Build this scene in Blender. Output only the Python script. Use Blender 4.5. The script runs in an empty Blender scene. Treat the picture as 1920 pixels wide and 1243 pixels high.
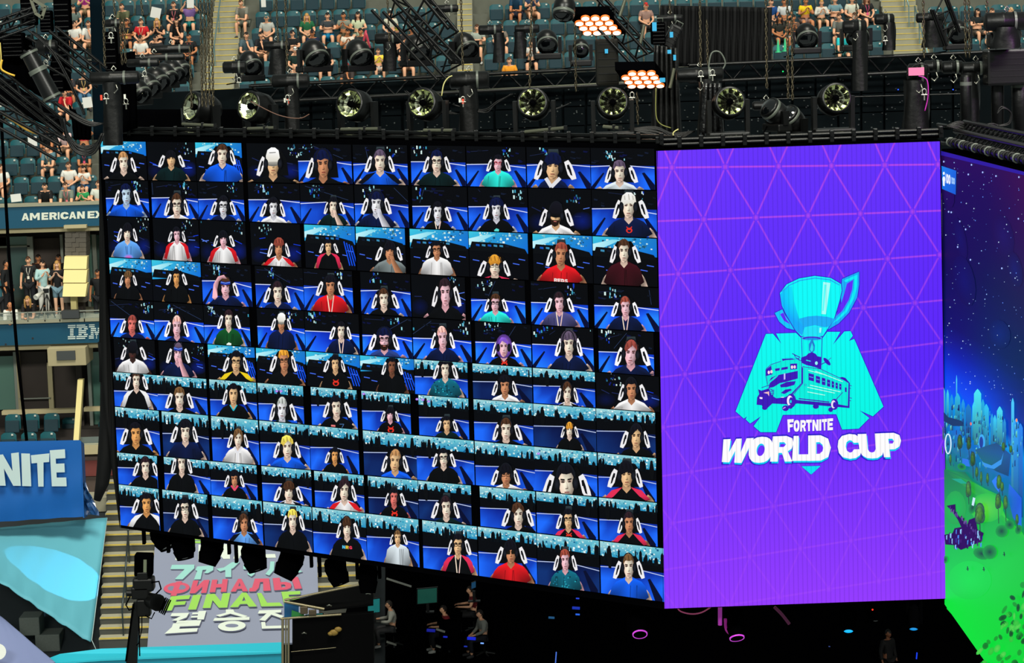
import bpy, bmesh, math, random
from mathutils import Vector, Matrix, Quaternion
from mathutils.geometry import tessellate_polygon
R = random.Random(7)
scene = bpy.context.scene
COL = scene.collection
PI = math.pi

# ------------------------------------------------------------------ camera
F_PX, PITCH, ROLL, CAM_Z = 4834.0, 0.1274, -0.0317, 19.0
cam_data = bpy.data.cameras.new('camera')
cam = bpy.data.objects.new('camera', cam_data)
COL.objects.link(cam)
cam_data.sensor_fit = 'HORIZONTAL'
cam_data.sensor_width = 36.0
cam_data.lens = 36.0 * F_PX / 1920.0
cam_data.clip_end = 400
c_, s_ = math.cos(ROLL), math.sin(ROLL)
FW = Vector((0, math.cos(PITCH), -math.sin(PITCH)))
UP0 = Vector((0, math.sin(PITCH), math.cos(PITCH)))
RT0 = Vector((1, 0, 0))
RT = RT0 * c_ + UP0 * s_
UP = UP0 * c_ - RT0 * s_
cam.matrix_world = Matrix((
    (RT.x, UP.x, -FW.x, 0), (RT.y, UP.y, -FW.y, 0), (RT.z, UP.z, -FW.z, CAM_Z), (0, 0, 0, 1)))
scene.camera = cam
CAM = Vector((0, 0, CAM_Z))

# ------------------------------------------------------------------ light
world = bpy.data.worlds.new('world'); scene.world = world
world.use_nodes = True
wb = world.node_tree.nodes['Background']
wb.inputs[0].default_value = (0.88, 1.0, 0.93, 1)
wb.inputs[1].default_value = 0.26
def lamp(name, kind, loc, energy, color=(1, 1, 1), target=None, **kw):
    d = bpy.data.lights.new(name, kind); d.energy = energy; d.color = color
    for k, v in kw.items(): setattr(d, k, v)
    o = bpy.data.objects.new(name, d); COL.objects.link(o); o.location = loc
    if target is not None:
        o.rotation_euler = (Vector(target) - Vector(loc)).to_track_quat('-Z', 'Y').to_euler()
    return o
lamp('daylight_sun', 'SUN', (0, 30, 60), 2.7, (1.0, 0.96, 0.82), target=(-9, 62, 0), angle=0.35)
for sx in (-26, 22):      # area lamps added behind the camera for mirror glints and frontal fill
    lamp('added_front_fill', 'AREA', (sx, -18, 46), 30000, (1.0, 1.0, 0.90), target=(sx * .2, 85, 12), shape='RECTANGLE', size=22, size_y=7)
lamp('purple_wash', 'SPOT', (10.5, 38.0, 19.5), 300, (0.8, 0.08, 1.0), target=(9.3, 44.5, 17.0), spot_size=1.2, shadow_soft_size=0.2)
lamp('tent_spot', 'SPOT', (-5.9, 69.9, 5.2), 3600, (0.22, 0.66, 1.0), target=tuple(Vector((0, 0, 19)) + 72.8 * Vector((-.1990, 1.0, -.2235))), spot_size=0.25, spot_blend=0.03, shadow_soft_size=0.02)
scene.view_settings.view_transform = 'Standard'
scene.view_settings.look = 'None'
scene.view_settings.exposure = 0.0
scene.view_settings.gamma = 1.0
scene.view_settings.use_curve_mapping = False

# ------------------------------------------------------------------ helpers
def ray(px, py):
    return (FW + RT * ((px - 960.0) / F_PX) - UP * ((py - 621.5) / F_PX))
def at(px, py, Y):
    d = ray(px, py); return CAM + d * (Y / d.y)
def lin(c):
    o = []
    for v in c[:3]:
        v = max(0.0, min(255.0, v)) / 255.0
        o.append(v / 12.92 if v <= 0.04045 else ((v + 0.055) / 1.055) ** 2.4)
    return (o[0], o[1], o[2], 1.0)
MATS = {}
def mat(name, rgb, rough=0.6, metal=0.0, spec=0.5, vary=0.0, scale=20.0, bump=0.0, emit=None, es=1.0, alpha=1.0):
    if name in MATS: return MATS[name]
    m = bpy.data.materials.new(name); m.use_nodes = True; MATS[name] = m
    nt = m.node_tree; b = nt.nodes['Principled BSDF']
    b.inputs['Base Color'].default_value = lin(rgb)
    b.inputs['Roughness'].default_value = rough
    b.inputs['Metallic'].default_value = metal
    b.inputs['Specular IOR Level'].default_value = spec
    if emit is not None:
        b.inputs['Emission Color'].default_value = lin(emit); b.inputs['Emission Strength'].default_value = es
    if alpha < 1: b.inputs['Alpha'].default_value = alpha
    if vary or bump:
        tc = nt.nodes.new('ShaderNodeTexCoord'); nz = nt.nodes.new('ShaderNodeTexNoise')
        nz.inputs['Scale'].default_value = scale; nz.inputs['Detail'].default_value = 4
        nt.links.new(tc.outputs['Object'], nz.inputs['Vector'])
        if vary:
            mx = nt.nodes.new('ShaderNodeMix'); mx.data_type = 'RGBA'
            mx.inputs[6].default_value = tuple(v * (1 - vary) for v in lin(rgb)[:3]) + (1,)
            mx.inputs[7].default_value = tuple(min(1, v * (1 + vary)) for v in lin(rgb)[:3]) + (1,)
            nt.links.new(nz.outputs['Fac'], mx.inputs[0]); nt.links.new(mx.outputs[2], b.inputs['Base Color'])
        if bump:
            bp = nt.nodes.new('ShaderNodeBump'); bp.inputs['Strength'].default_value = bump; bp.inputs['Distance'].default_value = 0.03
            nt.links.new(nz.outputs['Fac'], bp.inputs['Height']); nt.links.new(bp.outputs['Normal'], b.inputs['Normal'])
    return m
def frame_from(a, b):
    d = (Vector(b) - Vector(a)); L = d.length
    q = Vector((0, 0, 1)).rotation_difference(d.normalized()) if L > 1e-9 else Quaternion()
    return q, L
class MB:
    def __init__(s): s.v = []; s.f = []; s.m = []; s.smooth = []
    def add(s, vs, fs, mi=0, sm=False, M=None):
        n = len(s.v)
        s.v += [(M @ Vector(v)) if M is not None else Vector(v) for v in vs]
        for f in fs: s.f.append([i + n for i in f]); s.m.append(mi); s.smooth.append(sm)
        return s
    def box(s, c, size, rot=None, mi=0, bev=0.0):
        x, y, z = [k / 2 for k in size]
        M = Matrix.Translation(c) @ (rot.to_4x4() if rot is not None else Matrix.Identity(4))
        if bev <= 0:
            vs = [(-x, -y, -z), (x, -y, -z), (x, y, -z), (-x, y, -z), (-x, -y, z), (x, -y, z), (x, y, z), (-x, y, z)]
            fs = [(0, 3, 2, 1), (4, 5, 6, 7), (0, 1, 5, 4), (1, 2, 6, 5), (2, 3, 7, 6), (3, 0, 4, 7)]
            return s.add(vs, fs, mi, False, M)
        b = min(bev, x * .9, y * .9, z * .9)
        bm = bmesh.new(); bmesh.ops.create_cube(bm, size=1, matrix=Matrix.Diagonal((2 * x, 2 * y, 2 * z, 1)))
        bmesh.ops.bevel(bm, geom=bm.edges[:], offset=b, segments=2, affect='EDGES', profile=0.6)
        bm.verts.index_update()
        s.add([v.co.copy() for v in bm.verts], [[v.index for v in f.verts] for f in bm.faces], mi, False, M); bm.free(); return s
    def cyl(s, a, b, r0, r1=None, n=10, mi=0, caps=True, sm=True):
        r1 = r0 if r1 is None else r1
        q, L = frame_from(a, b); a = Vector(a)
        vs = []
        for k in range(n):
            t = 2 * PI * k / n; vs.append(a + q @ Vector((r0 * math.cos(t), r0 * math.sin(t), 0)))
        for k in range(n):
            t = 2 * PI * k / n; vs.append(a + q @ Vector((r1 * math.cos(t), r1 * math.sin(t), L)))
        fs = [(k, (k + 1) % n, n + (k + 1) % n, n + k) for k in range(n)]
        s.add(vs, fs, mi, sm)
        if caps: s.add(vs[:n], [tuple(range(n - 1, -1, -1))], mi); s.add(vs[n:], [tuple(range(n))], mi)
        return s
    def tube(s, P, r, n=6, mi=0, closed=False, caps=True):
        P = [Vector(p) for p in P]; N = len(P); base = len(s.v); up = None
        for i, p in enumerate(P):
            if closed: t = P[(i + 1) % N] - P[i - 1]
            else: t = P[min(i + 1, N - 1)] - P[max(i - 1, 0)]
            if t.length < 1e-9: t = Vector((0, 0, 1))
            t.normalize()
            if up is None: up = Vector((0, 0, 1)) if abs(t.z) < .9 else Vector((1, 0, 0))
            x = t.cross(up)
            if x.length < 1e-6: x = t.orthogonal()
            x.normalize(); up = x.cross(t).normalized()
            rr = r[i] if isinstance(r, (list, tuple)) else r
            for k in range(n):
                a = 2 * PI * k / n; s.v.append(p + x * (rr * math.cos(a)) + up * (rr * math.sin(a)))
        rng = N if closed else N - 1
        for i in range(rng):
            j = (i + 1) % N
            for k in range(n):
                s.f.append([base + i * n + k, base + j * n + k, base + j * n + (k + 1) % n, base + i * n + (k + 1) % n]); s.m.append(mi); s.smooth.append(True)
        if caps and not closed:
            s.f.append([base + k for k in range(n)]); s.m.append(mi); s.smooth.append(False)
            s.f.append([base + (N - 1) * n + k for k in range(n - 1, -1, -1)]); s.m.append(mi); s.smooth.append(False)
        return s
    def lathe(s, prof, M=None, n=20, mi=0, sm=True):
        M = M or Matrix.Identity(4); vs = []
        for r, z in prof:
            for k in range(n):
                a = 2 * PI * k / n; vs.append((r * math.cos(a), r * math.sin(a), z))
        fs = [(i * n + k, i * n + (k + 1) % n, (i + 1) * n + (k + 1) % n, (i + 1) * n + k) for i in range(len(prof) - 1) for k in range(n)]
        return s.add(vs, fs, mi, sm, M)
    def ell(s, c, r, n=10, m=8, mi=0, rot=None):
        vs = []; fs = []
        for i in range(m + 1):
            th = PI * i / m
            for k in range(n):
                a = 2 * PI * k / n; vs.append((r[0] * math.sin(th) * math.cos(a), r[1] * math.sin(th) * math.sin(a), r[2] * math.cos(th)))
        for i in range(m):
            for k in range(n): fs.append((i * n + k, (i + 1) * n + k, (i + 1) * n + (k + 1) % n, i * n + (k + 1) % n))
        return s.add(vs, fs, mi, True, Matrix.Translation(c) @ (rot.to_4x4() if rot is not None else Matrix.Identity(4)))
    def prism(s, poly, a, b, mi=0):
        """poly: list of 3D points, extruded by vector b-a (a ignored if None)"""
        P = [Vector(p) for p in poly]; n = len(P); d = Vector(b)
        tris = tessellate_polygon([P])
        s.add(P, [list(t) for t in tris], mi); s.add([p + d for p in P], [list(t)[::-1] for t in tris], mi)
        s.add(P + [p + d for p in P], [(k, (k + 1) % n, n + (k + 1) % n, n + k) for k in range(n)], mi); return s
    def mesh(s, name, mats):
        me = bpy.data.meshes.new(name)
        me.from_pydata([tuple(v) for v in s.v], [], s.f)
        for m in (mats if isinstance(mats, (list, tuple)) else [mats]): me.materials.append(m)
        me.polygons.foreach_set('material_index', s.m); me.polygons.foreach_set('use_smooth', s.smooth)
        me.update(); me.validate(); return me
    def build(s, name, mats, parent=None, loc=None):
        o = bpy.data.objects.new(name, s.mesh(name, mats)); COL.objects.link(o)
        if parent is not None: o.parent = parent
        if loc is not None: o.location = loc
        return o
def tag(o, label=None, cat=None, group=None, kind=None):
    if label: o['label'] = label
    if cat: o['category'] = cat
    if group: o['group'] = group
    if kind: o['kind'] = kind
    return o
def empty(name, loc=(0, 0, 0), rot=None, label=None, cat=None, group=None, kind=None):
    o = bpy.data.objects.new(name, None); COL.objects.link(o); o.location = loc; o.empty_display_size = .2
    if rot is not None: o.rotation_euler = rot
    return tag(o, label, cat, group, kind)
def copy_tree(o, parent=None):
    c = o.copy(); COL.objects.link(c); c.parent = parent
    for ch in list(KIDS.get(o.name, o.children)): copy_tree(ch, c)
    return c
KIDS = {}

# ------------------------------------------------------------------ flat print / LED picture drawing
class Plane:
    def __init__(s, p, nrm): s.p = Vector(p); s.n = Vector(nrm).normalized()
    def hit(s, px, py, off=0.0):
        d = ray(px, py); t = (s.p - CAM).dot(s.n) / d.dot(s.n)
        return CAM + d * t + s.n * off
class Art:
    """flat coloured picture: triangles with corner colours stacked in thin layers on a plane"""
    def __init__(s, plane, step=0.0005, base=0.0): s.pl = plane; s.t = []; s.step = step; s.z = base; s.clip = None; s.T = None; s.sx = None
    def layer(s, n=1): s.z += s.step * n
    def _emit(s, tri):
        P = [tri]
        if s.clip:
            poly = list(tri); q = s.clip; n = len(q)
            for i in range(n):
                ax, ay = q[i]; bx, by = q[(i + 1) % n]
                out = []
                for k in range(len(poly)):
                    c, d = poly[k - 1], poly[k]
                    dc = (bx - ax) * (c[1] - ay) - (by - ay) * (c[0] - ax)
                    dd = (bx - ax) * (d[1] - ay) - (by - ay) * (d[0] - ax)
                    if (dc < 0) != (dd < 0):
                        t = dc / (dc - dd); out.append((c[0] + (d[0] - c[0]) * t, c[1] + (d[1] - c[1]) * t, tuple(c[2][j] + (d[2][j] - c[2][j]) * t for j in range(3))))
                    if dd >= 0: out.append(d)
                poly = out
                if not poly: return
            P = [poly]
        for p in P: s.t.append((s.z, p))
    def poly(s, pts, col, lay=True):
        if s.T: pts = [s.T(*p) for p in pts]
        cols = col if isinstance(col[0], (list, tuple)) else [col] * len(pts)
        if len(pts) == 3: tr = [(0, 1, 2)]
        elif len(pts) == 4 : tr = tessellate_polygon([[Vector((p[0], p[1], 0)) for p in pts]])
        else: tr = tessellate_polygon([[Vector((p[0], p[1], 0)) for p in pts]])
        for t in tr: s._emit([(pts[i][0], pts[i][1], tuple(cols[i][:3])) for i in t])
        if lay: s.layer()
    def ell(s, cx, cy, rx, ry, c0, c1=None, rot=0.0, a0=0.0, a1=2 * PI, n=18, off=(0, 0), pw=2.0, lay=True):
        c1 = c1 or c0; pts = []
        cr, sr = math.cos(rot), math.sin(rot)
        for k in range(n + 1):
            a = a0 + (a1 - a0) * k / n; ca, sa = math.cos(a), math.sin(a)
            x = rx * math.copysign(abs(ca) ** (2 / pw), ca); y = ry * math.copysign(abs(sa) ** (2 / pw), sa)
            pts.append((cx + x * cr - y * sr, cy + x * sr + y * cr))
        c = (cx + off[0], cy + off[1])
        T = s.T or (lambda x, y: (x, y))
        for k in range(n):
            s._emit([(*T(*c), c0[:3]), (*T(*pts[k]), c1[:3]), (*T(*pts[k + 1]), c1[:3])])
        if lay: s.layer()
    def line(s, pts, w, col, soft=None, lay=True):
        for (a, b) in zip(pts[:-1], pts[1:]):
            dx, dy = b[0] - a[0], b[1] - a[1]; L = math.hypot(dx, dy) or 1; nx, ny = -dy / L * w / 2, dx / L * w / 2
            if soft:
                s.poly([(a[0] - nx, a[1] - ny), (b[0] - nx, b[1] - ny), b, a], [soft, soft, col, col], False)
                s.poly([a, b, (b[0] + nx, b[1] + ny), (a[0] + nx, a[1] + ny)], [col, col, soft, soft], False)
            else: s.poly([(a[0] - nx, a[1] - ny), (b[0] - nx, b[1] - ny), (b[0] + nx, b[1] + ny), (a[0] + nx, a[1] + ny)], col, False)
        if lay: s.layer()
    def build(s, name, material, parent=None):
        vs = []; fs = []; cs = []
        for z, p in s.t:
            n = len(vs)
            for q in p: vs.append(tuple(s.pl.hit(q[0], q[1], z))); cs.append(lin(q[2]))
            fs.append(list(range(n, n + len(p))))
        me = bpy.data.meshes.new(name); me.from_pydata(vs, [], fs); me.materials.append(material)
        ca = me.color_attributes.new('Col', 'FLOAT_COLOR', 'CORNER')
        flat = []
        for poly in me.polygons:
            for li in poly.vertices: flat.extend(cs[li])
        ca.data.foreach_set('color', flat); me.update()
        o = bpy.data.objects.new(name, me); COL.objects.link(o)
        if parent is not None: o.parent = parent
        return o
GL = {
 'W': ([(0,0),(.24,0),(.30,.58),(.42,0),(.60,0),(.70,.58),(.76,0),(1,0),(.84,1),(.58,1),(.5,.5),(.40,1),(.14,1)], None),
 'O': ('o', None),
 'R': ([(0,0),(.65,0),(.93,.1),(1,.3),(.93,.5),(.76,.6),(1,1),(.66,1),(.5,.66),(.34,.66),(.34,1),(0,1)], [(.34,.24),(.56,.24),(.66,.33),(.56,.43),(.34,.43)]),
 'L': ([(0,0),(.36,0),(.36,.74),(1,.74),(1,1),(0,1)], None),
 'D': ([(0,0),(.55,0),(.88,.14),(1,.5),(.88,.86),(.55,1),(0,1)], [(.35,.27),(.5,.27),(.63,.37),(.66,.5),(.63,.63),(.5,.73),(.35,.73)]),
 'C': ([(1,.36),(.68,.36),(.6,.27),(.5,.25),(.38,.33),(.34,.5),(.38,.67),(.5,.75),(.6,.73),(.68,.62),(1,.62),(.94,.85),(.75,.97),(.5,1),(.2,.93),(.04,.75),(0,.5),(.04,.25),(.2,.07),(.5,0),(.75,.03),(.94,.15)], None),
 'U': ([(0,0),(.34,0),(.34,.62),(.4,.73),(.5,.76),(.6,.73),(.66,.62),(.66,0),(1,0),(1,.62),(.92,.86),(.72,.98),(.5,1),(.28,.98),(.08,.86),(0,.62)], None),
 'P': ([(0,0),(.65,0),(.92,.1),(1,.33),(.92,.56),(.65,.68),(.36,.68),(.36,1),(0,1)], [(.36,.24),(.56,.24),(.64,.34),(.56,.44),(.36,.44)]),
 'F': ([(0,0),(1,0),(1,.26),(.36,.26),(.36,.4),(.9,.4),(.9,.64),(.36,.64),(.36,1),(0,1)], None),
 'N': ([(0,0),(.34,0),(.68,.55),(.68,0),(1,0),(1,1),(.66,1),(.32,.45),(.32,1),(0,1)], None),
 'I': ([(0,0),(1,0),(1,1),(0,1)], None),
 'T': ([(0,0),(1,0),(1,.26),(.68,.26),(.68,1),(.32,1),(.32,.26),(0,.26)], None),
 'E': ([(0,0),(1,0),(1,.24),(.36,.24),(.36,.38),(.92,.38),(.92,.62),(.36,.62),(.36,.76),(1,.76),(1,1),(0,1)], None),
 'A': ([(.34,0),(.66,0),(1,1),(.7,1),(.64,.8),(.36,.8),(.3,1),(0,1)], [(.42,.58),(.5,.28),(.58,.58)]),
 'M': ([(0,0),(.28,0),(.5,.45),(.72,0),(1,0),(1,1),(.76,1),(.76,.4),(.58,.78),(.42,.78),(.24,.4),(.24,1),(0,1)], None),
 'X': ([(0,0),(.34,0),(.5,.3),(.66,0),(1,0),(.68,.5),(1,1),(.66,1),(.5,.7),(.34,1),(0,1),(.32,.5)], None),
 'S': ([(.95,.25),(.62,.3),(.5,.22),(.36,.28),(.45,.38),(.8,.46),(1,.7),(.85,.93),(.5,1),(.12,.93),(0,.7),(.34,.68),(.5,.78),(.64,.71),(.55,.61),(.15,.5),(.02,.28),(.15,.07),(.5,0),(.85,.06)], None),
 'G': ([(.96,.3),(.66,.32),(.5,.24),(.38,.33),(.34,.5),(.38,.67),(.5,.76),(.66,.7),(.66,.64),(.52,.64),(.52,.44),(1,.44),(1,.85),(.78,.97),(.5,1),(.2,.93),(.04,.75),(0,.5),(.04,.25),(.2,.07),(.5,0),(.8,.05)], None),
 'B': ([(0,0),(.7,0),(.95,.12),(.95,.36),(.84,.48),(1,.62),(1,.85),(.75,1),(0,1)], [(.36,.22),(.6,.22),(.6,.38),(.36,.38)]),
 'И': ([(0,0),(.32,0),(.32,.5),(.66,0),(1,0),(1,1),(.68,1),(.68,.5),(.34,1),(0,1)], None),
 'Н': ([(0,0),(.34,0),(.34,.36),(.66,.36),(.66,0),(1,0),(1,1),(.66,1),(.66,.64),(.34,.64),(.34,1),(0,1)], None),
 'Л': ([(.2,0),(1,0),(1,1),(.66,1),(.66,.28),(.5,.28),(.44,.75),(.3,1),(0,1),(0,.74),(.12,.7)], None),
 'Ы': ([(0,0),(.28,0),(.28,.36),(.48,.36),(.64,.48),(.66,.68),(.6,.9),(.44,1),(0,1)], [(.28,.56),(.4,.56),(.44,.68),(.4,.8),(.28,.8)]),
 '0': ('o', None), '1': ([(.3,0),(.7,0),(.7,1),(.35,1),(.35,.3),(.1,.35),(.1,.15)], None),
 '/': ([(.6,0),(.9,0),(.4,1),(.1,1)], None),
}
def glyph(art, ch, quad, col, hole=None):
    (x0, y0), (x1, y1), (x2, y2), (x3, y3) = quad
    def W(u, v):
        return ((x0*(1-u)+x1*u)*(1-v)+(x3*(1-u)+x2*u)*v, (y0*(1-u)+y1*u)*(1-v)+(y3*(1-u)+y2*u)*v)
    g, h = GL[ch]
    if g == 'o':
        g = []; h = []
        for k in range(20):
            a = 2*PI*k/20; ca, sa = math.cos(a), math.sin(a)
            g.append((.5+.5*math.copysign(abs(ca)**.8, ca), .5+.5*math.copysign(abs(sa)**.8, sa))); h.append((.5+.17*ca, .5+.24*sa))
    # ring with true counter: join by tessellating outer with hole
    if h:
        Tq = art.T or (lambda x, y: (x, y))
        o = [Vector((*Tq(*W(*p)), 0)) for p in g]; i = [Vector((*Tq(*W(*p)), 0)) for p in h]
        allp = o + i
        for t in tessellate_polygon([o, i]): art._emit([(allp[k][0], allp[k][1], tuple(col[:3])) for k in t])
        art.layer()
    else: art.poly([W(*p) for p in g], col)
    if ch == 'Ы': art.poly([W(*p) for p in [(.74,0),(1,0),(1,1),(.74,1)]], col)
def word(art, text, quad, col, gap=.12, widths=None):
    """text fitted into a quad (TL,TR,BR,BL)"""
    wd = [(widths or {}).get(c, .45 if c in 'I1/' else (1.25 if c in 'WM' else 1.0)) if c != ' ' else .6 for c in text]
    tot = sum(wd) + gap * (len(text) - 1); u = 0
    (x0, y0), (x1, y1), (x2, y2), (x3, y3) = quad
    def W(u, v): return ((x0*(1-u)+x1*u)*(1-v)+(x3*(1-u)+x2*u)*v, (y0*(1-u)+y1*u)*(1-v)+(y3*(1-u)+y2*u)*v)
    for c, w in zip(text, wd):
        a, b = u / tot, (u + w) / tot
        if c != ' ': glyph(art, c, [W(a, 0), W(b, 0), W(b, 1), W(a, 1)], col)
        u += w + gap
def screen_mat(name, stripes=None, strength=1.0, axis=None, noise=0.0, lit=False):
    m = bpy.data.materials.new(name); m.use_nodes = True; nt = m.node_tree
    b = nt.nodes['Principled BSDF']; ca = nt.nodes.new('ShaderNodeVertexColor'); ca.layer_name = 'Col'
    src = ca.outputs['Color']
    if stripes or noise:
        tc = nt.nodes.new('ShaderNodeTexCoord'); mul = nt.nodes.new('ShaderNodeMix'); mul.data_type = 'RGBA'; mul.blend_type = 'MULTIPLY'
        mul.inputs[0].default_value = 1.0; nt.links.new(src, mul.inputs[6])
        if stripes:
            per, depth = stripes
            dp = nt.nodes.new('ShaderNodeVectorMath'); dp.operation = 'DOT_PRODUCT'; dp.inputs[1].default_value = axis
            nt.links.new(tc.outputs['Object'], dp.inputs[0])
            mm = nt.nodes.new('ShaderNodeMath'); mm.operation = 'WRAP'; mm.inputs[1].default_value = 0; mm.inputs[2].default_value = per
            nt.links.new(dp.outputs['Value'], mm.inputs[0])
            rp = nt.nodes.new('ShaderNodeMapRange'); rp.inputs[1].default_value = per * .70; rp.inputs[2].default_value = per * .84; rp.inputs[3].default_value = 1; rp.inputs[4].default_value = 1 - depth
            nt.links.new(mm.outputs[0], rp.inputs[0]); nt.links.new(rp.outputs[0], mul.inputs[7])
        else:
            nz = nt.nodes.new('ShaderNodeTexNoise'); nz.inputs['Scale'].default_value = 9; nz.inputs['Detail'].default_value = 6
            nt.links.new(tc.outputs['Object'], nz.inputs['Vector'])
            rp = nt.nodes.new('ShaderNodeMapRange'); rp.inputs[1].default_value = .35; rp.inputs[2].default_value = .65; rp.inputs[3].default_value = 1 - noise; rp.inputs[4].default_value = 1 + noise
            nt.links.new(nz.outputs['Fac'], rp.inputs[0]); nt.links.new(rp.outputs[0], mul.inputs[7])
        src = mul.outputs[2]
    if lit:
        nt.links.new(src, b.inputs['Base Color']); b.inputs['Roughness'].default_value = .6; b.inputs['Specular IOR Level'].default_value = .2
    else:
        b.inputs['Base Color'].default_value = (0, 0, 0, 1); b.inputs['Specular IOR Level'].default_value = 0.1; b.inputs['Roughness'].default_value = .5
        nt.links.new(src, b.inputs['Emission Color']); b.inputs['Emission Strength'].default_value = strength
    return m
# ================================================================== LED WALLS
BLACK = mat('rig_black', (6, 7, 7), .42, spec=.3, vary=.3, scale=30)
MATTE = mat('matte_black', (3, 3, 4), .95, spec=.0)
DARKM = mat('dark_metal', (16, 17, 18), .3, metal=.5, spec=.4)
STEEL = mat('bright_steel', (150, 150, 140), .3, metal=.9)
J = Vector((2.4181, 42.0, 0)); A1, A2, A3 = -0.6744, 0.0193, -7.8112
u1 = Vector((math.cos(A1), math.sin(A1), 0)); u2 = Vector((math.cos(A2), math.sin(A2), 0)); u3 = Vector((math.cos(A3), math.sin(A3), 0))
n1 = Vector((-u1.y, u1.x, 0)) * -1; n2 = Vector((-u2.y, u2.x, 0)) * -1; n3 = Vector((u3.y, -u3.x, 0))
RC = J + u2 * 4.6847
if n3.dot(CAM - RC) < 0: n3 = -n3
PL1, PL2, PL3 = Plane(J, n1), Plane(J, n2), Plane(RC + u2 * .02, n3)
def slab(pl, quad, thick, name, material, parent, off=0.0, grow=0.0):
    P = [pl.hit(*q, off) for q in quad]; m = MB(); m.prism(P, None, -pl.n * thick); return m.build(name, material, parent)

# ---- video wall with one hundred player pictures
w1 = empty('video_screen', J + Vector((-5, 4, 9)), label='huge wide screen showing a hundred webcam pictures of players in a grid', cat='video screen')
w1.location = (0, 0, 0)
slab(PL1, [(183, 255), (1231, 270), (1247, 1143), (225, 990)], .35, 'cabinet_body', MATTE, w1, -.02)
VID = screen_mat('video_led', strength=1.0)
CX_T = [188, 274, 366, 461, 558, 660, 763, 874, 987, 1106, 1229]
CX_B = [231, 311, 403, 498, 590, 690, 788, 897, 1008, 1125, 1245]
RL = [264, 337, 405, 482, 560, 632, 697, 762, 848, 908, 986]
RRt = [278, 357, 447, 540, 624, 707, 775, 861, 945, 1030, 1134]
def node(r, c):
    """r: row line, c: column line (floats)"""
    ri = min(int(r), 9); fr = r - ri; ci = min(int(c), 9); fc = c - ci
    yl = RL[ri] + (RL[ri + 1] - RL[ri]) * fr; yr = RRt[ri] + (RRt[ri + 1] - RRt[ri]) * fr
    xt = CX_T[ci] + (CX_T[ci + 1] - CX_T[ci]) * fc; xb = CX_B[ci] + (CX_B[ci + 1] - CX_B[ci]) * fc
    y = yl
    for _ in range(3):
        tx = (y - 265) / 790.0; x = xt + (xb - xt) * tx
        t = (x - 189 - (y - 264) * .058) / 1035.0; y = yl + (yr - yl) * t
    return (x, y)
def mixc(a, b, t): return tuple(a[i] * (1 - t) + b[i] * t for i in range(3))
def scl(a, k): return tuple(min(255, v * k) for v in a[:3])
SK = {'w': (255, 222, 200), 'p': (235, 235, 245), 'y': (240, 190, 140), 't': (205, 140, 100), 'd': (135, 85, 62), 'r': (235, 120, 110), 'm': (255, 190, 200), 'b': (190, 215, 245), 'o': (235, 165, 95), 'k': (70, 45, 40)}
HC = {'k': (12, 12, 20), 'b': (60, 38, 25), 's': (150, 110, 70), 'n': (9, 16, 48), 'o': (190, 125, 40), 'w': (222, 218, 205), 'a': (122, 56, 44), 'g': (150, 155, 150), 'u': (74, 62, 80), 'y': (205, 170, 70), 'r': (120, 55, 48), 'm': (235, 150, 140), 'd': (35, 22, 28), 'v': (110, 70, 170), 'e': (90, 65, 40)}
SH = {'K': (6, 8, 12), 'N': (10, 22, 60), 'B': (15, 85, 215), 'W': (235, 232, 230), 'T': (40, 215, 200), 'R': (205, 22, 30), 'G': (15, 75, 35), 'Y': (235, 205, 30), 'D': (8, 30, 32), 'M': (55, 12, 22), 'L': (90, 150, 235), 'C': (15, 95, 115), 'V': (70, 70, 120), 'S': (110, 120, 120), 'P': (225, 40, 90), 'H': (195, 205, 210), 'I': (40, 60, 120)}
WORDC = {'K': 'black', 'N': 'navy', 'B': 'bright blue', 'W': 'white', 'T': 'turquoise', 'R': 'red', 'G': 'green', 'Y': 'yellow', 'D': 'dark green', 'M': 'maroon', 'L': 'light blue', 'C': 'teal patterned', 'V': 'dusty blue', 'S': 'grey', 'P': 'pink', 'H': 'pale grey', 'I': 'grey blue'}
WORDH = {'k': 'black', 'b': 'brown', 's': 'sandy', 'n': 'blue black', 'o': 'orange', 'w': 'white', 'a': 'auburn', 'g': 'grey green', 'u': 'greyish', 'y': 'blond', 'r': 'reddish', 'm': 'pink', 'd': 'dark brown', 'v': 'violet', 'e': 'light brown'}
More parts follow.
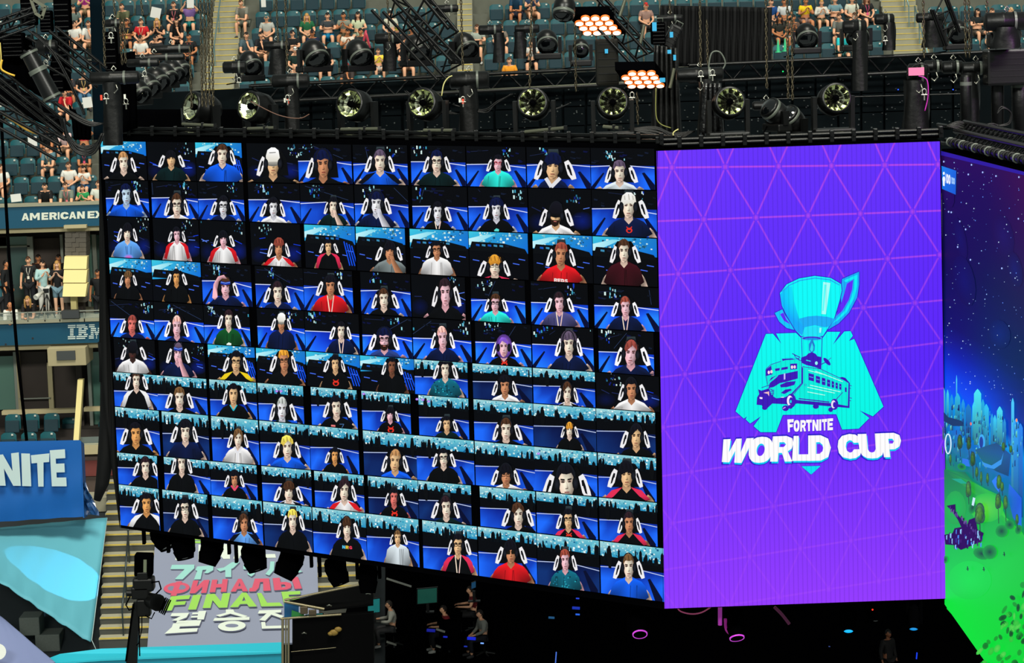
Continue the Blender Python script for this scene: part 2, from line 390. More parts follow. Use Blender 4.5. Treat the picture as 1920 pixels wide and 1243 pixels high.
# x, y, half width, half height, skin, hair colour, hair style, shirt, background, extras
TILES = [
 [(233,304,10,18,'w','s','s','K','C',''),(322,298,9,15,'y','k','l','D','k','q'),(418,290,11,18,'w','b','s','B','C','v'),(513,305,13,24,'y','w','c','K','k','1q'),(607,308,13,25,'t','n','q','K','b','1'),(714,302,12,20,'w','u','s','B','b','j'),(820,303,11,20,'w','n','s','D','b','g'),(935,306,9,15,'m','k','s','T','b','g'),(1038,312,15,24,'y','n','l','N','b','o'),(1163,322,12,20,'w','u','s','H','b','')],
 [(238,365,10,19,'b','n','s','B','b',''),(333,384,10,20,'w','b','s','W','b','g'),(420,386,9,17,'p','k','s','N','b','g'),(514,389,9,17,'p','k','s','W','b',''),(626,386,8,15,'w','k','s','D','b','f'),(707,381,11,20,'p','n','q','N','b','f'),(822,397,9,18,'p','k','s','K','b','n'),(932,392,10,19,'p','n','q','K','b','t'),(1043,402,12,21,'y','k','c','W','k','g'),(1180,386,13,23,'w','w','l','N','b','e')],
 [(240,436,8,16,'w','k','l','L','k','u'),(333,440,7,13,'m','k','s','W','k','x'),(420,448,8,14,'m','k','l','W','k','x'),(524,464,9,17,'t','a','l','W','k','x'),(617,462,7,12,'y','k','s','K','C','i'),(732,471,10,17,'t','k','l','S','C','f'),(820,468,9,15,'t','k','s','W','C','g'),(929,498,12,19,'w','o','l','K','C','gi'),(1053,477,12,21,'t','a','s','R','C','s'),(1171,471,11,21,'w','b','s','M','C','')],
 [(241,522,7,13,'t','e','l','K','C',''),(332,520,7,14,'o','k','s','K','C',''),(424,538,10,17,'m','b','n','N','b','a'),(522,548,10,19,'w','d','s','N','b',''),(621,536,10,18,'t','k','q','R','b','n'),(721,560,10,18,'w','b','s','K','b',''),(836,549,11,25,'m','d','s','K','k',''),(930,568,9,16,'m','b','s','T','B','g'),(1050,567,10,18,'m','d','s','V','B','n'),(1174,575,10,18,'m','a','s','N','B','n')],
 [(249,608,9,16,'r','r','s','N','B',''),(333,612,9,19,'m','m','s','N','B',''),(430,599,8,17,'w','d','s','G','B','t'),(529,604,8,15,'t','w','c','N','B',''),(641,620,8,16,'w','k','s','N','B','n'),(722,636,11,20,'m','n','q','I','B','g'),(831,633,10,20,'m','m','s','N','B',''),(946,650,10,19,'m','v','h','K','B','e'),(1068,645,11,22,'w','u','q','N','B',''),(1184,662,13,23,'m','r','p','N','B','')],
 [(250,658,9,16,'k','k','c','W','k',''),(335,662,9,18,'m','u','n','N','k','f'),(444,678,10,18,'y','k','s','K','C','gY'),(534,676,10,20,'t','o','s','K','C','g'),(630,682,8,15,'y','k','s','K','C','e'),(736,686,8,16,'d','k','s','K','C',''),(836,692,9,18,'w','k','s','C','c',''),(948,723,10,18,'t','k','q','W','c',''),(1065,736,9,19,'w','b','p','W','c','z'),(1185,730,11,20,'t','k','s','W','k','')],
 [(257,713,8,17,'w','b','s','K','c','z'),(338,746,10,19,'w','e','s','K','c',''),(439,739,9,19,'y','k','s','K','c','cq'),(530,767,10,21,'p','g','s','D','c',''),(632,763,10,19,'w','k','s','K','c','w'),(733,777,7,13,'m','k','l','K','c','e'),(839,795,8,14,'y','k','s','D','c',''),(950,805,11,20,'w','b','s','K','c',''),(1069,806,7,14,'w','o','l','K','c',''),(1194,818,11,21,'y','k','p','K','c','')],
 [(256,813,11,20,'o','k','s','K','c',''),(349,809,10,20,'w','k','q','N','c',''),(448,822,8,17,'w','e','p','W','c','oq'),(540,838,11,20,'w','y','p','B','c',''),(629,854,7,14,'o','k','s','K','c',''),(742,864,11,20,'y','s','s','B','c',''),(833,858,9,17,'w','k','s','K','c','g'),(950,890,11,19,'t','k','l','W','c','g'),(1063,904,17,31,'w','k','s','K','c',''),(1176,890,13,23,'y','k','l','K','c','i')],
 [(274,875,9,17,'w','d','s','K','c',''),(342,868,8,19,'w','b','s','K','c',''),(441,898,7,15,'t','k','q','K','c','p'),(543,921,10,18,'w','b','l','W','c','j'),(647,919,10,20,'w','d','p','W','c','x'),(740,932,8,16,'r','k','s','K','c','e'),(838,951,10,20,'w','d','s','D','c',''),(973,965,11,21,'w','b','p','K','c',''),(1067,973,9,18,'y','k','s','K','c','gie'),(1181,980,10,19,'t','d','s','K','c','i')],
 [(276,944,10,18,'o','k','s','K','c','z'),(348,953,9,19,'w','k','s','K','c','g'),(459,981,9,17,'t','b','p','L','c','j'),(550,975,9,19,'w','y','s','K','c',''),(652,989,9,19,'w','b','l','K','c','r'),(747,1008,7,13,'y','e','s','H','c',''),(860,1021,9,19,'y','k','s','K','c','gin'),(959,1035,11,21,'t','k','l','R','c','G'),(1061,1050,9,19,'m','a','s','C','c',''),(1180,1062,11,22,'w','e','s','B','c','')],
]
def desk(U, chk, h, br, rn):
    us = [0, .14, .3, .5, .7, .86, 1.0]; vs = [h + .01, h + (1 - h) * .45, 1.0]
    lit_ = lambda i, j: scl(mixc((4, 20, 125), (28, 108, 255), max(0, min(1, (.3, 1.0, 1.05)[j] * (abs(us[i] - .5) * 1.9 + .15) * (.6 + rn() * .75)))), br)
    G = [[lit_(i, j) for i in range(7)] for j in range(3)]
    for j in range(2):
        for i in range(6): chk([(us[i], vs[j]), (us[i + 1], vs[j]), (us[i + 1], vs[j + 1]), (us[i], vs[j + 1])], [G[j][i], G[j][i + 1], G[j + 1][i + 1], G[j + 1][i]])
def draw_tile(r, c):
    x, y, hw, hh, sk, hc, hs, sh, bg, ex = TILES[r][c]
    g0 = R.choice([.0, .01, .06]); g1 = R.choice([.0, .01, .02, .09])
    q = [node(r + .01, c + g0), node(r + .01, c + 1 - g1), node(r + .985, c + 1 - g1), node(r + .985, c + g0)]
    a = Art(PL1, .0006, .004); a.clip = q
    def U(u, v):
        return (q[0][0]*(1-u)*(1-v)+q[1][0]*u*(1-v)+q[2][0]*u*v+q[3][0]*(1-u)*v, q[0][1]*(1-u)*(1-v)+q[1][1]*u*(1-v)+q[2][1]*u*v+q[3][1]*(1-u)*v)
    def up(pts, col): a.poly([U(*p) for p in pts], col)
    def chk(pts, col): a.poly([U(*p) for p in pts], col, False)
    rn = R.random
    W_, H_ = q[1][0] - q[0][0], q[3][1] - q[0][1]
    up([(0, 0), (1, 0), (1, 1), (0, 1)], [(2, 4, 10), (2, 3, 8), (1, 2, 8), (2, 4, 12)])
    # --- surroundings of the player
    if bg in 'bB':
        h = .42 + rn() * .12; br = 1.0 if bg == 'b' else 1.25
        hL, hR = h - .02 + rn() * .06, h + .02 + rn() * .08
        cb, cd, ce = scl((14, 62, 235), br), (4, 22, 130), (3, 10, 60)
        up([(0, hL), (.5, h - .03), (.5, 1), (0, 1)], [cd, ce, ce, cb]); a.z -= a.step
        up([(.5, h - .03), (1, hR), (1, 1), (.5, 1)], [ce, cd, cb if rn() < .7 else (25, 120, 245), ce])
        desk(U, chk, h - .03, br, rn); a.layer()
        up([(.0, 1), (.0, .95), (.19, .60), (.21, .62), (.05, 1)], (2, 8, 50))
        up([(.93, 1), (.8, .6), (.84, .58), (1, .88), (1, 1)], (2, 8, 50))
        a.line([U(0, hL), U(.5, h - .03), U(1, hR)], 1.5, (215, 225, 255))
        u0 = R.choice([.15, .3, .7, .85])
        for k in range(12 + int(rn() * 8)):
            u, v = (u0 + R.gauss(0, .07)) % 1, rn() * .26; s = .006 + rn() * .022
            if rn() < .8: chk([(u, v), (u + s, v), (u + s, v + s * 3), (u, v + s * 3)], R.choice([(150, 215, 225), (60, 160, 190), (20, 60, 190), (215, 240, 235)]))
        a.layer()
        if rn() < .5: a.line([U(rn(), .05), U(rn(), h * .8)], .9, (40, 55, 90))
        a.line([U(rn() * .3, .02 + rn() * .2), U(.2 + rn() * .4, .1)], .8, (30, 40, 75))
        for k in range(8):
            u, v = rn() * .95, .03 + rn() * .32; chk([(u, v), (u + .05 + rn() * .05, v + .02), (u + .05, v + .05), (u, v + .04)], R.choice([(10, 16, 30), (16, 26, 48), (8, 14, 60)]))
        a.layer()
    elif bg == 'k':
        u0 = R.choice([.12, .3, .75, .88])
        for k in range(18):
            u, v = (u0 + R.gauss(0, .08)) % 1, rn() * .3; s = .006 + rn() * .02
            chk([(u, v), (u + s, v), (u + s, v + s * 2.2), (u, v + s * 2.2)], R.choice([(130, 190, 195), (40, 110, 140), (15, 30, 120), (200, 225, 220), (20, 30, 60)]))
        a.layer()
        a.ell(*U(.85, .7), W_ * .2, H_ * .22, (6, 25, 110), (2, 5, 18), n=12)
        a.ell(*U(.15, .75), W_ * .16, H_ * .2, (4, 14, 60), (2, 5, 18), n=12)
        for k in range(5):
            u, v = R.choice([rn() * .25, .72 + rn() * .2]), .35 + rn() * .35; a.line([U(u, v), U(u + .1 + rn() * .06, v + R.uniform(-.04, .1))], 1.3, R.choice([(20, 60, 220), (90, 130, 240), (30, 40, 90)]), lay=False)
        a.layer()
    elif bg == 'C':
        hl, hr = .28 + rn() * .12, .36 + rn() * .12
        if rn() < .5: hl, hr = hr, hl
        up([(0, 0), (1, 0), (1, hr), (0, hl)], [(60, 200, 225), (25, 120, 200), (10, 110, 220), (40, 165, 225)])
        for k in range(46):
            u, v = .12 + rn() * .8, rn() * .22; s = .012 + rn() * .03
            chk([(u, v), (u + s, v), (u + s, v + s), (u, v + s)], R.choice([(190, 230, 230), (120, 190, 200), (50, 110, 130), (230, 245, 240), (20, 70, 110)]))
        a.layer()
        up([(.0, .16), (.3, .05), (.45, .05), (.05, .3), (0, .3)], [(200, 245, 250), (120, 215, 235), (120, 215, 235), (200, 245, 250), (190, 240, 250)])
        up([(.05, .22), (.6, .24), (.95, .34), (1, .45), (0, .42)], (5, 8, 14))
        for k in range(6): chk([(.12 + k * .1, .27), (.18 + k * .1, .275), (.18 + k * .1, .32), (.12 + k * .1, .31)], R.choice([(10, 80, 180), (60, 140, 180), (12, 22, 40)]))
        a.layer()
        for u, v in ((.06, .62), (.74, .66), (.84, .56), (.2, .7)): a.line([U(u, v), U(u + .11, v + .02)], 1.6, (70, 110, 240), lay=False)
        a.layer()
        if 'Y' in ex or rn() < .3:
            for k in range(4): a.line([U(.78 + k * .05, .35 + k * .03), U(.88 + k * .05, .9)], 2.0, (15, 80, 235), lay=False)
            a.layer()
    elif bg == 'c':
        h = .17 + rn() * .09; hb = .48 + rn() * .1; dark = rn() < .2
        up([(0, 0), (1, 0), (1, h + .05), (0, h + .02)], [(170, 220, 222), (110, 195, 210), (30, 140, 190), (40, 150, 190)])
        for k in range(110):
            u, v = rn(), rn() * (h + .02); s = .008 + rn() * .018
            chk([(u, v), (u + s * 1.4, v), (u + s * 1.4, v + s * 1.6), (u, v + s * 1.6)], R.choice([(205, 235, 232), (170, 215, 215), (50, 160, 190), (110, 200, 212), (15, 90, 135), (240, 252, 250)]))
        a.layer()
        for k in range(16):
            u = rn(); w = .02 + rn() * .035; t = h * (.45 + rn() * .75)
            chk([(u, t), (u + w * .5, t - .05), (u + w, t), (u + w * 1.2, h + .1), (u - w * .2, h + .1)], (4, 9, 16))
        a.layer()
        cb, cd = ((14, 56, 235), (4, 20, 120)) if not dark else ((16, 50, 95), (5, 14, 40))
        up([(0, hb), (.5, hb - .05), (.5, 1), (0, 1)], [cd, (2, 10, 60), (2, 10, 60), cb]); a.z -= a.step
        up([(.5, hb - .05), (1, hb + .03), (1, 1), (.5, 1)], [(2, 10, 60), cd, cb, (2, 10, 60)])
        desk(U, chk, hb - .04, .45 if dark else 1.0, rn); a.layer()
        up([(.85, 1), (.74, .62), (.78, .6), (.97, .95), (.97, 1)], (2, 8, 45))
        a.line([U(0, hb), U(.5, hb - .05), U(1, hb + .03)], 1.4, (190, 205, 240))
        if rn() < .6:
            u = R.choice([.12, .2, .82, .9]); a.poly([U(u, .12), U(u + .05, .12), U(u + .07, .3), U(u + .05, .5), U(u + .01, .5), U(u - .02, .3)], (5, 7, 12)); a.ell(*U(u + .025, .1), 2.6, 3.4, (12, 14, 20))
    # --- gaming chair
    white = (240, 238, 240) if bg != 'B' else (250, 248, 252); yy = y + hh * .34
    if '1' not in ex and hs != 'h' and R.random() < .45:
        a.poly([(x - hw * .75, y - hh * .9), (x - hw * .6, y - hh * 1.35), (x + hw * .6, y - hh * 1.35), (x + hw * .75, y - hh * .9)], [(14, 22, 26), (50, 62, 68), (50, 62, 68), (14, 22, 26)])
    a.poly([(x - hw * 1.9, y - hh * .3), (x - hw * 1.2, y - hh * .9), (x + hw * 1.2, y - hh * .9), (x + hw * 1.9, y - hh * .3), (x + hw * 2.2, y + hh), (x - hw * 2.2, y + hh)], (5, 6, 9))
    for sd in (-1, 1):
        if sd == 1 and '1' in ex: continue
        if 'a' in ex and sd == -1: continue
        k = 1.0 + R.uniform(-.1, .15)
        X = lambda t: x + sd * (hw * t * k)
        a.poly([(X(1.2), yy - hh * .68), (X(1.65), yy - hh * .85), (X(2.0), yy - hh * .5), (X(2.4), yy + hh * .2), (X(2.55), yy + hh * .62), (X(2.05), yy + hh * .72), (X(1.6), yy + hh * .3)], white)
        a.poly([(X(1.5), yy - hh * .45), (X(1.72), yy - hh * .5), (X(1.95), yy - hh * .1), (X(2.12), yy + hh * .4), (X(1.85), yy + hh * .3), (X(1.6), yy - hh * .02)], (10, 10, 16))
        a.poly([(X(1.52), yy - hh * .1), (X(1.66), yy - hh * .12), (X(1.9), yy + hh * .3), (X(1.76), yy + hh * .28)], white)
    a.ell(x, y, hw * 1.35, hh * 1.05, (5, 6, 9), n=16)
    # --- shirt
    yb = q[2][1] + 3; sy = y + hh * 1.0; sw = hw * 3.0 if hw < 14 else hw * 2.1; s = SH[sh]; lo = scl(s, .55); hi = scl(s, 1.2)
    sw = min(sw, W_ * .42)
    skin = SK[sk]; skd = scl(skin, .55)
    dd = max(yb - sy, 6)
    # forearms
    for sd in (-1, 1):
        a.poly([(x + sd * sw * 1.02, yb - dd * .55), (x + sd * sw * 1.18, yb - dd * .4), (x + sd * sw * 1.42, yb + 2), (x + sd * sw * 1.05, yb + 2), (x + sd * sw * .88, yb - dd * .3)], [skin, skd, skin, skd, skd])
    a.poly([(x - hw * .55, sy - hh * .12), (x - sw * .72, sy + hh * .28), (x - sw * .95, sy + hh * .7), (x - sw * 1.15, yb - dd * .25), (x - sw * .85, yb - dd * .1), (x - sw * .8, yb), (x, yb), (x, sy)], [hi, hi, s, lo, lo, lo, s, hi])
    a.z -= a.step
    a.poly([(x + hw * .55, sy - hh * .12), (x, sy), (x, yb), (x + sw * .8, yb), (x + sw * .85, yb - dd * .1), (x + sw * 1.15, yb - dd * .25), (x + sw * .95, sy + hh * .7), (x + sw * .72, sy + hh * .28)], [s, hi, s, lo, lo, lo, s, hi])
    # folds and patterns
    for k in range(3):
        fx = x + R.uniform(-.7, .7) * sw; a.line([(fx, sy + hh * .6), (fx + R.uniform(-3, 3), yb)], 1.4, scl(s, .7), lay=False)
    a.layer()
    if sh == 'C':
        for k in range(34):
            fx, fy = x + R.uniform(-.85, .85) * sw, R.uniform(sy + hh * .2, yb); a.ell(fx, fy, 1.6, 1.3, R.choice([(40, 170, 185), (5, 40, 55), (20, 120, 150)]), n=6, lay=False)
        a.layer()
    if 'x' in ex or 'i' in ex or 'z' in ex or 'Y' in ex or 'j' in ex:
        sc = {'x': (215, 25, 35), 'i': (225, 45, 85), 'z': (240, 240, 240), 'Y': (235, 205, 30), 'j': (10, 14, 28)}[[e for e in ex if e in 'xizYj'][0]]
        if sh == 'W' and 'z' in ex: sc = (12, 12, 16)
        for sd in (-1, 1):
            a.poly([(x + sd * hw * .6, sy), (x + sd * sw * .72, sy + hh * .26), (x + sd * sw * .97, sy + hh * .72), (x + sd * sw * 1.15, yb - dd * .25), (x + sd * sw * .92, yb - dd * .18), (x + sd * sw * .62, sy + hh * .75)], [sc, sc, sc, scl(sc, .7), scl(sc, .7), sc])
    # neck
    a.poly([(x - hw * .5, y + hh * .5), (x + hw * .5, y + hh * .5), (x + hw * .62, sy + hh * .12), (x, sy + hh * .5), (x - hw * .62, sy + hh * .12)], [skd, skd, scl(skin, .8), scl(skin, .9), scl(skin, .8)])
    if 'v' in ex or 'c' in ex: a.line([(x - hw * .75, sy + hh * .05), (x, sy + hh * .62), (x + hw * .75, sy + hh * .05)], 1.8, (30, 190, 210) if 'c' in ex else (8, 60, 150))
    if 'o' in ex: a.line([(x - hw * .9, sy - hh * .1), (x - hw * .2, sy + hh * .6), (x + hw * .9, sy - hh * .1)], hw * .45, (225, 225, 230)); a.line([(x - hw * .1, sy + hh * .4), (x - hw * .1, yb)], 2.2, (225, 225, 230))
    if 'n' in ex: a.line([(x - hw * .6, sy), (x - hw * .1, yb)], 1.8, (245, 225, 200), lay=False); a.line([(x + hw * .6, sy), (x + hw * .15, yb)], 1.8, (235, 200, 190))
    if 'p' in ex: a.line([(x - hw * .9, sy - 3), (x, sy + hh * .4), (x + hw * .9, sy - 3)], 3, (235, 70, 110))
    if 'e' in ex: a.ell(x + 1, (sy + yb) / 2 + 3, 6, 5, (225, 50, 35), n=14); a.ell(x + 1, (sy + yb) / 2 + 3.5, 3.2, 3, s, n=10); a.line([(x - 4, (sy + yb) / 2 - 4), (x + 1, (sy + yb) / 2 + 2), (x + 6, (sy + yb) / 2 - 4)], 1.6, (225, 50, 35))
    if 't' in ex: a.poly([(x - 4, yb - 8), (x, yb - 11), (x + 5, yb - 9), (x + 4, yb), (x - 4, yb)], (90, 220, 210) if sh == 'K' else (235, 245, 235))
    if 'w' in ex: a.poly([(x - 10, sy + 14), (x - 2, sy + 14.5), (x - 2, sy + 20), (x - 10, sy + 19)], (225, 120, 120)); a.line([(x + 6, sy + 13), (x + 14, sy + 13), (x + 9, sy + 22)], 1.2, (70, 110, 160))
    if 'u' in ex: a.ell(x + 2, yb - 6, 9, 6, (225, 90, 190), s, n=12)
    if 's' in ex: word(a, 'REDS', [(x - 13, yb - 13), (x + 13, yb - 11), (x + 13, yb - 4), (x - 13, yb - 6)], (240, 225, 220))
    if 'r' in ex:
        glyph(a, 'N', [(x - 9, sy + 14), (x - 3.5, sy + 14.5), (x - 3.5, sy + 20.5), (x - 9, sy + 20)], (90, 200, 240)); glyph(a, 'R', [(x - 2.5, sy + 14.5), (x + 3, sy + 15), (x + 3, sy + 21), (x - 2.5, sy + 20.5)], (240, 200, 60)); glyph(a, 'G', [(x + 4, sy + 15), (x + 9.5, sy + 15.5), (x + 9.5, sy + 21.5), (x + 4, sy + 21)], (230, 60, 90))
    # --- head
    tl = R.uniform(-.08, .08)
    hd = HC[hc]; hdl = scl(hd, 1.45)
    def P(u, v):
        cx, cy = u * hw, v * hh; return (x + cx * math.cos(tl) - cy * math.sin(tl), y + cx * math.sin(tl) + cy * math.cos(tl))
    if hs == 'h': a.ell(*P(.0, -.05), hw * 1.55, hh * 1.2, hdl, scl(hd, .7))
    if hs == 'q': 
        for k in range(11):
            t = PI + PI * k / 10; a.ell(*P(1.0 * math.cos(t), -.35 + .62 * math.sin(t)), hw * .42, hh * .28, hdl if k % 3 == 0 else hd, hd, n=9, lay=False)
        a.layer()
    face = [(-.70, -.75), (-.88, -.35), (-.86, .1), (-.74, .5), (-.48, .84), (-.18, 1.0), (.18, 1.0), (.48, .84), (.74, .5), (.86, .1), (.88, -.35), (.70, -.75), (0, -.92)]
    cpt = P(-.15, .05); lit = scl(skin, 1.12)
    for k in range(len(face)):
        f0, f1 = face[k], face[(k + 1) % len(face)]
        def ec(f): return scl(skin, .95 if f[0] < 0 else .5)
        a._emit([(*cpt, lit), (*P(*f0), ec(f0)), (*P(*f1), ec(f1))])
    a.layer()
    a.ell(*P(0, .78), hw * .42, hh * .1, scl(skin, .62), scl(skin, .85), n=8)
    # sockets, brows, eyes
    for sd in (-1, 1):
        a.ell(*P(sd * .38, -.08), hw * .3, hh * .13, scl(skin, .3), scl(skin, .8), n=10, lay=False)
    a.layer()
    for sd in (-1, 1):
        a.line([P(sd * .16, -.16), P(sd * .62, -.2)], hh * .085, mixc(hd if sum(hd) < 350 else (110, 80, 50), (25, 18, 15), .5), lay=False)
        a.line([P(sd * .22, -.02), P(sd * .54, -.03)], hh * .06, (25, 15, 15), lay=False)
    a.layer()
    a.poly([P(.02, -.12), P(.2, .34), P(.02, .38), P(-.02, .1)], [scl(skin, .85), scl(skin, .5), scl(skin, .7), lit])
    a.line([P(-.14, .38), P(.18, .38)], hh * .05, scl(skin, .4))
    a.line([P(-.26, .6), P(.28, .6)], hh * .075, mixc(scl(skin, .5), (150, 40, 45), .5))
    if c == 8 and r == 1 or (r, c) in ((4, 5),): a.poly([P(-.8, .3), P(-.5, .5), P(.5, .5), P(.8, .3), P(.5, .95), P(0, 1.1), P(-.5, .95)], (40, 24, 18)); a.line([P(-.2, .62), P(.24, .62)], 1.6, (190, 110, 100))
    if 'g' in ex or 'G' in ex:
        gc = (12, 12, 14) if (r, c) not in ((0, 7), (1, 8)) else (190, 50, 70)
        for sd in (-1, 1):
            cx, cy = sd * .4, .0
            if 'G' in ex: a.poly([P(cx - .34, -.14), P(cx + .34, -.14), P(cx + .28, .18), P(cx - .28, .18)], (25, 20, 12))
            else: a.line([P(cx - .3, -.13), P(cx + .3, -.13), P(cx + .28, .15), P(cx - .28, .15), P(cx - .3, -.13)], 1.1, gc, lay=False)
        a.line([P(-.95, -.1), P(-.7, -.1)], 1, gc, lay=False); a.line([P(.7, -.1), P(.95, -.1)], 1, gc); 
    # hair
    if hs == 's': hp = [(-.95, .0), (-1.0, -.5), (-.75, -.95), (-.2, -1.12), (.35, -1.1), (.85, -.85), (1.0, -.4), (.93, .0), (.8, -.35), (.62, -.55), (.1, -.48), (-.5, -.55), (-.78, -.3)]
    elif hs in 'l': hp = [(-1.02, .35), (-1.12, -.3), (-.9, -.85), (-.3, -1.12), (.4, -1.1), (.95, -.8), (1.12, -.25), (1.0, .35), (.82, .05), (.6, -.12), (.2, -.22), (-.3, -.16), (-.75, -.02), (-.88, .15)]
    elif hs == 'q': hp = [(-.98, .05), (-1.1, -.5), (-.8, -.95), (-.2, -1.15), (.4, -1.12), (.95, -.8), (1.05, -.3), (.95, .0), (.75, -.35), (.3, -.42), (-.3, -.3), (-.75, -.4)]
    elif hs == 'p': hp = [(-1.0, .3), (-1.08, -.4), (-.8, -.95), (-.1, -1.15), (.5, -1.05), (1.0, -.7), (1.15, -.1), (1.05, .4), (.85, .1), (.75, -.35), (.2, -.65), (-.3, -.35), (-.7, -.1), (-.85, .1)]
    elif hs == 'n': hp = [(-.98, .1), (-1.1, -.5), (-.8, -1.0), (-.1, -1.15), (.6, -1.08), (1.05, -.6), (.95, .1), (.8, -.1), (.3, -.15), (-.3, -.25), (-.8, -.1)]
    elif hs == 'c': hp = [(-.95, -.05), (-1.0, -.55), (-.75, -1.0), (-.2, -1.2), (.35, -1.18), (.85, -.95), (1.0, -.4), (.95, -.05), (.5, .02), (-.5, .02)]
    else: hp = [(-.9, .0), (-.9, -.6), (-.4, -.95), (.4, -.9), (.85, -.5), (.85, .1), (.6, -.3), (-.3, -.6), (-.7, -.25)]
    a.poly([P(*p) for p in hp], [hdl if p[1] < -.9 else (hd if p[1] > -.3 else mixc(hd, hdl, .4)) for p in hp])
    if hs in 'slpq' :
        for k in range(5): u = -.6 + k * .3; a.line([P(u, -.98 + abs(u) * .25), P(u + .1, -.5)], .9, scl(hd, 1.5 if k % 2 else .6), lay=False)
        a.layer()
    if hs == 'c': a.poly([P(-.9, -.08), P(.9, -.08), P(.7, .22), P(0, .3), P(-.7, .22)], [scl(hd, .8), scl(hd, .8), scl(hd, .5), scl(hd, .6), scl(hd, .5)])
    if hs == 'n': a.line([P(-1.0, -.5), P(0, -.38), P(1.0, -.5)], hh * .3, (15, 50, 170)); a.line([P(-1.0, -.55), P(0, -.43), P(1.0, -.55)], hh * .07, (120, 160, 235))
    # headset
    if (r, c) == (0, 3): a.line([P(-.5, -.78), P(.45, -.8)], 1.3, (60, 60, 60))
    if hs != 'h' and 'q' not in ex:
        hpnt = [P(1.02 * math.cos(PI + PI * k / 8), -.25 + .93 * math.sin(PI + PI * k / 8)) for k in range(9)]
        if R.random() < .55: a.line(hpnt, hh * .09, (18, 22, 30))
    if 'q' not in ex or hs == 'c':
        for sd in (-1, 1): a.ell(*P(sd * 1.02, .08), hw * .36, hh * .42, (30, 33, 44), (5, 6, 9), n=10)
    if 'f' in ex:  # hand to the chin
        a.poly([P(.1, .55), P(.75, .5), P(1.1, 1.0), (x + sw * .9, yb), (x + sw * .4, yb), P(.35, 1.1)], [skin, skin, skd, skd, skin, skin])
        for k in range(4): a.line([P(.15 + k * .14, .5), P(.25 + k * .14, .85)], hh * .09, scl(skin, .8 if k % 2 else 1.0), lay=False)
        a.layer()
    if 'a' in ex:  # raised arm
        a.poly([P(-2.4, 1.2), P(-2.2, -.3), P(-1.4, -1.15), P(-.3, -1.35), P(.3, -.9), P(-.6, -.95), P(-1.2, -.6), P(-1.5, .3), P(-1.4, 1.1), P(-1.9, 1.45)], [skin, skin, skin, skin, skd, skd, skd, skd, skin, skd])
    o = a.build('player_picture', VID, w1)
    names = {'c': 'cap', 'h': 'hood'}
    o['label'] = 'webcam picture of a player with %s %s and %s shirt' % (WORDH[hc], names.get(hs, 'hair'), WORDC[sh])
for r in range(10):
    for c in range(10): draw_tile(r, c)
# small stage lights captured in a few pictures
a = Art(PL1, .0006, .03)
for (px, py) in ((521, 733), (529, 733), (684, 738), (784, 748), (795, 749), (806, 752), (1012, 850)): a.ell(px, py, 3.0, 2.2, (235, 190, 255), (130, 60, 220), n=10)
o = a.build('stage_light_dots', VID, w1)

# ---- purple logo wall
w2 = empty('logo_screen', (0, 0, 0), label='tall purple screen with cup, bus and lettering logo', cat='video screen')
slab(PL2, [(1229, 281), (1764, 263), (1778, 1124), (1244, 1143)], .4, 'cabinet_body', MATTE, w2, -.02)
PUR = screen_mat('purple_led', stripes=(4.6847 / 61.0, .17), axis=(u2.x, u2.y, 0), strength=1.0)
b = Art(PL2, .0008, .002)
q2 = [(1231, 283), (1762, 265), (1776, 1122), (1246, 1141)]
b.clip = q2
NY, NX = 14, 6
def purp(u, v):
    base = mixc((100, 45, 252), (92, 38, 250), min(1, v * 2)) if v < .5 else mixc((92, 38, 250), (148, 58, 255), (v - .5) * 2)
    e = max(0, (.25 - u) * 1.5); return mixc(base, (135, 60, 255), e)
def U2(u, v): return (q2[0][0]*(1-u)*(1-v)+q2[1][0]*u*(1-v)+q2[2][0]*u*v+q2[3][0]*(1-u)*v, q2[0][1]*(1-u)*(1-v)+q2[1][1]*u*(1-v)+q2[2][1]*u*v+q2[3][1]*(1-u)*v)
for i in range(NY):
    for j in range(NX):
        P4 = [(j / NX, i / NY), ((j + 1) / NX, i / NY), ((j + 1) / NX, (i + 1) / NY), (j / NX, (i + 1) / NY)]
        b.poly([U2(*p) for p in P4], [purp(*p) for p in P4], False)
b.layer()
K = 2.793
rows = [(98,165,1490,149,6),(263,437,1358,396,5),(130,722,1500,622,6),(290,975,1370,873,5),(165,1248,1510,1080,6),(320,1488,1395,1338,5),(200,1758,1530,1562,6),(365,1983,1420,1808,5),(240,2243,1565,2035,6),(400,2455,1440,2290,5)]
NODES = []
for (x0, y0, x1, y1, n) in rows:
    dx, dy = (x1 - x0) / (n - 1), (y1 - y0) / (n - 1)
    NODES.append([(1225 + (x0 + dx * k) / K, 255 + (y0 + dy * k) / K) for k in range(-1, n + 1)])
def gcol(p):
    t = max(0, min(1, (p[1] - 270) / 850)); return mixc((196, 74, 228), (178, 82, 250), t)
def gbase(p):
    t = max(0, min(1, (p[1] - 270) / 850)); u = (p[0] - 1235) / 530; return purp(max(0, min(1, u)), t)
def gl(p, q_, w, k=1.0):
    n = 4
    for i in range(n):
        a_ = (p[0] + (q_[0]-p[0])*i/n, p[1] + (q_[1]-p[1])*i/n); c_2 = (p[0] + (q_[0]-p[0])*(i+1)/n, p[1] + (q_[1]-p[1])*(i+1)/n)
        t = max(0, min(1, (a_[1] - 270) / 850)); kk = k * (1 - .72 * t)
        b.line([a_, c_2], w, mixc(gbase(a_), gcol(a_), kk), soft=gbase(a_), lay=False)
for i, row in enumerate(NODES):
    for k in range(len(row) - 1): gl(row[k], row[k + 1], 5.0)
b.layer()
for i in range(len(NODES) - 1):
    A_, B_ = NODES[i], NODES[i + 1]
    for k in range(len(A_)):
        for kk in ((k - 1, k) if len(A_) > len(B_) else (k, k + 1)):
            if 0 <= kk < len(B_): gl(A_[k], B_[kk], 5.0, .8)
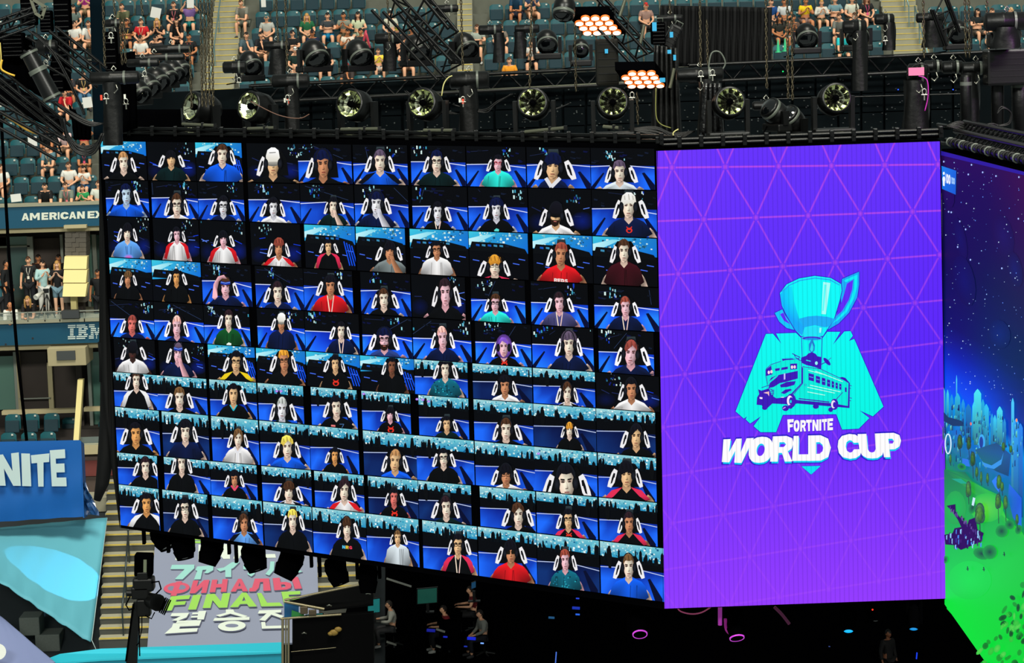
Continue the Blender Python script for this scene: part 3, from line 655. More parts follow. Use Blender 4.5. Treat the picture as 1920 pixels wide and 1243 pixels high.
for row in NODES: 
    up0 = [(2 * row[k][0] - .5 * (row[k][0] + row[k][0]), row[k][1]) for k in range(len(row))]
for k, p in enumerate(NODES[0]): gl(p, (p[0] - 22, p[1] - 50), 5.0, .8); gl(p, (p[0] + 22, p[1] - 50), 5.0, .8)
b.layer()
for row in NODES:
    for p in row: b.ell(p[0], p[1], 7, 7, mixc(gbase(p), gcol(p), .9 * (1 - .65 * max(0, (p[1] - 270) / 850))), gbase(p), n=12, lay=False)
b.layer()
b.build('purple_backdrop', PUR, w2)
# logo (drawn in its own zoomed coordinates)
g = Art(PL2, .0008, .012)
g.T = lambda x, y: (1300 + x / 3.032, 490 + y / 3.032)
OL = (45, 28, 205); CY = (0, 246, 232); BG = (95, 40, 250)
def outl(pts, fill, w=6, ol=OL):
    g.line(list(pts) + [pts[0]], w, ol); g.poly(pts, fill)
badge = [(240,852),(412,412),(452,411),(500,468),(470,410),(583,406),(622,445),(728,445),(760,400),(835,400),(792,474),(858,398),(893,396),(906,422),(884,452),(914,440),(1080,825),(1020,880),(943,846),(1000,890),(940,950),(845,955),(812,868),(508,872),(470,970),(382,970),(342,936),(384,880),(322,921),(297,897),(305,880),(287,893)]
outl(badge, [mixc((0, 250, 245), (0, 246, 226), (p[1] - 400) / 560) for p in badge], 8)
# cup
outl([(845,100),(942,58),(942,130),(930,205),(885,290),(825,352),(760,390),(775,350),(800,322),(840,250),(838,180)], (20, 175, 250), 9)
g.poly([(855,108),(932,74),(930,140),(915,205),(870,290),(820,335),(790,352),(860,280),(898,205),(912,150),(914,98),(866,118)], (0, 240, 250))
g.poly([(872,126),(908,104),(902,160),(882,220),(845,282),(808,314),(838,240),(858,180)], BG)
outl([(462,293),(505,272),(520,305),(552,350),(578,390),(530,378),(488,342)], (10, 200, 250), 9)
g.poly([(492,300),(511,290),(528,328),(552,358),(515,338)], BG)
bowl = [(492,180),(530,130),(600,97),(690,82),(780,94),(838,128),(842,165),(832,215),(800,322),(765,378),(735,424),(612,424),(578,388),(532,310),(503,250)]
outl(bowl, (0, 250, 250), 9)
g.poly([(494,185),(530,148),(560,140),(572,225),(600,325),(632,372),(618,422),(578,388),(532,310),(505,250)], [(0, 190, 255), (0, 195, 255), (0, 225, 250), (0, 225, 250), (10, 190, 250), (20, 170, 250), (20, 170, 250), (10, 170, 250), (0, 170, 255), (0, 180, 255)])
g.poly([(600,325),(650,312),(700,308),(760,314),(803,326),(772,370),(742,374),(690,362),(632,374)], (25, 172, 246))
g.poly([(632,376),(690,366),(740,376),(728,418),(620,418)], (30, 226, 250))
g.poly([(716,376),(728,377),(724,405),(714,404)], (150, 255, 250))
g.line([(500,172),(545,135),(605,108),(690,94),(775,104),(830,134)], 6, (30, 170, 245))
g.poly([(737,116),(778,122),(752,300),(727,298)], (165, 255, 250)); g.poly([(742,130),(756,132),(740,280),(732,280)], (90, 255, 250))
# burner
g.ell(672, 436, 62, 16, (30, 215, 245), (30, 215, 245)); g.ell(672, 436, 54, 10, (70, 40, 210)); g.ell(672, 440, 40, 6, (10, 150, 235))
g.line([(614, 432), (618, 560)], 4, OL); g.line([(731, 432), (724, 610)], 4, OL)
g.poly([(674,436),(690,475),(688,505),(672,520),(656,505),(655,470)], (30, 130, 215)); g.poly([(673,462),(682,485),(680,505),(670,512),(662,500)], (40, 230, 240))
DK = (58, 20, 185); WH = (250, 235, 255)
g.poly([(608,572),(612,545),(640,535),(652,522),(672,514),(694,524),(704,538),(726,542),(726,612),(690,600),(640,588)], DK)
g.ell(698, 577, 8, 10, (150, 255, 245)); g.line([(640, 560), (665, 566)], 5, CY)
g.ell(758, 568, 11, 28, DK, rot=-.75); g.line([(722, 585), (750, 572)], 5, DK); g.line([(758, 566), (782, 546)], 3, DK); g.line([(560, 522), (606, 545)], 5, DK); g.line([(572, 530), (590, 556)], 4, DK)
# bus
g.poly([(500,552),(600,548),(612,600),(520,590)], DK)
g.poly([(845,655),(862,660),(888,690),(886,832),(770,822),(590,806),(560,812),(440,806),(430,760)], DK)
outl([(618,598),(722,612),(850,672),(880,690),(876,820),(800,806),(760,802),(592,786),(552,776),(560,756),(618,690)], (0, 238, 222), 7, DK)
outl([(412,650),(412,612),(440,586),(520,560),(580,556),(612,566),(612,690),(548,756),(520,770),(470,776),(452,765),(455,735),(425,712)], (0, 238, 222), 7, DK)
g.poly([(422,690),(440,660),(470,646),(592,620),(592,664),(520,684),(490,690),(455,712),(425,718)], DK)
g.poly([(412,612),(440,590),(448,640),(412,650)], DK); g.poly([(548,580),(588,578),(588,610),(550,614)], DK); g.poly([(462,608),(535,596),(535,610),(464,622)], DK)
for (ex_, ey_) in ((427,629),(442,625),(559,599),(574,598)): g.ell(ex_, ey_, 6.5, 10, (255, 225, 235), n=12)
g.poly([(512,636),(521,634),(521,668),(512,670)], (200, 190, 255)); g.ell(457, 662, 4, 5, (230, 110, 200))
g.poly([(490,700),(530,682),(580,678),(572,700),(530,712),(495,714)], DK); g.poly([(495,745),(520,726),(548,722),(560,728),(540,738),(515,752)], DK)
g.poly([(436,726),(458,728),(458,732),(436,730)], DK); g.poly([(436,736),(458,738),(458,742),(436,740)], DK); g.poly([(436,746),(458,748),(458,752),(436,750)], DK)
g.line([(500,558),(492,620),(470,652),(428,686),(420,716)], 9, (0, 238, 222)); g.line([(520, 548), (560, 546), (596, 560)], 6, (0, 225, 235))
g.poly([(366,724),(385,732),(404,726),(428,718),(442,756),(446,806),(418,832),(398,838),(386,815),(357,812),(360,770),(372,752)], DK)
g.poly([(374,768),(391,770),(390,780),(375,778)], WH); g.poly([(396,744),(428,736),(428,764),(420,750)], (255, 200, 200))
g.line([(385, 715), (430, 700)], 4, DK)
for q4 in ([(652,632),(683,640),(683,680),(652,672)],[(693,646),(718,654),(718,692),(693,685)],[(727,657),(748,663),(748,702),(727,697)],[(757,667),(775,672),(775,711),(757,706)],[(783,676),(797,681),(797,716),(783,713)],[(805,684),(818,689),(818,722),(805,718)],[(826,690),(838,695),(838,728),(826,723)]):
    g.poly(q4, DK); g.line([(q4[0][0] + 4, (q4[0][1] + q4[3][1]) / 2), (q4[1][0] - 4, (q4[1][1] + q4[2][1]) / 2 - 2)], 3, (60, 220, 240))
g.poly([(858,712),(868,714),(868,740),(858,738)], DK)
for p_, q_ in (((660, 700), (832, 738)), ((645, 712), (800, 745)), ((645, 738), (745, 757)), ((650, 616), (740, 640)), ((690, 620), (845, 680))): g.line([p_, q_], 4, (190, 255, 240))
g.line([(595, 776), (770, 796)], 6, DK); g.line([(618, 690), (552, 768)], 4, DK); g.line([(845, 740), (800, 790)], 4, DK); g.line([(618, 600), (618, 690)], 4, DK); g.ell(634, 698, 6, 6, DK); g.ell(634, 698, 4, 4, CY)
g.line([(880, 700), (896, 704)], 4, DK); g.line([(880, 716), (892, 718)], 4, DK); g.line([(880, 770), (897, 774)], 4, DK); g.line([(880, 786), (892, 789)], 4, DK)
g.ell(552, 788, 28, 40, DK); g.ell(545, 788, 17, 30, WH); g.ell(552, 790, 12, 22, DK); g.ell(550, 792, 5, 9, CY)
g.ell(798, 808, 22, 32, DK); g.ell(792, 808, 13, 23, WH); g.ell(798, 810, 9, 16, DK)
for (ex_, ey_, rx_, ry_) in ((520, 830, 20, 17), (548, 822, 14, 12), (692, 820, 18, 14), (776, 838, 14, 14), (402, 828, 16, 12)): g.ell(ex_, ey_, rx_, ry_, DK, n=9)
g.line([(505, 832), (520, 824)], 5, (225, 150, 240)); g.line([(494, 768), (510, 768)], 4, WH)
# lettering
FN = [('F',(530,893),(566,891),(562,962),(534,966)),('O',(566,897),(600,896),(598,962),(566,963)),('R',(604,897),(636,896),(636,960),(602,962)),('T',(636,895),(668,894),(666,958),(640,960)),('N',(672,895),(706,893),(706,957),(672,958)),('I',(709,893),(722,892),(722,956),(709,957)),('T',(725,892),(754,889),(752,955),(730,956)),('E',(757,888),(789,886),(788,953),(758,955))]
for ch, *qd in FN: glyph(g, ch, [(p[0] + 2, p[1] + 4) for p in qd], OL)
for ch, *qd in FN: glyph(g, ch, qd, (255, 250, 255))
WC = [('W',(172,1005),(334,997),(290,1140),(140,1132)),('O',(322,992),(448,988),(432,1136),(308,1140)),('R',(452,988),(562,984),(552,1130),(436,1131)),('L',(570,985),(640,985),(652,1126),(560,1127)),('D',(652,983),(770,980),(772,1124),(652,1127)),('C',(816,976),(942,972),(946,1114),(822,1116)),('U',(932,975),(1070,970),(1074,1112),(948,1114)),('P',(1060,970),(1168,966),(1170,1104),(1082,1106))]
for ch, *qd in WC: glyph(g, ch, [(p[0] + 9 * (1 if k in (1, 2) else -1), p[1] + (16 if k > 1 else -8)) for k, p in enumerate(qd)], OL)
for ch, *qd in WC: glyph(g, ch, [(p[0] + 3, p[1] + 10) for p in qd], (0, 205, 245))
for ch, *qd in WC: glyph(g, ch, [(p[0] - 5, p[1]) if k in (0, 3) else (p[0] + 5, p[1]) for k, p in enumerate(qd)], (255, 253, 255))
outl([(608, 1157), (718, 1155), (664, 1204)], (0, 225, 245), 4)
o = g.build('cup_and_bus_logo', PUR, w2); o['label'] = 'cyan cup and bus logo with white lettering'

# ---- game screen on the right
w3 = empty('game_screen', (0, 0, 0), label='side-on screen showing a green game landscape under a blue starry sky', cat='video screen')
m = MB()
pr = [PL3.hit(1764, 279, -.02), PL3.hit(1776, 1144, -.02)]
top, bot = pr[0].z, pr[1].z
along = u3 if u3.y < 0 else -u3
PA = Vector((pr[0].x, pr[0].y, 0)); LEN = 7.0
m.prism([(PA.x, PA.y, top), (PA.x + along.x * LEN, PA.y + along.y * LEN, top), (PA.x + along.x * LEN, PA.y + along.y * LEN, bot), (PA.x, PA.y, bot)], None, -n3 * .35)
m.build('cabinet_body', MATTE, w3)
GAME = screen_mat('game_led', strength=1.0)
ga = Art(PL3, .001, .004)
def yt(x): return 283 + (x - 1765) * .25
def yb_(x): return 1142 + (x - 1776) * 1.09
stops = [(0, (34, 6, 66)), (.08, (18, 8, 62)), (.25, (5, 10, 58)), (.38, (3, 16, 88)), (.44, (2, 34, 170)), (.49, (0, 66, 235)), (.535, (0, 90, 245)), (.545, (10, 150, 235)), (.60, (10, 110, 200)), (.66, (10, 120, 130)), (.70, (20, 150, 60)), (.78, (10, 190, 50)), (.88, (0, 228, 62)), (1.0, (0, 205, 50))]
XS = [1765, 1790, 1820, 1850, 1885, 1925, 1960]
def gs(x, v):
    for i in range(len(stops) - 1):
        if v <= stops[i + 1][0]:
            t = (v - stops[i][0]) / (stops[i + 1][0] - stops[i][0]); c_3 = mixc(stops[i][1], stops[i + 1][1], t); break
    if v < .45 and x > 1850: c_3 = mixc(c_3, (70, 8, 48), (x - 1850) / 110 * (1 - v / .45) * .9)
    if .3 < v < .53: c_3 = mixc(c_3, (0, 14, 60), max(0, (x - 1840) / 110) * .7)
    return c_3
for i in range(len(XS) - 1):
    for k in range(40):
        v0, v1 = k / 40, (k + 1) / 40; x0, x1 = XS[i], XS[i + 1]
        Y = lambda x, v: yt(x) * (1 - v) + yb_(x) * v
        e0 = 0 if i else (Y(x0, v0) - 283) * .0125
        e1 = 0 if i else (Y(x0, v1) - 283) * .0125
        ga.poly([(x0 + e0, Y(x0 + e0, v0)), (x1, Y(x1, v0)), (x1, Y(x1, v1)), (x0 + e1, Y(x0 + e1, v1))], [gs(x0, v0), gs(x1, v0), gs(x1, v1), gs(x0, v1)], False)
ga.layer()
ga.poly([(1765, 283), (1960, 332), (1960, 338), (1765, 291)], (40, 25, 150))
rr = random.Random(3)
for (cx_, cy_, rx_, ry_, cc) in ((1885, 440, 22, 60, (28, 30, 120)), (1905, 500, 16, 50, (12, 40, 150)), (1800, 470, 12, 60, (4, 30, 120)), (1880, 610, 24, 40, (8, 50, 160)), (1812, 540, 22, 70, (3, 26, 130)), (1770, 350, 14, 60, (50, 14, 90))):
    for k in range(7): ga.ell(cx_ + rr.uniform(-6, 6), cy_ + rr.uniform(-25, 25), rx_ * .9, ry_ * .7, mixc(gs(cx_, (cy_ - 290) / 900), cc, .35), gs(cx_, (cy_ - 290) / 900), rot=-.2, n=14) if k == 0 else None
for k in range(190):
    x_ = rr.uniform(1770, 1930); y_ = yt(x_) + rr.uniform(14, 440); s_2 = rr.choice([.4, .5, .6, .9]) ; c2 = rr.choice([(150, 190, 255), (200, 225, 255), (90, 130, 230)])
    ga.ell(x_, y_, s_2, s_2 * 1.4, c2, n=6, lay=False)
ga.layer()
for (x_, y_) in ((1771, 303), (1823, 309), (1817, 327), (1844, 323), (1869, 330), (1780, 397), (1785, 398), (1801, 415), (1812, 430), (1880, 503), (1912, 332), (1797, 463), (1821, 487), (1911, 410)): ga.ell(x_, y_, 1.5, 2, (235, 245, 255), (90, 130, 240), n=8, lay=False)
ga.layer()
ga.poly([(1767, 311), (1794.5, 320), (1793.5, 365), (1768, 354)], [(20, 130, 235), (15, 100, 215), (10, 90, 205), (15, 110, 225)])
ga.ell(1771.5, 336, 2.6, 5.5, (240, 250, 255)); ga.ell(1771.5, 325, 1.8, 3, (240, 250, 255)); ga.poly([(1769.5, 338), (1773.5, 339), (1773, 349), (1770, 348)], (240, 250, 255))
word(ga, '100', [(1775, 325), (1784, 328), (1784, 346), (1775, 343)], (245, 250, 255)); word(ga, '/100', [(1784.5, 331), (1793, 334), (1793, 346), (1784.5, 344)], (170, 215, 250))
S8 = 2.208
ga.T = lambda x, y: (1700 + x / S8, 680 + y / S8)
# far castle skyline
for (cx_, wd_, hy, by_, cc) in ((158,14,100,300,(70,190,205)),(176,10,110,260,(60,200,230)),(193,12,130,280,(20,150,220)),(213,5,50,260,(70,200,240)),(217,22,125,260,(40,180,220)),(240,14,150,300,(30,150,220)),(262,24,170,330,(20,120,190)),(286,16,160,320,(60,210,240)),(300,30,108,340,(70,225,240)),(322,14,150,330,(30,170,220)),(336,22,170,360,(40,190,235)),(360,12,210,380,(30,160,220)),(372,14,215,330,(50,200,240)),(392,24,180,340,(70,215,240)),(412,12,230,350,(30,140,210)),(446,12,145,600,(70,200,250)),(460,24,230,620,(40,160,245)),(478,20,250,640,(30,130,235))):
    ga.poly([(cx_ - wd_/2, by_), (cx_ - wd_/2, hy + 20), (cx_ - wd_/4, hy + 8), (cx_, hy), (cx_ + wd_/4, hy + 8), (cx_ + wd_/2, hy + 20), (cx_ + wd_/2, by_)], [scl(cc, .5), cc, cc, scl(cc, 1.15), cc, cc, scl(cc, .5)], False)
ga.layer()
for k in range(230):
    x_, y_ = rr.uniform(152, 486), rr.uniform(130, 420); 
    if y_ < 150 + (x_ - 152) * .25: continue
    w_, h_ = rr.uniform(1.5, 6), rr.uniform(6, 28); cc = rr.choice([(50, 200, 235), (15, 100, 190), (90, 225, 235), (10, 60, 130), (20, 130, 200), (15, 70, 110), (120, 230, 200)])
    ga.poly([(x_, y_), (x_ + w_, y_ - 4), (x_ + w_, y_ + h_), (x_, y_ + h_)], [cc, cc, scl(cc, .5), scl(cc, .5)], False)
ga.layer()
ga.ell(318, 330, 14, 34, (20, 120, 220), (60, 180, 245)); ga.ell(316, 330, 8, 24, (5, 60, 150))
ga.poly([(157,200),(180,225),(235,240),(245,262),(200,262),(157,240)], (14, 60, 90)); ga.poly([(290,360),(380,330),(440,380),(430,470),(380,450),(330,420)], [(15,95,130),(12,75,120),(12,85,150),(10,70,110),(12,80,110),(10,110,110)])
ga.poly([(320,410),(360,425),(400,400),(410,370),(400,420),(370,440),(330,430)], (50, 150, 230))
# ground
ground = [(158,440),(200,450),(250,452),(280,490),(330,520),(385,545),(400,590),(420,640),(486,700),(520,760),(520,1500),(165,1000)]
ga.poly(ground, [(20,120,60),(25,150,60),(20,110,70),(20,140,60),(40,190,50),(30,170,50),(40,190,50),(50,210,50),(40,200,50),(20,200,50),(0,215,55),(0,230,60)])
ga.ell(340, 600, 70, 60, (90, 215, 60), (40, 195, 50), n=20); ga.ell(210, 600, 45, 70, (10, 190, 60), (30, 170, 55), n=16); ga.ell(270, 900, 90, 80, (6, 226, 62), (8, 216, 58), n=30)
ga.poly([(380,470),(400,480),(395,540),(375,515),(362,490)], (40, 130, 245)); ga.poly([(434,500),(486,560),(486,690),(450,640),(430,560)], [(30,110,230),(20,90,220),(30,120,240),(20,100,200),(20,110,190)])
ga.poly([(240,395),(265,400),(272,430),(240,425)], (40, 120, 230)); ga.poly([(195,480),(235,500),(262,500),(235,480)], (20, 170, 130))
# rocks
ga.poly([(175,592),(212,585),(214,620),(240,650),(262,668),(268,650),(295,640),(300,665),(304,690),(330,705),(320,740),(235,775),(205,755),(170,752),(166,712),(200,705),(208,685),(236,680),(222,650),(196,612)], (38, 14, 72))
for k in range(46):
    t = rr.random(); x_, y_ = 170 + 150 * t + rr.uniform(-6, 6), rr.uniform(690, 760) ; w_, h_ = rr.uniform(3, 7), rr.uniform(8, 22)
    ga.poly([(x_, y_), (x_ + w_, y_ - 3), (x_ + w_ * .8, y_ + h_), (x_, y_ + h_ * .8)], rr.choice([(70, 140, 235), (30, 50, 150), (60, 30, 100), (140, 200, 240), (20, 15, 60)]), False)
ga.layer()
for k in range(30):
    t = rr.random(); x_, y_ = 185 + 110 * t, 600 + 95 * t + rr.uniform(-8, 8); ga.poly([(x_, y_), (x_ + 6, y_ - 4), (x_ + 5, y_ + 10), (x_, y_ + 8)], rr.choice([(70, 50, 120), (25, 10, 50), (100, 80, 140)]), False)
ga.layer()
def gtree(x_, y_, w_, h_, th, dark=1.0):
    ga.line([(x_, y_ + h_ * .6), (x_ + 2, y_ + h_ * .6 + th)], max(2.5, w_ * .12), (30, 40, 25))
    for (dx, dy, k1) in ((-.2, .35, .8), (.25, .3, .75), (0, -.1, 1), (-.05, .1, .9)):
        ga.ell(x_ + dx * w_, y_ + dy * h_, w_ * .75 * k1, h_ * .62 * k1, scl((95, 165, 45), dark), scl((20, 75, 45), dark), n=12, off=(-w_ * .2, -h_ * .2), lay=False)
    ga.layer()
for (sx_, sy_, sw_, sh_) in ((405, 697, 26, 26), (322, 790, 36, 24), (356, 783, 30, 30), (284, 600, 16, 26), (170, 815, 12, 16), (240, 430, 18, 14), (440, 670, 20, 20), (477, 690, 14, 20)): ga.ell(sx_, sy_, sw_, sh_, (8, 70, 35), (18, 160, 48), rot=.3, n=14)
for tr in ((160,290,9,40,30),(234,325,14,40,40,.8),(272,330,12,36,50,.75),(289,395,14,40,60,.8),(196,395,7,25,16),(160,360,8,26,20),(307,450,9,28,20),(326,470,7,30,20),(353,475,8,28,18),(274,520,15,44,40),(322,620,27,58,90),(399,570,16,42,70),(430,575,12,38,60),(404,490,14,38,40),(417,510,10,26,24),(480,645,9,28,24),(424,345,10,24,10,.9),(455,355,9,20,12)): gtree(*tr)
for (x_, y_) in ((274, 850), (342, 852), (428, 790)): ga.line([(x_, y_ - 8), (x_ + 2, y_ + 10)], 4, (10, 60, 30)); ga.line([(x_ - 5, y_ + 4), (x_ + 6, y_ + 2)], 2.5, (10, 60, 30))
for k in range(150):
    x_, y_ = rr.uniform(290, 520), rr.uniform(860, 1480)
    if y_ < 1240 - (x_ - 290) * 1.6: continue
    cc = rr.choice([(12, 110, 35), (60, 200, 60), (6, 60, 25), (20, 150, 40), (90, 215, 80)]); ga.ell(x_, y_, rr.uniform(5, 14), rr.uniform(8, 20), cc, mixc(cc, (10, 180, 50), .4), rot=rr.uniform(0, 1.2), n=8, lay=False)
ga.layer()
for (x_, y_) in ((205, 335), (480, 237), (291, 252)): pass
ring = [(195 + 12 * math.cos(t * PI / 10), 335 + 41 * math.sin(t * PI / 10)) for t in range(21)]
ga.line(ring, 5, (215, 245, 255)); ga.ell(482, 237, 4, 8, (255, 150, 90), n=8); ga.ell(291, 252, 3.5, 7, (255, 120, 80), n=8); ga.poly([(300,556),(310,560),(303,592),(294,588)], (200, 235, 255))
ga.T = None
ga.build('landscape_picture', GAME, w3)
# ================================================================== PEOPLE
def skin_mesh(chains, rad, sub=1):
    """one continuous surface grown around a skeleton. chains: lists of joint names; rad: joint -> (co, radius)"""
    names = []; 
    for ch in chains:
        for n in ch:
            if n not in names: names.append(n)
    idx = {n: i for i, n in enumerate(names)}
    E_ = [(idx[a_], idx[b_2]) for ch in chains for a_, b_2 in zip(ch[:-1], ch[1:])]
    me = bpy.data.meshes.new('tmp'); me.from_pydata([rad[n][0] for n in names], E_, [])
    o = bpy.data.objects.new('tmp', me); COL.objects.link(o)
    md = o.modifiers.new('s', 'SKIN'); md.use_smooth_shade = True
    for i, n in enumerate(names):
        r_ = rad[n][1]; v = me.skin_vertices[0].data[i]; v.radius = r_ if isinstance(r_, tuple) else (r_, r_); v.use_root = (i == 0)
    o.modifiers.new('d', 'SUBSURF').levels = sub
    dg = bpy.context.evaluated_depsgraph_get(); dg.update()
    ev = o.evaluated_get(dg); m2 = bpy.data.meshes.new_from_object(ev)
    vs = [v.co.copy() for v in m2.vertices]; fs = [list(p.vertices) for p in m2.polygons]
    bpy.data.objects.remove(o); bpy.data.meshes.remove(me); bpy.data.meshes.remove(m2)
    return vs, fs
def skeleton(pose):
    J_ = {}
    seated = pose[0] == 's'
    if seated:
        lean = {'A': .05, 'B': -.02, 'C': .2, 'D': .08, 'E': .26, 'F': .0, 'R': .05}[pose[1]]
        J_['pelvis'] = ((0, .02, .11), .135); J_['spine'] = ((0, .02 - lean * .4, .30), .13); J_['chest'] = ((0, 0 - lean * .8, .46), .145)
        J_['neck'] = ((0, -.02 - lean, .62), .058); hd_ = (0, -.05 - lean * 1.15, .765 - lean * .06)
        for s_1, k in ((-1, 'l'), (1, 'r')):
            J_['sho' + k] = ((s_1 * .17, -.0 - lean * .9, .55), .068)
            J_['hip' + k] = ((s_1 * .09, -.05, .07), .095); J_['kne' + k] = ((s_1 * .15, -.47, .07), .068); J_['sh' + k] = ((s_1 * .15, -.46, -.15), .058)
            J_['ank' + k] = ((s_1 * .15, -.44, -.36), .04); J_['toe' + k] = ((s_1 * .17, -.57, -.40), .038)
            el, wr, hand = {'A': ((s_1 * .25, -.10, .30), (s_1 * .10, -.33, .19), (s_1 * .05, -.40, .17)),
                'B': ((s_1 * .27, -.10, .33), (-s_1 * .02, -.26, .36), (-s_1 * .12, -.24, .37)),
                'C': ((s_1 * .17, -.42, .17), (s_1 * .03, -.36, .42), (s_1 * .02, -.33, .52)) if s_1 == 1 else ((-.22, -.3, .22), (-.02, -.42, .16), (.06, -.44, .16)),
                'D': ((s_1 * .25, -.16, .32), (s_1 * .07, -.36, .42), (s_1 * .04, -.38, .50)),
                'E': ((s_1 * .17, -.42, .18), (s_1 * .05, -.56, .22), (s_1 * .02, -.62, .22)),
                'F': ((s_1 * .30, -.10, .56), (s_1 * .14, -.24, .74), (s_1 * .12, -.25, .82)),
                'R': ((s_1 * .27, -.12, .33), (s_1 * .2, -.42, .33), (s_1 * .17, -.5, .33))}[pose[1]]
            J_['elb' + k] = (el, .045); J_['wri' + k] = (wr, .03); J_['han' + k] = (hand, .032)
    else:
        J_['pelvis'] = ((0, 0, .96), .13); J_['spine'] = ((0, .01, 1.14), .115); J_['chest'] = ((0, 0, 1.32), .135); J_['neck'] = ((0, -.01, 1.49), .056); hd_ = (0, -.03, 1.635)
        for s_1, k in ((-1, 'l'), (1, 'r')):
            J_['sho' + k] = ((s_1 * .17, 0, 1.42), .066); J_['hip' + k] = ((s_1 * .09, 0, .88), .095); J_['kne' + k] = ((s_1 * .10, -.02, .49), .062); J_['sh' + k] = ((s_1 * .10, 0, .3), .056); J_['ank' + k] = ((s_1 * .10, .02, .08), .038); J_['toe' + k] = ((s_1 * .12, -.12, .035), .036)
            el, wr, hand = {'A': ((s_1 * .25, .02, 1.14), (s_1 * .26, -.06, .90), (s_1 * .25, -.09, .82)),
                'H': ((s_1 * .25, -.08, 1.16), (s_1 * .09, -.27, 1.30), (s_1 * .05, -.29, 1.38)),
                'B': ((s_1 * .25, -.06, 1.17), (-s_1 * .02, -.2, 1.20), (-s_1 * .11, -.2, 1.21))}[pose[1]]
            J_['elb' + k] = (el, .043); J_['wri' + k] = (wr, .029); J_['han' + k] = (hand, .031)
    return J_, Vector(hd_)
def head_mesh(mb, c, mi=0):
    n, m_ = 16, 12; vs = []
    for i in range(m_ + 1):
        th = PI * i / m_; z = math.cos(th)
        for k in range(n):
            a_ = 2 * PI * k / n; cx, cy = math.cos(a_), math.sin(a_)
            jaw = 1.0 if z > -.1 else 1.0 - .34 * min(1, (-z - .1) / .8)
            x_ = .076 * math.sin(th) * cx * jaw; y_ = .094 * math.sin(th) * cy * (1 if cy > 0 else jaw * .5 + .5); z_ = .115 * z
            if cy < -.9 and -.45 < z < .2: y_ -= .018 * (1 - abs(z + .15) / .35)      # nose
            if cy < -.6 and .0 < z < .3 and abs(cx) > .25: y_ += .010                  # eye sockets
            if cy < -.8 and z < -.8: y_ -= .006
            vs.append((c.x + x_, c.y + y_, c.z + z_))
    fs = [(i * n + k, (i + 1) * n + k, (i + 1) * n + (k + 1) % n, i * n + (k + 1) % n) for i in range(m_) for k in range(n)]
    mb.add(vs, fs, mi, True)
    for s_1 in (-1, 1):
        mb.ell((c.x + s_1 * .030, c.y - .079, c.z + .016), (.014, .007, .007), 6, 4, 1)
        mb.ell((c.x + s_1 * .030, c.y - .083, c.z + .034), (.018, .005, .004), 6, 4, 1)
        mb.ell((c.x + s_1 * .078, c.y + .005, c.z - .005), (.010, .018, .03), 6, 5, 0)
    mb.ell((c.x, c.y - .083, c.z - .055), (.024, .007, .005), 8, 4, 2)
PT = {}
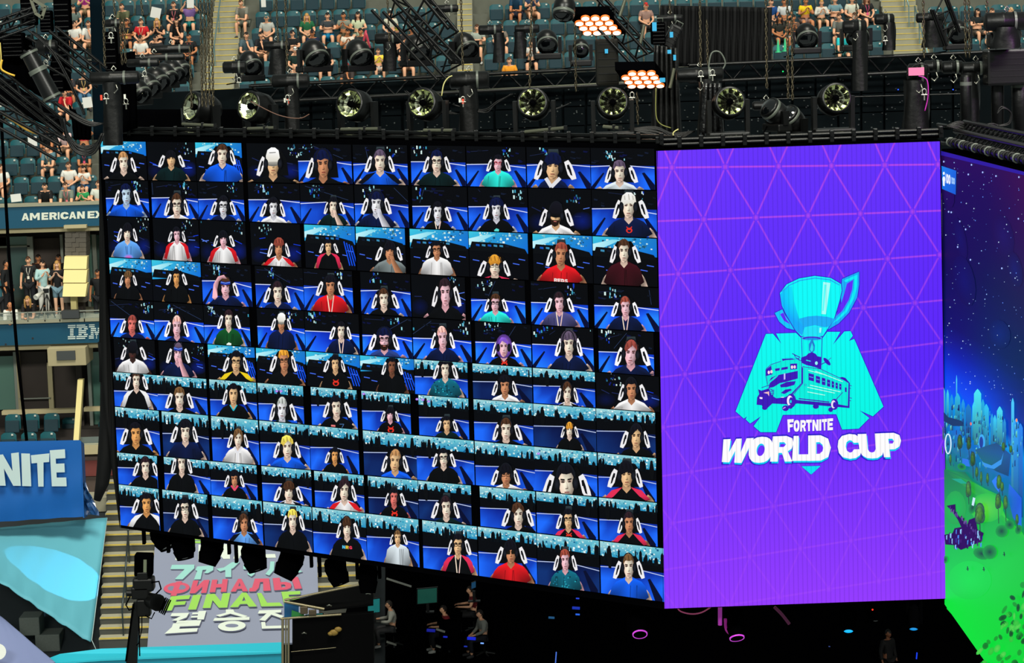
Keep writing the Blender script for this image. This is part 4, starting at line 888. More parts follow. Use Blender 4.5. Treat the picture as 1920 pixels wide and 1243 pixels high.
def template(pose):
    if pose in PT: return PT[pose]
    J_, hc_ = skeleton(pose); d = {}
    arms = [['chest', 'sho' + k, 'elb' + k, 'wri' + k, 'han' + k] for k in 'lr']; legs = [['pelvis', 'hip' + k, 'kne' + k, 'sh' + k, 'ank' + k] for k in 'lr']
    vs, fs = skin_mesh([['pelvis', 'spine', 'chest', 'neck']] + arms + legs, J_)
    mb = MB(); mb.add(vs, fs, 0, True); mb.cyl(Vector(J_['neck'][0]) - Vector((0, 0, .03)), hc_ - Vector((0, -.01, .05)), .055, .05, 10)
    head_mesh(mb, hc_)
    for k, s_1 in (('l', -1), ('r', 1)):       # five fingers each
        w_, h_ = Vector(J_['wri' + k][0]), Vector(J_['han' + k][0]); f_ = (h_ - w_).normalized(); side = f_.cross(Vector((0, 0, 1)))
        if side.length < .1: side = Vector((1, 0, 0))
        side.normalize(); nn = side.cross(f_).normalized(); curl = nn * (-1 if nn.z > 0 else 1)
        for i, L_ in enumerate((.062, .072, .068, .055)):
            o_ = h_ + side * ((i - 1.5) * .018) + f_ * .01; p1 = o_ + f_ * L_ * .55 + curl * .006; p2 = p1 + f_ * L_ * .35 + curl * .022
            mb.tube([o_ - f_ * .02, o_, p1, p2], [.009, .009, .008, .006], 4)
        th_ = h_ - f_ * .02 + side * (-s_1 * .03); mb.tube([h_ - f_ * .03, th_, th_ + f_ * .035 - side * (s_1 * .012), th_ + f_ * .055 - side * (s_1 * .005)], [.011, .011, .009, .007], 4)
    DUM = MATS.setdefault('_dummy', bpy.data.materials.new('plain'))
    d['body'] = mb.mesh('body', [DUM, DUM, DUM])
    def grow(r_, k): return tuple(v + k for v in r_) if isinstance(r_, tuple) else r_ + k
    S = dict(J_)
    for n in ('pelvis', 'spine', 'chest', 'shol', 'shor'): S[n] = (J_[n][0], grow(J_[n][1], .026))
    S['collar'] = (tuple(Vector(J_['neck'][0]) - Vector((0, 0, .045))), .068)
    for k in 'lr':
        a_, b_2 = Vector(J_['sho' + k][0]), Vector(J_['elb' + k][0]); S['slv' + k] = (tuple(a_.lerp(b_2, .62)), .068)
        S['lelb' + k] = (J_['elb' + k][0], .058); S['lwri' + k] = (tuple(Vector(J_['elb' + k][0]).lerp(Vector(J_['wri' + k][0]), .9)), .042)
    S['hem'] = (tuple(Vector(J_['pelvis'][0]) - (Vector((0, 0, .06)) if pose[0] == 'h' else Vector((0, .0, -.01)))), grow(J_['pelvis'][1], .03))
    vs, fs = skin_mesh([['hem', 'pelvis', 'spine', 'chest', 'collar'], ['chest', 'shol', 'slvl'], ['chest', 'shor', 'slvr']], S); m_ = MB(); m_.add(vs, fs, 0, True); d['shirt'] = m_.mesh('shirt', DUM)
    vs, fs = skin_mesh([['hem', 'pelvis', 'spine', 'chest', 'collar'], ['chest', 'shol', 'lelbl', 'lwril'], ['chest', 'shor', 'lelbr', 'lwrir']], S); m_ = MB(); m_.add(vs, fs, 0, True); d['jacket'] = m_.mesh('jacket', DUM)
    for k in 'lr':
        a_, b_2 = Vector(J_['hip' + k][0]), Vector(J_['kne' + k][0]); S['hip' + k] = (J_['hip' + k][0], .112); S['thi' + k] = (tuple(a_.lerp(b_2, .82)), .092)
        S['pk' + k] = (J_['kne' + k][0], .082); S['pa' + k] = (tuple(Vector(J_['ank' + k][0]) + Vector((0, 0, .04))), .058)
    S['pelvis'] = (J_['pelvis'][0], grow(J_['pelvis'][1], .022)); 
    vs, fs = skin_mesh([['pelvis', 'hipl', 'thil'], ['pelvis', 'hipr', 'thir']], S); m_ = MB(); m_.add(vs, fs, 0, True); d['shorts'] = m_.mesh('shorts', DUM)
    vs, fs = skin_mesh([['pelvis', 'hipl', 'pkl', 'pal'], ['pelvis', 'hipr', 'pkr', 'par']], S); m_ = MB(); m_.add(vs, fs, 0, True); d['trousers'] = m_.mesh('trousers', DUM)
    for k in 'lr':
        m_ = MB(); a_, b_2 = Vector(J_['ank' + k][0]), Vector(J_['toe' + k][0]); fl = b_2.z - .005
        m_.tube([Vector((a_.x, a_.y + .05, fl)), Vector((a_.x, a_.y, fl + .01)), Vector((b_2.x, b_2.y + .05, fl)), Vector((b_2.x, b_2.y - .03, fl - .005))], [.035, .05, .047, .03], 8); d['shoe' + k] = m_.mesh('shoe', DUM)
    def cap(zmin, k, long=0):
        m_ = MB(); n, mm = 16, 8; vs = []
        for i in range(mm + 1):
            th = (PI * zmin) * i / mm
            for j in range(n):
                a_ = 2 * PI * j / n; cy = math.sin(a_)
                t_ = th * (1 if cy > -.3 else .62 + .1 * math.sin(3 * a_)); vs.append((hc_.x + .076 * k * math.sin(t_) * math.cos(a_), hc_.y + .004 + .096 * k * math.sin(t_) * cy, hc_.z + .004 + .117 * k * math.cos(t_)))
        m_.add(vs, [(i * n + j, (i + 1) * n + j, (i + 1) * n + (j + 1) % n, i * n + (j + 1) % n) for i in range(mm) for j in range(n)], 0, True); return m_
    m_ = cap(.60, 1.10); d['hair_short'] = m_.mesh('hair', DUM)
    m_ = cap(.62, 1.13)
    for j in range(9):
        a_ = PI * (-.12) + (PI * 1.24) * j / 8; x_, y_ = .080 * math.cos(a_), .085 * math.sin(a_) + .01
        m_.tube([hc_ + Vector((x_, y_, .03)), hc_ + Vector((x_ * 1.12, y_ * 1.05, -.08)), hc_ + Vector((x_ * 1.15, y_ * .8, -.2)), hc_ + Vector((x_ * 1.0, y_ * .6, -.26))], [.028, .03, .026, .008], 6)
    d['hair_long'] = m_.mesh('hair', DUM)
    m_ = cap(.5, 1.12); m_.prism([hc_ + Vector((.06 * math.cos(t), -.085 - .075 * math.sin(t), .035 - .02 * math.sin(t))) for t in [PI * q / 8 for q in range(9)]], None, (0, 0, .008)); d['cap'] = m_.mesh('cap', DUM)
    m_ = MB(); nb = Vector(J_['neck'][0]); ch = Vector(J_['chest'][0]); sp = Vector(J_['spine'][0])
    for s_1 in (-1, 1): m_.tube([nb + Vector((s_1 * .06, -.03, -.02)), ch + Vector((s_1 * .05, -.15, .0)), sp + Vector((0, -.155, .02))], .009, 4)
    m_.box(sp + Vector((0, -.16, -.03)), (.07, .008, .09)); d['lanyard'] = m_.mesh('lanyard', DUM)
    d['head'] = hc_; d['hand'] = (Vector(J_['hanl'][0]) + Vector(J_['hanr'][0])) / 2
    PT[pose] = d; return d
EYE = mat('eye_dark', (22, 16, 14), .4); LIP = mat('lip', (140, 70, 65), .5)
def cmat(prefix, rgb, rough=.8): return mat('%s_%d_%d_%d' % ((prefix,) + tuple(rgb)), rgb, rough, spec=.25)
def inst(name, me, m_list, parent):
    o = bpy.data.objects.new(name, me); COL.objects.link(o); o.parent = parent
    for i, mm in enumerate(m_list): o.material_slots[i].link = 'OBJECT'; o.material_slots[i].material = mm
    return o
SKT = {'w': (226, 170, 135), 't': (190, 125, 85), 'd': (105, 66, 45), 'p': (238, 190, 160)}
def person(pose, loc, rz, shirt, label, legs=(60, 70, 80), hair=(30, 22, 18), style='short', skin='w', long_legs=False, sleeves=False, lan=None, cap=None, group=None, scale=1.0):
    t = template(pose); root = empty('person', loc, (0, 0, rz), label, 'person', group); root.scale = (scale,) * 3
    inst('body', t['body'], [cmat('skin', SKT[skin], .55), EYE, LIP], root)
    inst('jacket' if sleeves else 'shirt', t['jacket' if sleeves else 'shirt'], [cmat('cloth', shirt)], root)
    inst('trousers' if long_legs else 'shorts', t['trousers' if long_legs else 'shorts'], [cmat('cloth', legs)], root)
    sc_ = cmat('cloth', (50, 50, 52) if R.random() < .5 else (190, 190, 185))
    for k in 'lr': inst('shoe', t['shoe' + k], [sc_], root)
    if style != 'bald': inst('hair', t['hair_long' if style == 'long' else 'hair_short'], [cmat('hair', hair, .6)], root)
    if cap: inst('cap', t['cap'], [cmat('cloth', cap)], root)
    if lan: inst('lanyard', t['lanyard'], [cmat('cloth', lan)], root)
    return root
# ================================================================== FAR STANDS
CONC = mat('concrete', (150, 148, 128), .9, spec=.2, vary=.18, scale=2.5, bump=.15)
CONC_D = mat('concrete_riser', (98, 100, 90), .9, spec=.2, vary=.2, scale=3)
YEL = mat('yellow_edge_paint', (205, 180, 80), .7, vary=.2, scale=12)
SEATM = mat('seat_teal', (20, 84, 92), .42, spec=.28, vary=.12, scale=6)
SEATD = mat('seat_pan_teal', (8, 44, 54), .5, spec=.2)
WHITEP = mat('white_plate', (205, 205, 195), .5)
def blk(name, px0, py0, px1, py1, Y, depth, material, parent=None, bev=0):
    """a box whose front face spans two photo points at depth Y"""
    cx_, cy_ = (px0 + px1) / 2, (py0 + py1) / 2; p = at(cx_, cy_, Y)
    w_ = (at(px1, cy_, Y) - at(px0, cy_, Y)).length; h_ = (at(cx_, py1, Y) - at(cx_, py0, Y)).length
    m = MB(); m.box((p.x, p.y + depth / 2, p.z), (w_, depth, h_), bev=bev); return m.build(name, material, parent)
Y0, DR, RISE, SEAT_TOP = 80.0, .90, .545, .86
ztop0 = at(30, 369, Y0).z; XL, XR = at(-330, 300, 90).x, at(2300, 100, 90).x
def row_z(k): return ztop0 + RISE * k - SEAT_TOP
def row_y(k): return Y0 + DR * k
deck = empty('upper_deck', (0, 0, 0), kind='structure')
def aisle_at(px, py=60): return at(px, py, row_y(9)).x
AIS = [(aisle_at(391), aisle_at(447)), (aisle_at(857), aisle_at(886)), (aisle_at(1661), aisle_at(1727))]
NR = 15
for k in range(NR):
    m = MB(); y_ = row_y(k) - .45
    hh_ = .12 if k == 0 else .62
    m.box(((XL + XR) / 2, y_ + DR / 2 + .1, row_z(k) - hh_ / 2), (XR - XL + 2, DR + .2, hh_)); o = m.build('row_step', CONC_D, deck)
for (a0, a1) in AIS:
    for k in range(4, NR):
        for j in range(3):
            yy_ = row_y(k) - .45 - DR / 3 * (3 - j) ; zt = row_z(k) - RISE + RISE * (j + 1) / 3
            m = MB(); m.box(((a0 + a1) / 2, yy_ + DR / 6, zt - .09), (a1 - a0, DR / 3, .18)); s1 = m.build('stair_step', CONC, deck)
            m = MB(); m.box(((a0 + a1) / 2, yy_ + .02, zt - .006), (a1 - a0 - .04, .06, .024)); m.build('yellow_nosing', YEL, s1) if False else m.build('step_nosing', YEL, deck)
def make_seat():
    root = empty('stadium_seat', (0, 0, 0), label='x', cat='seat')
    n, mm = 10, 6; m = MB()                     # curved backrest with rounded top corners
    def gridp(th):
        vs = []
        for i in range(mm + 1):
            v = i / mm
            for j in range(n + 1):
                u = j / n * 2 - 1; z_ = .40 + .46 * v; hw_ = .235
                if v > .75: hw_ = .235 - .05 * ((v - .75) / .25) ** 2
                if v > .85: z_ -= .035 * abs(u) ** 5
                vs.append((u * hw_, .10 + .07 * v - .03 * (1 - u * u) + th + .025 * (1 - v), z_))
        return vs
    A_ = gridp(0); B_ = gridp(.035); q = (n + 1)
    fs = [(i * q + j, i * q + j + 1, (i + 1) * q + j + 1, (i + 1) * q + j) for i in range(mm) for j in range(n)]
    m.add(A_, fs, 0, True); m.add(B_, [f[::-1] for f in fs], 0, True)
    N = len(A_); per = [j for j in range(q)] + [i * q + n for i in range(1, mm + 1)] + [mm * q + j for j in range(n - 1, -1, -1)] + [i * q for i in range(mm - 1, 0, -1)]
    m.add(A_ + B_, [(per[k], per[k - 1], N + per[k - 1], N + per[k]) for k in range(len(per))], 0)
    bk_ = m.build('backrest', SEATM, root)
    m = MB(); m.box((0, -.02, .50), (.44, .06, .38), rot=Matrix.Rotation(-.22, 3, 'X'), bev=.03); m.build('seat_pan', SEATD, root)
    m = MB(); m.box((0.12, .118, .80), (.06, .03, .05)); m.build('number_plate', WHITEP, bk_)
    m = MB(); m.box((0, .13, .2), (.06, .08, .42)); m.box((0, .1, .02), (.3, .14, .04)); m.build('seat_stand', SEATD, root)
    return root
seat0 = make_seat(); KIDS[seat0.name] = list(seat0.children); KIDS['number_plate'] = []
for ch in seat0.children: KIDS[ch.name] = list(ch.children)
def row_of(px, py, head=True):
    best = None
    for k in range(NR):
        Y = row_y(k); zz = row_z(k) + (.42 + .77 if head else SEAT_TOP); p = at(px, py, Y)
        d = abs(p.z - zz)
        if best is None or d < best[0]: best = (d, k, p.x)
    return best[1], best[2]
first = [True]; PITCH_S = .535; taken = []
ORD = ['front', 'second', 'third', 'fourth', 'fifth', 'sixth', 'seventh', 'eighth', 'ninth', 'tenth', 'eleventh', 'twelfth', 'thirteenth', 'fourteenth', 'fifteenth']
nseat = 0
NUM = 'first second third fourth fifth sixth seventh eighth ninth tenth eleventh twelfth thirteenth fourteenth fifteenth sixteenth seventeenth eighteenth nineteenth twentieth'.split()
def nth(n): return NUM[n] if n < 20 else ['twenty-', 'thirty-', 'forty-'][min(2, (n + 1) // 10 - 2)] + (NUM[(n + 1) % 10 - 1] if (n + 1) % 10 else 'tenth')
def seat_label(k, x):
    best = min(((abs(x - e), nm_, sd_) for (a0, a1), nm_ in zip(AIS, ('left', 'middle', 'right')) for e, sd_ in ((a0, 'left'), (a1, 'right')) if (x < e) == (sd_ == 'left')), key=lambda t: t[0])
    return 'teal folding seat, %s row above the rail, %s %s of the %s aisle' % (ORD[k], nth(int((best[0] - .25) / PITCH_S)), best[2], best[1])
def blk_rng(x):
    if x < AIS[0][0]: return 'left of all aisles'
    if x < AIS[1][0]: return 'between left and middle aisles'
    if x < AIS[2][0]: return 'between middle and right aisles'
    return 'right of all aisles'
def to_px(p):
    d = Vector(p) - CAM; f = d.dot(FW); return 960 + F_PX * d.dot(RT) / f, 621.5 - F_PX * d.dot(UP) / f
for k in range(0, 12):
    x_ = at(-30, 300, 90).x - .335 + (.07 * k)
    while x_ < XR:
        x_ += PITCH_S
        if any(a0 - .3 < x_ < a1 + .3 for a0, a1 in AIS): continue
        z_ = row_z(k); q = to_px((x_, row_y(k), z_ + .75))
        if q[1] < -8 or q[0] < -14 or q[0] > 1934: continue
        if q[0] > 176 and q[1] > 184 - q[0] * .052: continue
        if 1235 < q[0] < 1450 and q[1] > 8: continue
        if 176 < q[0] < 196: continue
        if first[0]: o = seat0; first[0] = False
        else: o = copy_tree(seat0)
        o.location = (x_, row_y(k), z_); o['group'] = 'teal seats of the upper deck'
        o['label'] = seat_label(k, x_); nseat += 1
print('SEATS', nseat)
TURQ = (40, 190, 195)
WHT, BLK_, GRY, NVY, GRN, RED_, TEALC = (215, 215, 208), (22, 24, 26), (120, 128, 122), (20, 32, 60), (30, 95, 60), (190, 30, 40), (35, 75, 85)
BRN, BLD, DRK, GHR = (70, 45, 28), (180, 135, 75), (24, 18, 16), (130, 125, 115)
SPECT = [
 (137,11,'sA',(95,110,105),(60,70,75),DRK,'long','w','in a grey green top with long dark hair at the top left',{}),
 (160,-6,'sD',(170,50,140),(140,120,90),BRN,'short','w','in a magenta top at the top edge of the photo',{}),
 (141,47,'sA',WHT,(70,70,60),DRK,'short','w','in a white T-shirt and dark cap by the left black column',{'cap':BLK_}),
 (163,38,'sC',WHT,(160,130,100),BRN,'short','w','in a white T-shirt touching the left black column',{}),
 (235,7,'sE',(88,92,66),(60,60,55),BRN,'short','w','in an olive T-shirt leaning forward, right of the black column',{}),
 (237,42,'sB',BLK_,(40,40,45),DRK,'short','t','in a black T-shirt with folded arms and yellow lanyard',{'lan':(210,180,90)}),
 (265,31,'sA',RED_,(90,85,75),BRN,'short','w','in a red T-shirt with white lettering',{'lan':(225,190,150)}),
 (296,38,'sD',BLK_,(30,30,34),BLD,'long','w','with long fair hair in a black top, under a white board',{}),
 (326,2,'sA',BLK_,(50,52,60),BRN,'short','w','in a black T-shirt with pink lanyard at the top edge',{'lan':(220,120,130)}),
 (331,37,'sC',BLK_,(40,40,42),DRK,'long','w','in a black top with hand at the mouth and dark hair',{}),
 (355,8,'sF',(120,90,150),(30,110,110),BRN,'short','w','in a purple top holding up a white card',{}),
 (355,60,'sA',BLK_,(40,40,45),DRK,'short','t','in a black T-shirt with white and red lanyard beside the chain bunch',{'lan':(225,80,80)}),
 (264,75,'sA',WHT,(60,60,60),DRK,'short','w','in a white T-shirt holding a red drink behind the hoists',{'cap':BLK_}),
 (294,77,'sA',(40,40,42),(60,60,60),DRK,'short','w','with a black cap low behind the row of hoists',{'cap':BLK_}),
 (155,136,'sA',BLK_,(70,110,140),DRK,'short','w','in a black T-shirt and blue jeans beside the left column',{'lan':(225,190,120),'long_legs':True}),
 (127,170,'sC',RED_,(45,45,50),DRK,'short','w','in a red T-shirt and black cap beyond the sloping truss',{'cap':BLK_}),
 (143,143,'sE',(45,45,50),(60,60,62),DRK,'short','t','in a dark top turned away near the sloping truss',{}),
 (460,63,'sC',(72,92,100),(70,70,60),DRK,'short','w','bearded, in grey blue with hand on the chin, right of the left aisle',{}),
 (457,-8,'sE',(120,120,110),(100,105,95),BRN,'short','w','cut by the top edge just right of the left aisle',{}),
 (95,280,'sE',(85,118,128),(60,66,66),GHR,'short','w','in a grey blue polo shirt with grey hair and lanyard, left block',{'lan':(220,190,150)}),
 (157,283,'sE',TEALC,(70,70,60),DRK,'short','t','in a dark teal polo shirt with pink lanyard next to the screen edge',{'lan':(225,90,120)}),
 (92,254,'sE',BLK_,(60,62,66),DRK,'short','t','in a black T-shirt behind the man in grey blue polo',{}),
 (125,255,'sE',(225,200,200),(110,90,70),DRK,'short','w','in a pale pink and white top holding a black cap',{}),
 (157,240,'sF',(190,50,60),(120,150,170),BRN,'short','t','in a red top with raised arms under the cable loops',{}),
 (3,302,'sA',WHT,(120,90,70),BRN,'short','w','in a white top cut by the left edge of the photo',{}),
 (129,309,'sA',WHT,(70,100,120),BRN,'short','w','in a white T-shirt with round black print, beside a boy',{'long_legs':True}),
 (153,320,'sD',WHT,(45,90,130),DRK,'short','w','small, in a white T-shirt and glasses, in the second row',{'scale':.85}),
 (127,346,'sE',(112,122,112),(90,90,80),BRN,'short','w','in a grey T-shirt with pink lanyard in the front row',{'lan':(225,120,130)}),
 (85,356,'sE',BLK_,(50,50,55),DRK,'short','w','in a black top leaning on the front rail',{}),
 (150,358,'sD',(40,140,80),(60,60,60),BRN,'short','w','small, in a green T-shirt at the front rail',{'scale':.85}),
 (178,330,'sA',(200,205,195),(90,110,90),BRN,'short','w','in a pale top half hidden by the black drape',{}),
 (500,28,'sA',(170,172,165),(85,85,75),GHR,'short','w','in a pale grey T-shirt and teal cap in the fourth visible row',{'cap':(40,90,95)}),
 (492,60,'sC',(32,34,40),(120,95,75),DRK,'short','w','in a dark top resting the face on a hand, above a black moving light',{}),
 (575,28,'sA',GRN,(90,90,80),BLD,'long','w','with long fair hair in a green T-shirt',{}),
 (548,55,'sB',BLK_,(50,50,50),DRK,'short','w','in a black T-shirt and dark cap left of a person in navy',{'cap':(30,30,34)}),
 (614,30,'sB',(52,58,62),(20,120,160),DRK,'short','w','in a dark grey T-shirt and bright blue shorts with folded arms',{}),
 (645,30,'sD',(125,130,118),(90,80,60),DRK,'short','t','in a grey T-shirt looking down at a phone',{}),
 (669,25,'sR',(190,200,165),(140,150,130),DRK,'long','w','with long dark hair in a white T-shirt with yellow print',{}),
 (586,54,'sD',NVY,(60,60,62),DRK,'short','t','in a navy T-shirt and cap looking at a phone',{'cap':(25,25,30)}),
 (651,62,'sD',(215,205,190),(120,120,120),DRK,'short','t','in a cream T-shirt with black hair and hands at the mouth',{}),
 (674,56,'sA',(40,46,48),(120,90,70),DRK,'short','t','in a dark T-shirt holding two pink inflatable clappers',{}),
 (732,25,'sA',(190,190,172),(70,100,130),DRK,'short','w','bearded, in a cream T-shirt left of the sloping truss',{}),
 (745,49,'sA',(36,36,38),(60,60,60),DRK,'short','w','in a dark top with a yellow cap worn backwards',{'cap':(190,175,50)}),
 (768,42,'sB',(60,40,36),(120,90,70),BRN,'short','t','with bare folded arms in a dark vest beneath the sloping truss',{}),
 (553,88,'sA',(20,44,40),(60,60,60),DRK,'short','w','in a dark green T-shirt and white cap, low between two lights',{'cap':(215,215,210)}),
 (610,91,'sA',(28,30,34),(60,60,62),BRN,'bald','w','bald and bearded, in a black T-shirt with pale print',{}),
 (654,124,'sC',(60,52,50),(60,60,62),BRN,'short','t','in a bright red cap between two moving lights',{'cap':(205,30,45)}),
 (708,96,'sD',(225,205,70),(200,190,180),BRN,'short','w','small, in a yellow T-shirt holding a green drink',{'scale':.85}),
 (760,93,'sR',(30,24,24),(120,90,70),DRK,'long','w','in a black strap top with bare shoulders behind a light',{}),
 (552,128,'sA',(90,90,85),(60,60,60),BRN,'bald','w','bald, lowest at the left in front of the rear truss',{}),
 (895,63,'sB',(150,160,150),(60,70,60),BRN,'short','w','in a pale patterned shirt right of the middle aisle',{}),
 (937,48,'sA',(120,110,100),(60,60,60),DRK,'short','w','in a dark cap behind a hoist right of the middle aisle',{'cap':(30,30,34)}),
 (955,98,'sA',(230,150,40),(90,80,70),BRN,'short','w','in an orange yellow T-shirt beside a moving light',{}),
 (970,0,'sE',(25,60,85),(40,44,60),DRK,'short','t','in a navy T-shirt bending forward at the top edge, centre',{}),
 (990,-4,'sD',(40,60,90),(160,120,90),BRN,'short','w','with bare knees at the top edge, centre',{}),
 (997,88,'sD',(190,190,185),(30,30,34),DRK,'short','w','in a pale top among the rear lights at the centre',{}),
 (1210,7,'sA',(150,120,110),(60,60,60),BRN,'short','w','in a red cap behind the lit lamp clusters',{'cap':(200,40,40)}),
 (1444,4,'sA',(25,70,130),(60,60,60),DRK,'short','w','in a royal blue top at the top right block',{'sleeves':True}),
 (1465,8,'sA',(195,200,200),(60,60,60),DRK,'short','t','in a white top next to the one in royal blue',{}),
 (1509,3,'sD',(225,195,30),(150,120,110),DRK,'short','t','in a bright yellow T-shirt looking at a phone',{}),
 (1539,7,'sD',(200,200,192),(110,100,80),BLD,'short','w','small, fair haired, in a long sleeved white top',{'sleeves':True,'scale':.9}),
 (1565,-3,'sB',(100,135,145),(70,70,70),BRN,'short','w','in a grey blue T-shirt with folded arms at the top edge',{}),
 (1596,-3,'sA',(195,200,185),(70,70,60),BRN,'short','w','in a pale T-shirt at the top edge next to a black one',{}),
 (1623,8,'sA',(30,32,34),(60,60,62),(90,50,30),'long','w','in a black T-shirt with pink lanyard by the right aisle',{'lan':(225,90,140)}),
 (1460,38,'sA',(38,40,36),(40,42,44),DRK,'long','t','in a dark top left of the chain at the right',{}),
 (1482,32,'sD',(90,70,60),(190,180,170),DRK,'short','t','in a brown top and white shorts behind the hanging chain',{}),
 (1575,29,'sE',(110,115,110),(40,40,40),BRN,'short','w','in a grey T-shirt, brown haired, hunched forward',{}),
 (1601,28,'sA',(200,200,195),(150,150,150),BRN,'short','w','in a white T-shirt behind a pair of black lights',{}),
 (1580,62,'sE',TURQ,(40,90,90),DRK,'short','w','in a bright turquoise T-shirt doubled over',{}),
 (1832,24,'sB',(25,32,34),(90,80,70),DRK,'long','w','in a black T-shirt with folded arms right of the right aisle',{}),
 (1857,17,'sA',(165,170,165),(70,70,70),BRN,'short','w','in a pale grey T-shirt near the top right corner',{}),
 (1893,15,'sA',(150,120,95),(60,60,60),BLD,'short','w','in a tan cap at the top right corner',{'cap':(190,160,120)}),
 (1862,62,'sA',(150,150,150),(70,70,70),BRN,'short','w','in a grey T-shirt low at the right beside a hoist',{}),
]
USED = {}
for (px, py, pose, sh_, lg, hr, st, sk_, desc, kw) in SPECT:
    k, x_ = row_of(px, py)
    for _ in range(4):
        for ox in USED.get(k, []):
            if abs(ox - x_) < .47: x_ = ox + (.475 if x_ >= ox else -.475)
    USED.setdefault(k, []).append(x_)
    person(pose, (x_, row_y(k) - .02, row_z(k) + .42), R.uniform(-.25, .25), sh_, 'spectator ' + desc, legs=lg, hair=hr, style=st, skin=sk_, group='spectators seated in the upper deck', **kw)
# held and lying things
def at_row(px, py, dy=-.35):
    k, x_ = row_of(px, py); return at(px, py, row_y(k) + dy)
for (px, py, w_, h_, rot, lab) in ((292, 24, .34, .36, .25, 'white paper board tilted on a seat above the fair haired spectator'), (357, 6, .24, .32, .05, 'white card held up in front of a face'), (61, 265, .28, .3, -.02, 'white board standing upright on a seat in the left block'), (164, 192, .3, .34, -.1, 'white board with dark marks under the spectator in jeans'), (30, 371, .32, .24, -.08, 'white board leaning in the front row of the left block'), (494, 5, .16, .3, .0, 'white card with dark marks at the top edge')):
    p = at_row(px, py, -.42); m = MB(); m.box((0, 0, 0), (w_, .015, h_)); o = m.build('white_board', mat('paper_white', (225, 225, 220), .7)); o.location = p; o.rotation_euler = (.1, rot, 0); tag(o, lab, 'board')
for (px, py, ang) in ((683, 72, .28), (690, 76, -.22)):
    p = at_row(px, py, -.7); m = MB(); m.lathe([(0, -.3), (.03, -.28), (.038, -.1), (.045, .15), (.035, .28), (0, .3)], n=10); o = m.build('inflatable_clapper', mat('clapper_pink', (205, 70, 90), .35)); o.location = p; o.rotation_euler = (.3, ang, 0); tag(o, 'pink inflatable clapper, %s of the pair held in the stands' % ('left' if ang > 0 else 'right'), 'clapper')
for (px, py, g_) in ((1459, 87, 0), (1472, 85, 1)):
    p = at_row(px, py, -.3); m = MB(); m.lathe([(.11, -.2), (.11, -.17), (.06, -.17), (.02, .22), (0, .23)], n=12); o = m.build('traffic_cone', mat('cone_green', (40, 175, 120), .5)); o.location = p; tag(o, '%s of two small green cones on seats at the right' % ('left' if not g_ else 'right'), 'cone')
# hand rails in the right aisle and the middle of the left one
RAIL = mat('rail_grey', (120, 150, 150), .4, metal=.6)
def rail(name, pts, label, posts=True, r=.025, mt=None):
    root = empty(name, pts[0], label=label, cat='railing'); o_ = Vector(pts[0]); m = MB(); m.tube([Vector(p) - o_ for p in pts], r, 6); m.build('handrail', mt or RAIL, root)
    if posts:
        for p in pts:
            m = MB(); m.cyl(Vector(p) - o_, Vector(p) - o_ - Vector((0, 0, .9)), r * .8, n=6); m.build('post', mt or RAIL, root)
    return root
def aisle_pt(px, k, h=.9): 
    Y = row_y(k); x_ = at(px, 60, row_y(9)).x; return Vector((x_, Y - .3, row_z(k) + h))
rail('aisle_handrail', [aisle_pt(408, k) for k in range(6, 14, 2)], 'pale handrail down the middle of the left aisle')
rail('aisle_handrail', [aisle_pt(1713, k) for k in range(6, 10)], 'lower grey handrail in the right aisle')
rail('aisle_handrail', [aisle_pt(1702, k) for k in range(9, 14)], 'upper grey handrail in the right aisle')
# ---------------------------------------------------------------- fascia, suites
TEALF = mat('fascia_teal', (12, 74, 100), .5, spec=.3)
BEIGE = mat('beige_render', (176, 164, 128), .85, vary=.1, scale=2)
CREAM = mat('cream_panel', (222, 206, 140), .7, vary=.04, scale=2)
BROWNW = mat('brown_curtain', (66, 58, 54), .9, vary=.15, scale=2)
FRAME = mat('aluminium_frame', (140, 145, 135), .5, metal=.3)
GLASSD = mat('window_glass', (60, 84, 80), .12, spec=.7)
GLASSG = mat('window_glass_green', (95, 135, 120), .12, spec=.7)
BLOCKM = mat('grey_block', (104, 98, 90), .9, vary=.2, scale=4, bump=.3)
LETTER = screen_mat('painted_letters', lit=True)
f1 = empty('upper_fascia', kind='structure')
blk('fascia_board', -330, 388, 400, 428, 79.3, .25, TEALF, f1); blk('rail_ledge', -330, 383, 400, 388, 79.25, .5, CONC, f1)
pl = Plane(at(0, 400, 79.3), (0, -1, 0))
ar = Art(pl, .0006, .012); F3 = 3.883
ar.T = lambda x, y: (x / F3, 300 + y / F3)
AMX = [('A',158,212),('M',218,290),('E',303,352),('R',360,415),('I',421,434),('C',440,500),('A',503,556),('N',562,618),('E',638,690),('X',690,750)]
for ch, x0, x1 in AMX:
    T_ = lambda x: 388 - (x - 158) * .032
    B_ = lambda x: 441 - (x - 158) * .034
    glyph(ar, ch, [(x0, T_(x0)), (x1, T_(x1)), (x1, B_(x1)), (x0, B_(x0))], (215, 220, 205))
ar.build('fascia_lettering', LETTER, f1)
blk('soffit', -330, 427, 400, 437, 79.5, 3.0, BEIGE, f1)
f2 = empty('lower_fascia', kind='structure')
blk('fascia_board', -330, 606, 400, 647, 78.6, .25, TEALF, f2); blk('rail_ledge', -330, 601, 400, 607, 78.5, 3.2, CONC, f2)
pl = Plane(at(0, 620, 78.6), (0, -1, 0)); ar = Art(pl, .0006, .012); ar.T = lambda x, y: (x / F3, 600 + y / F3)
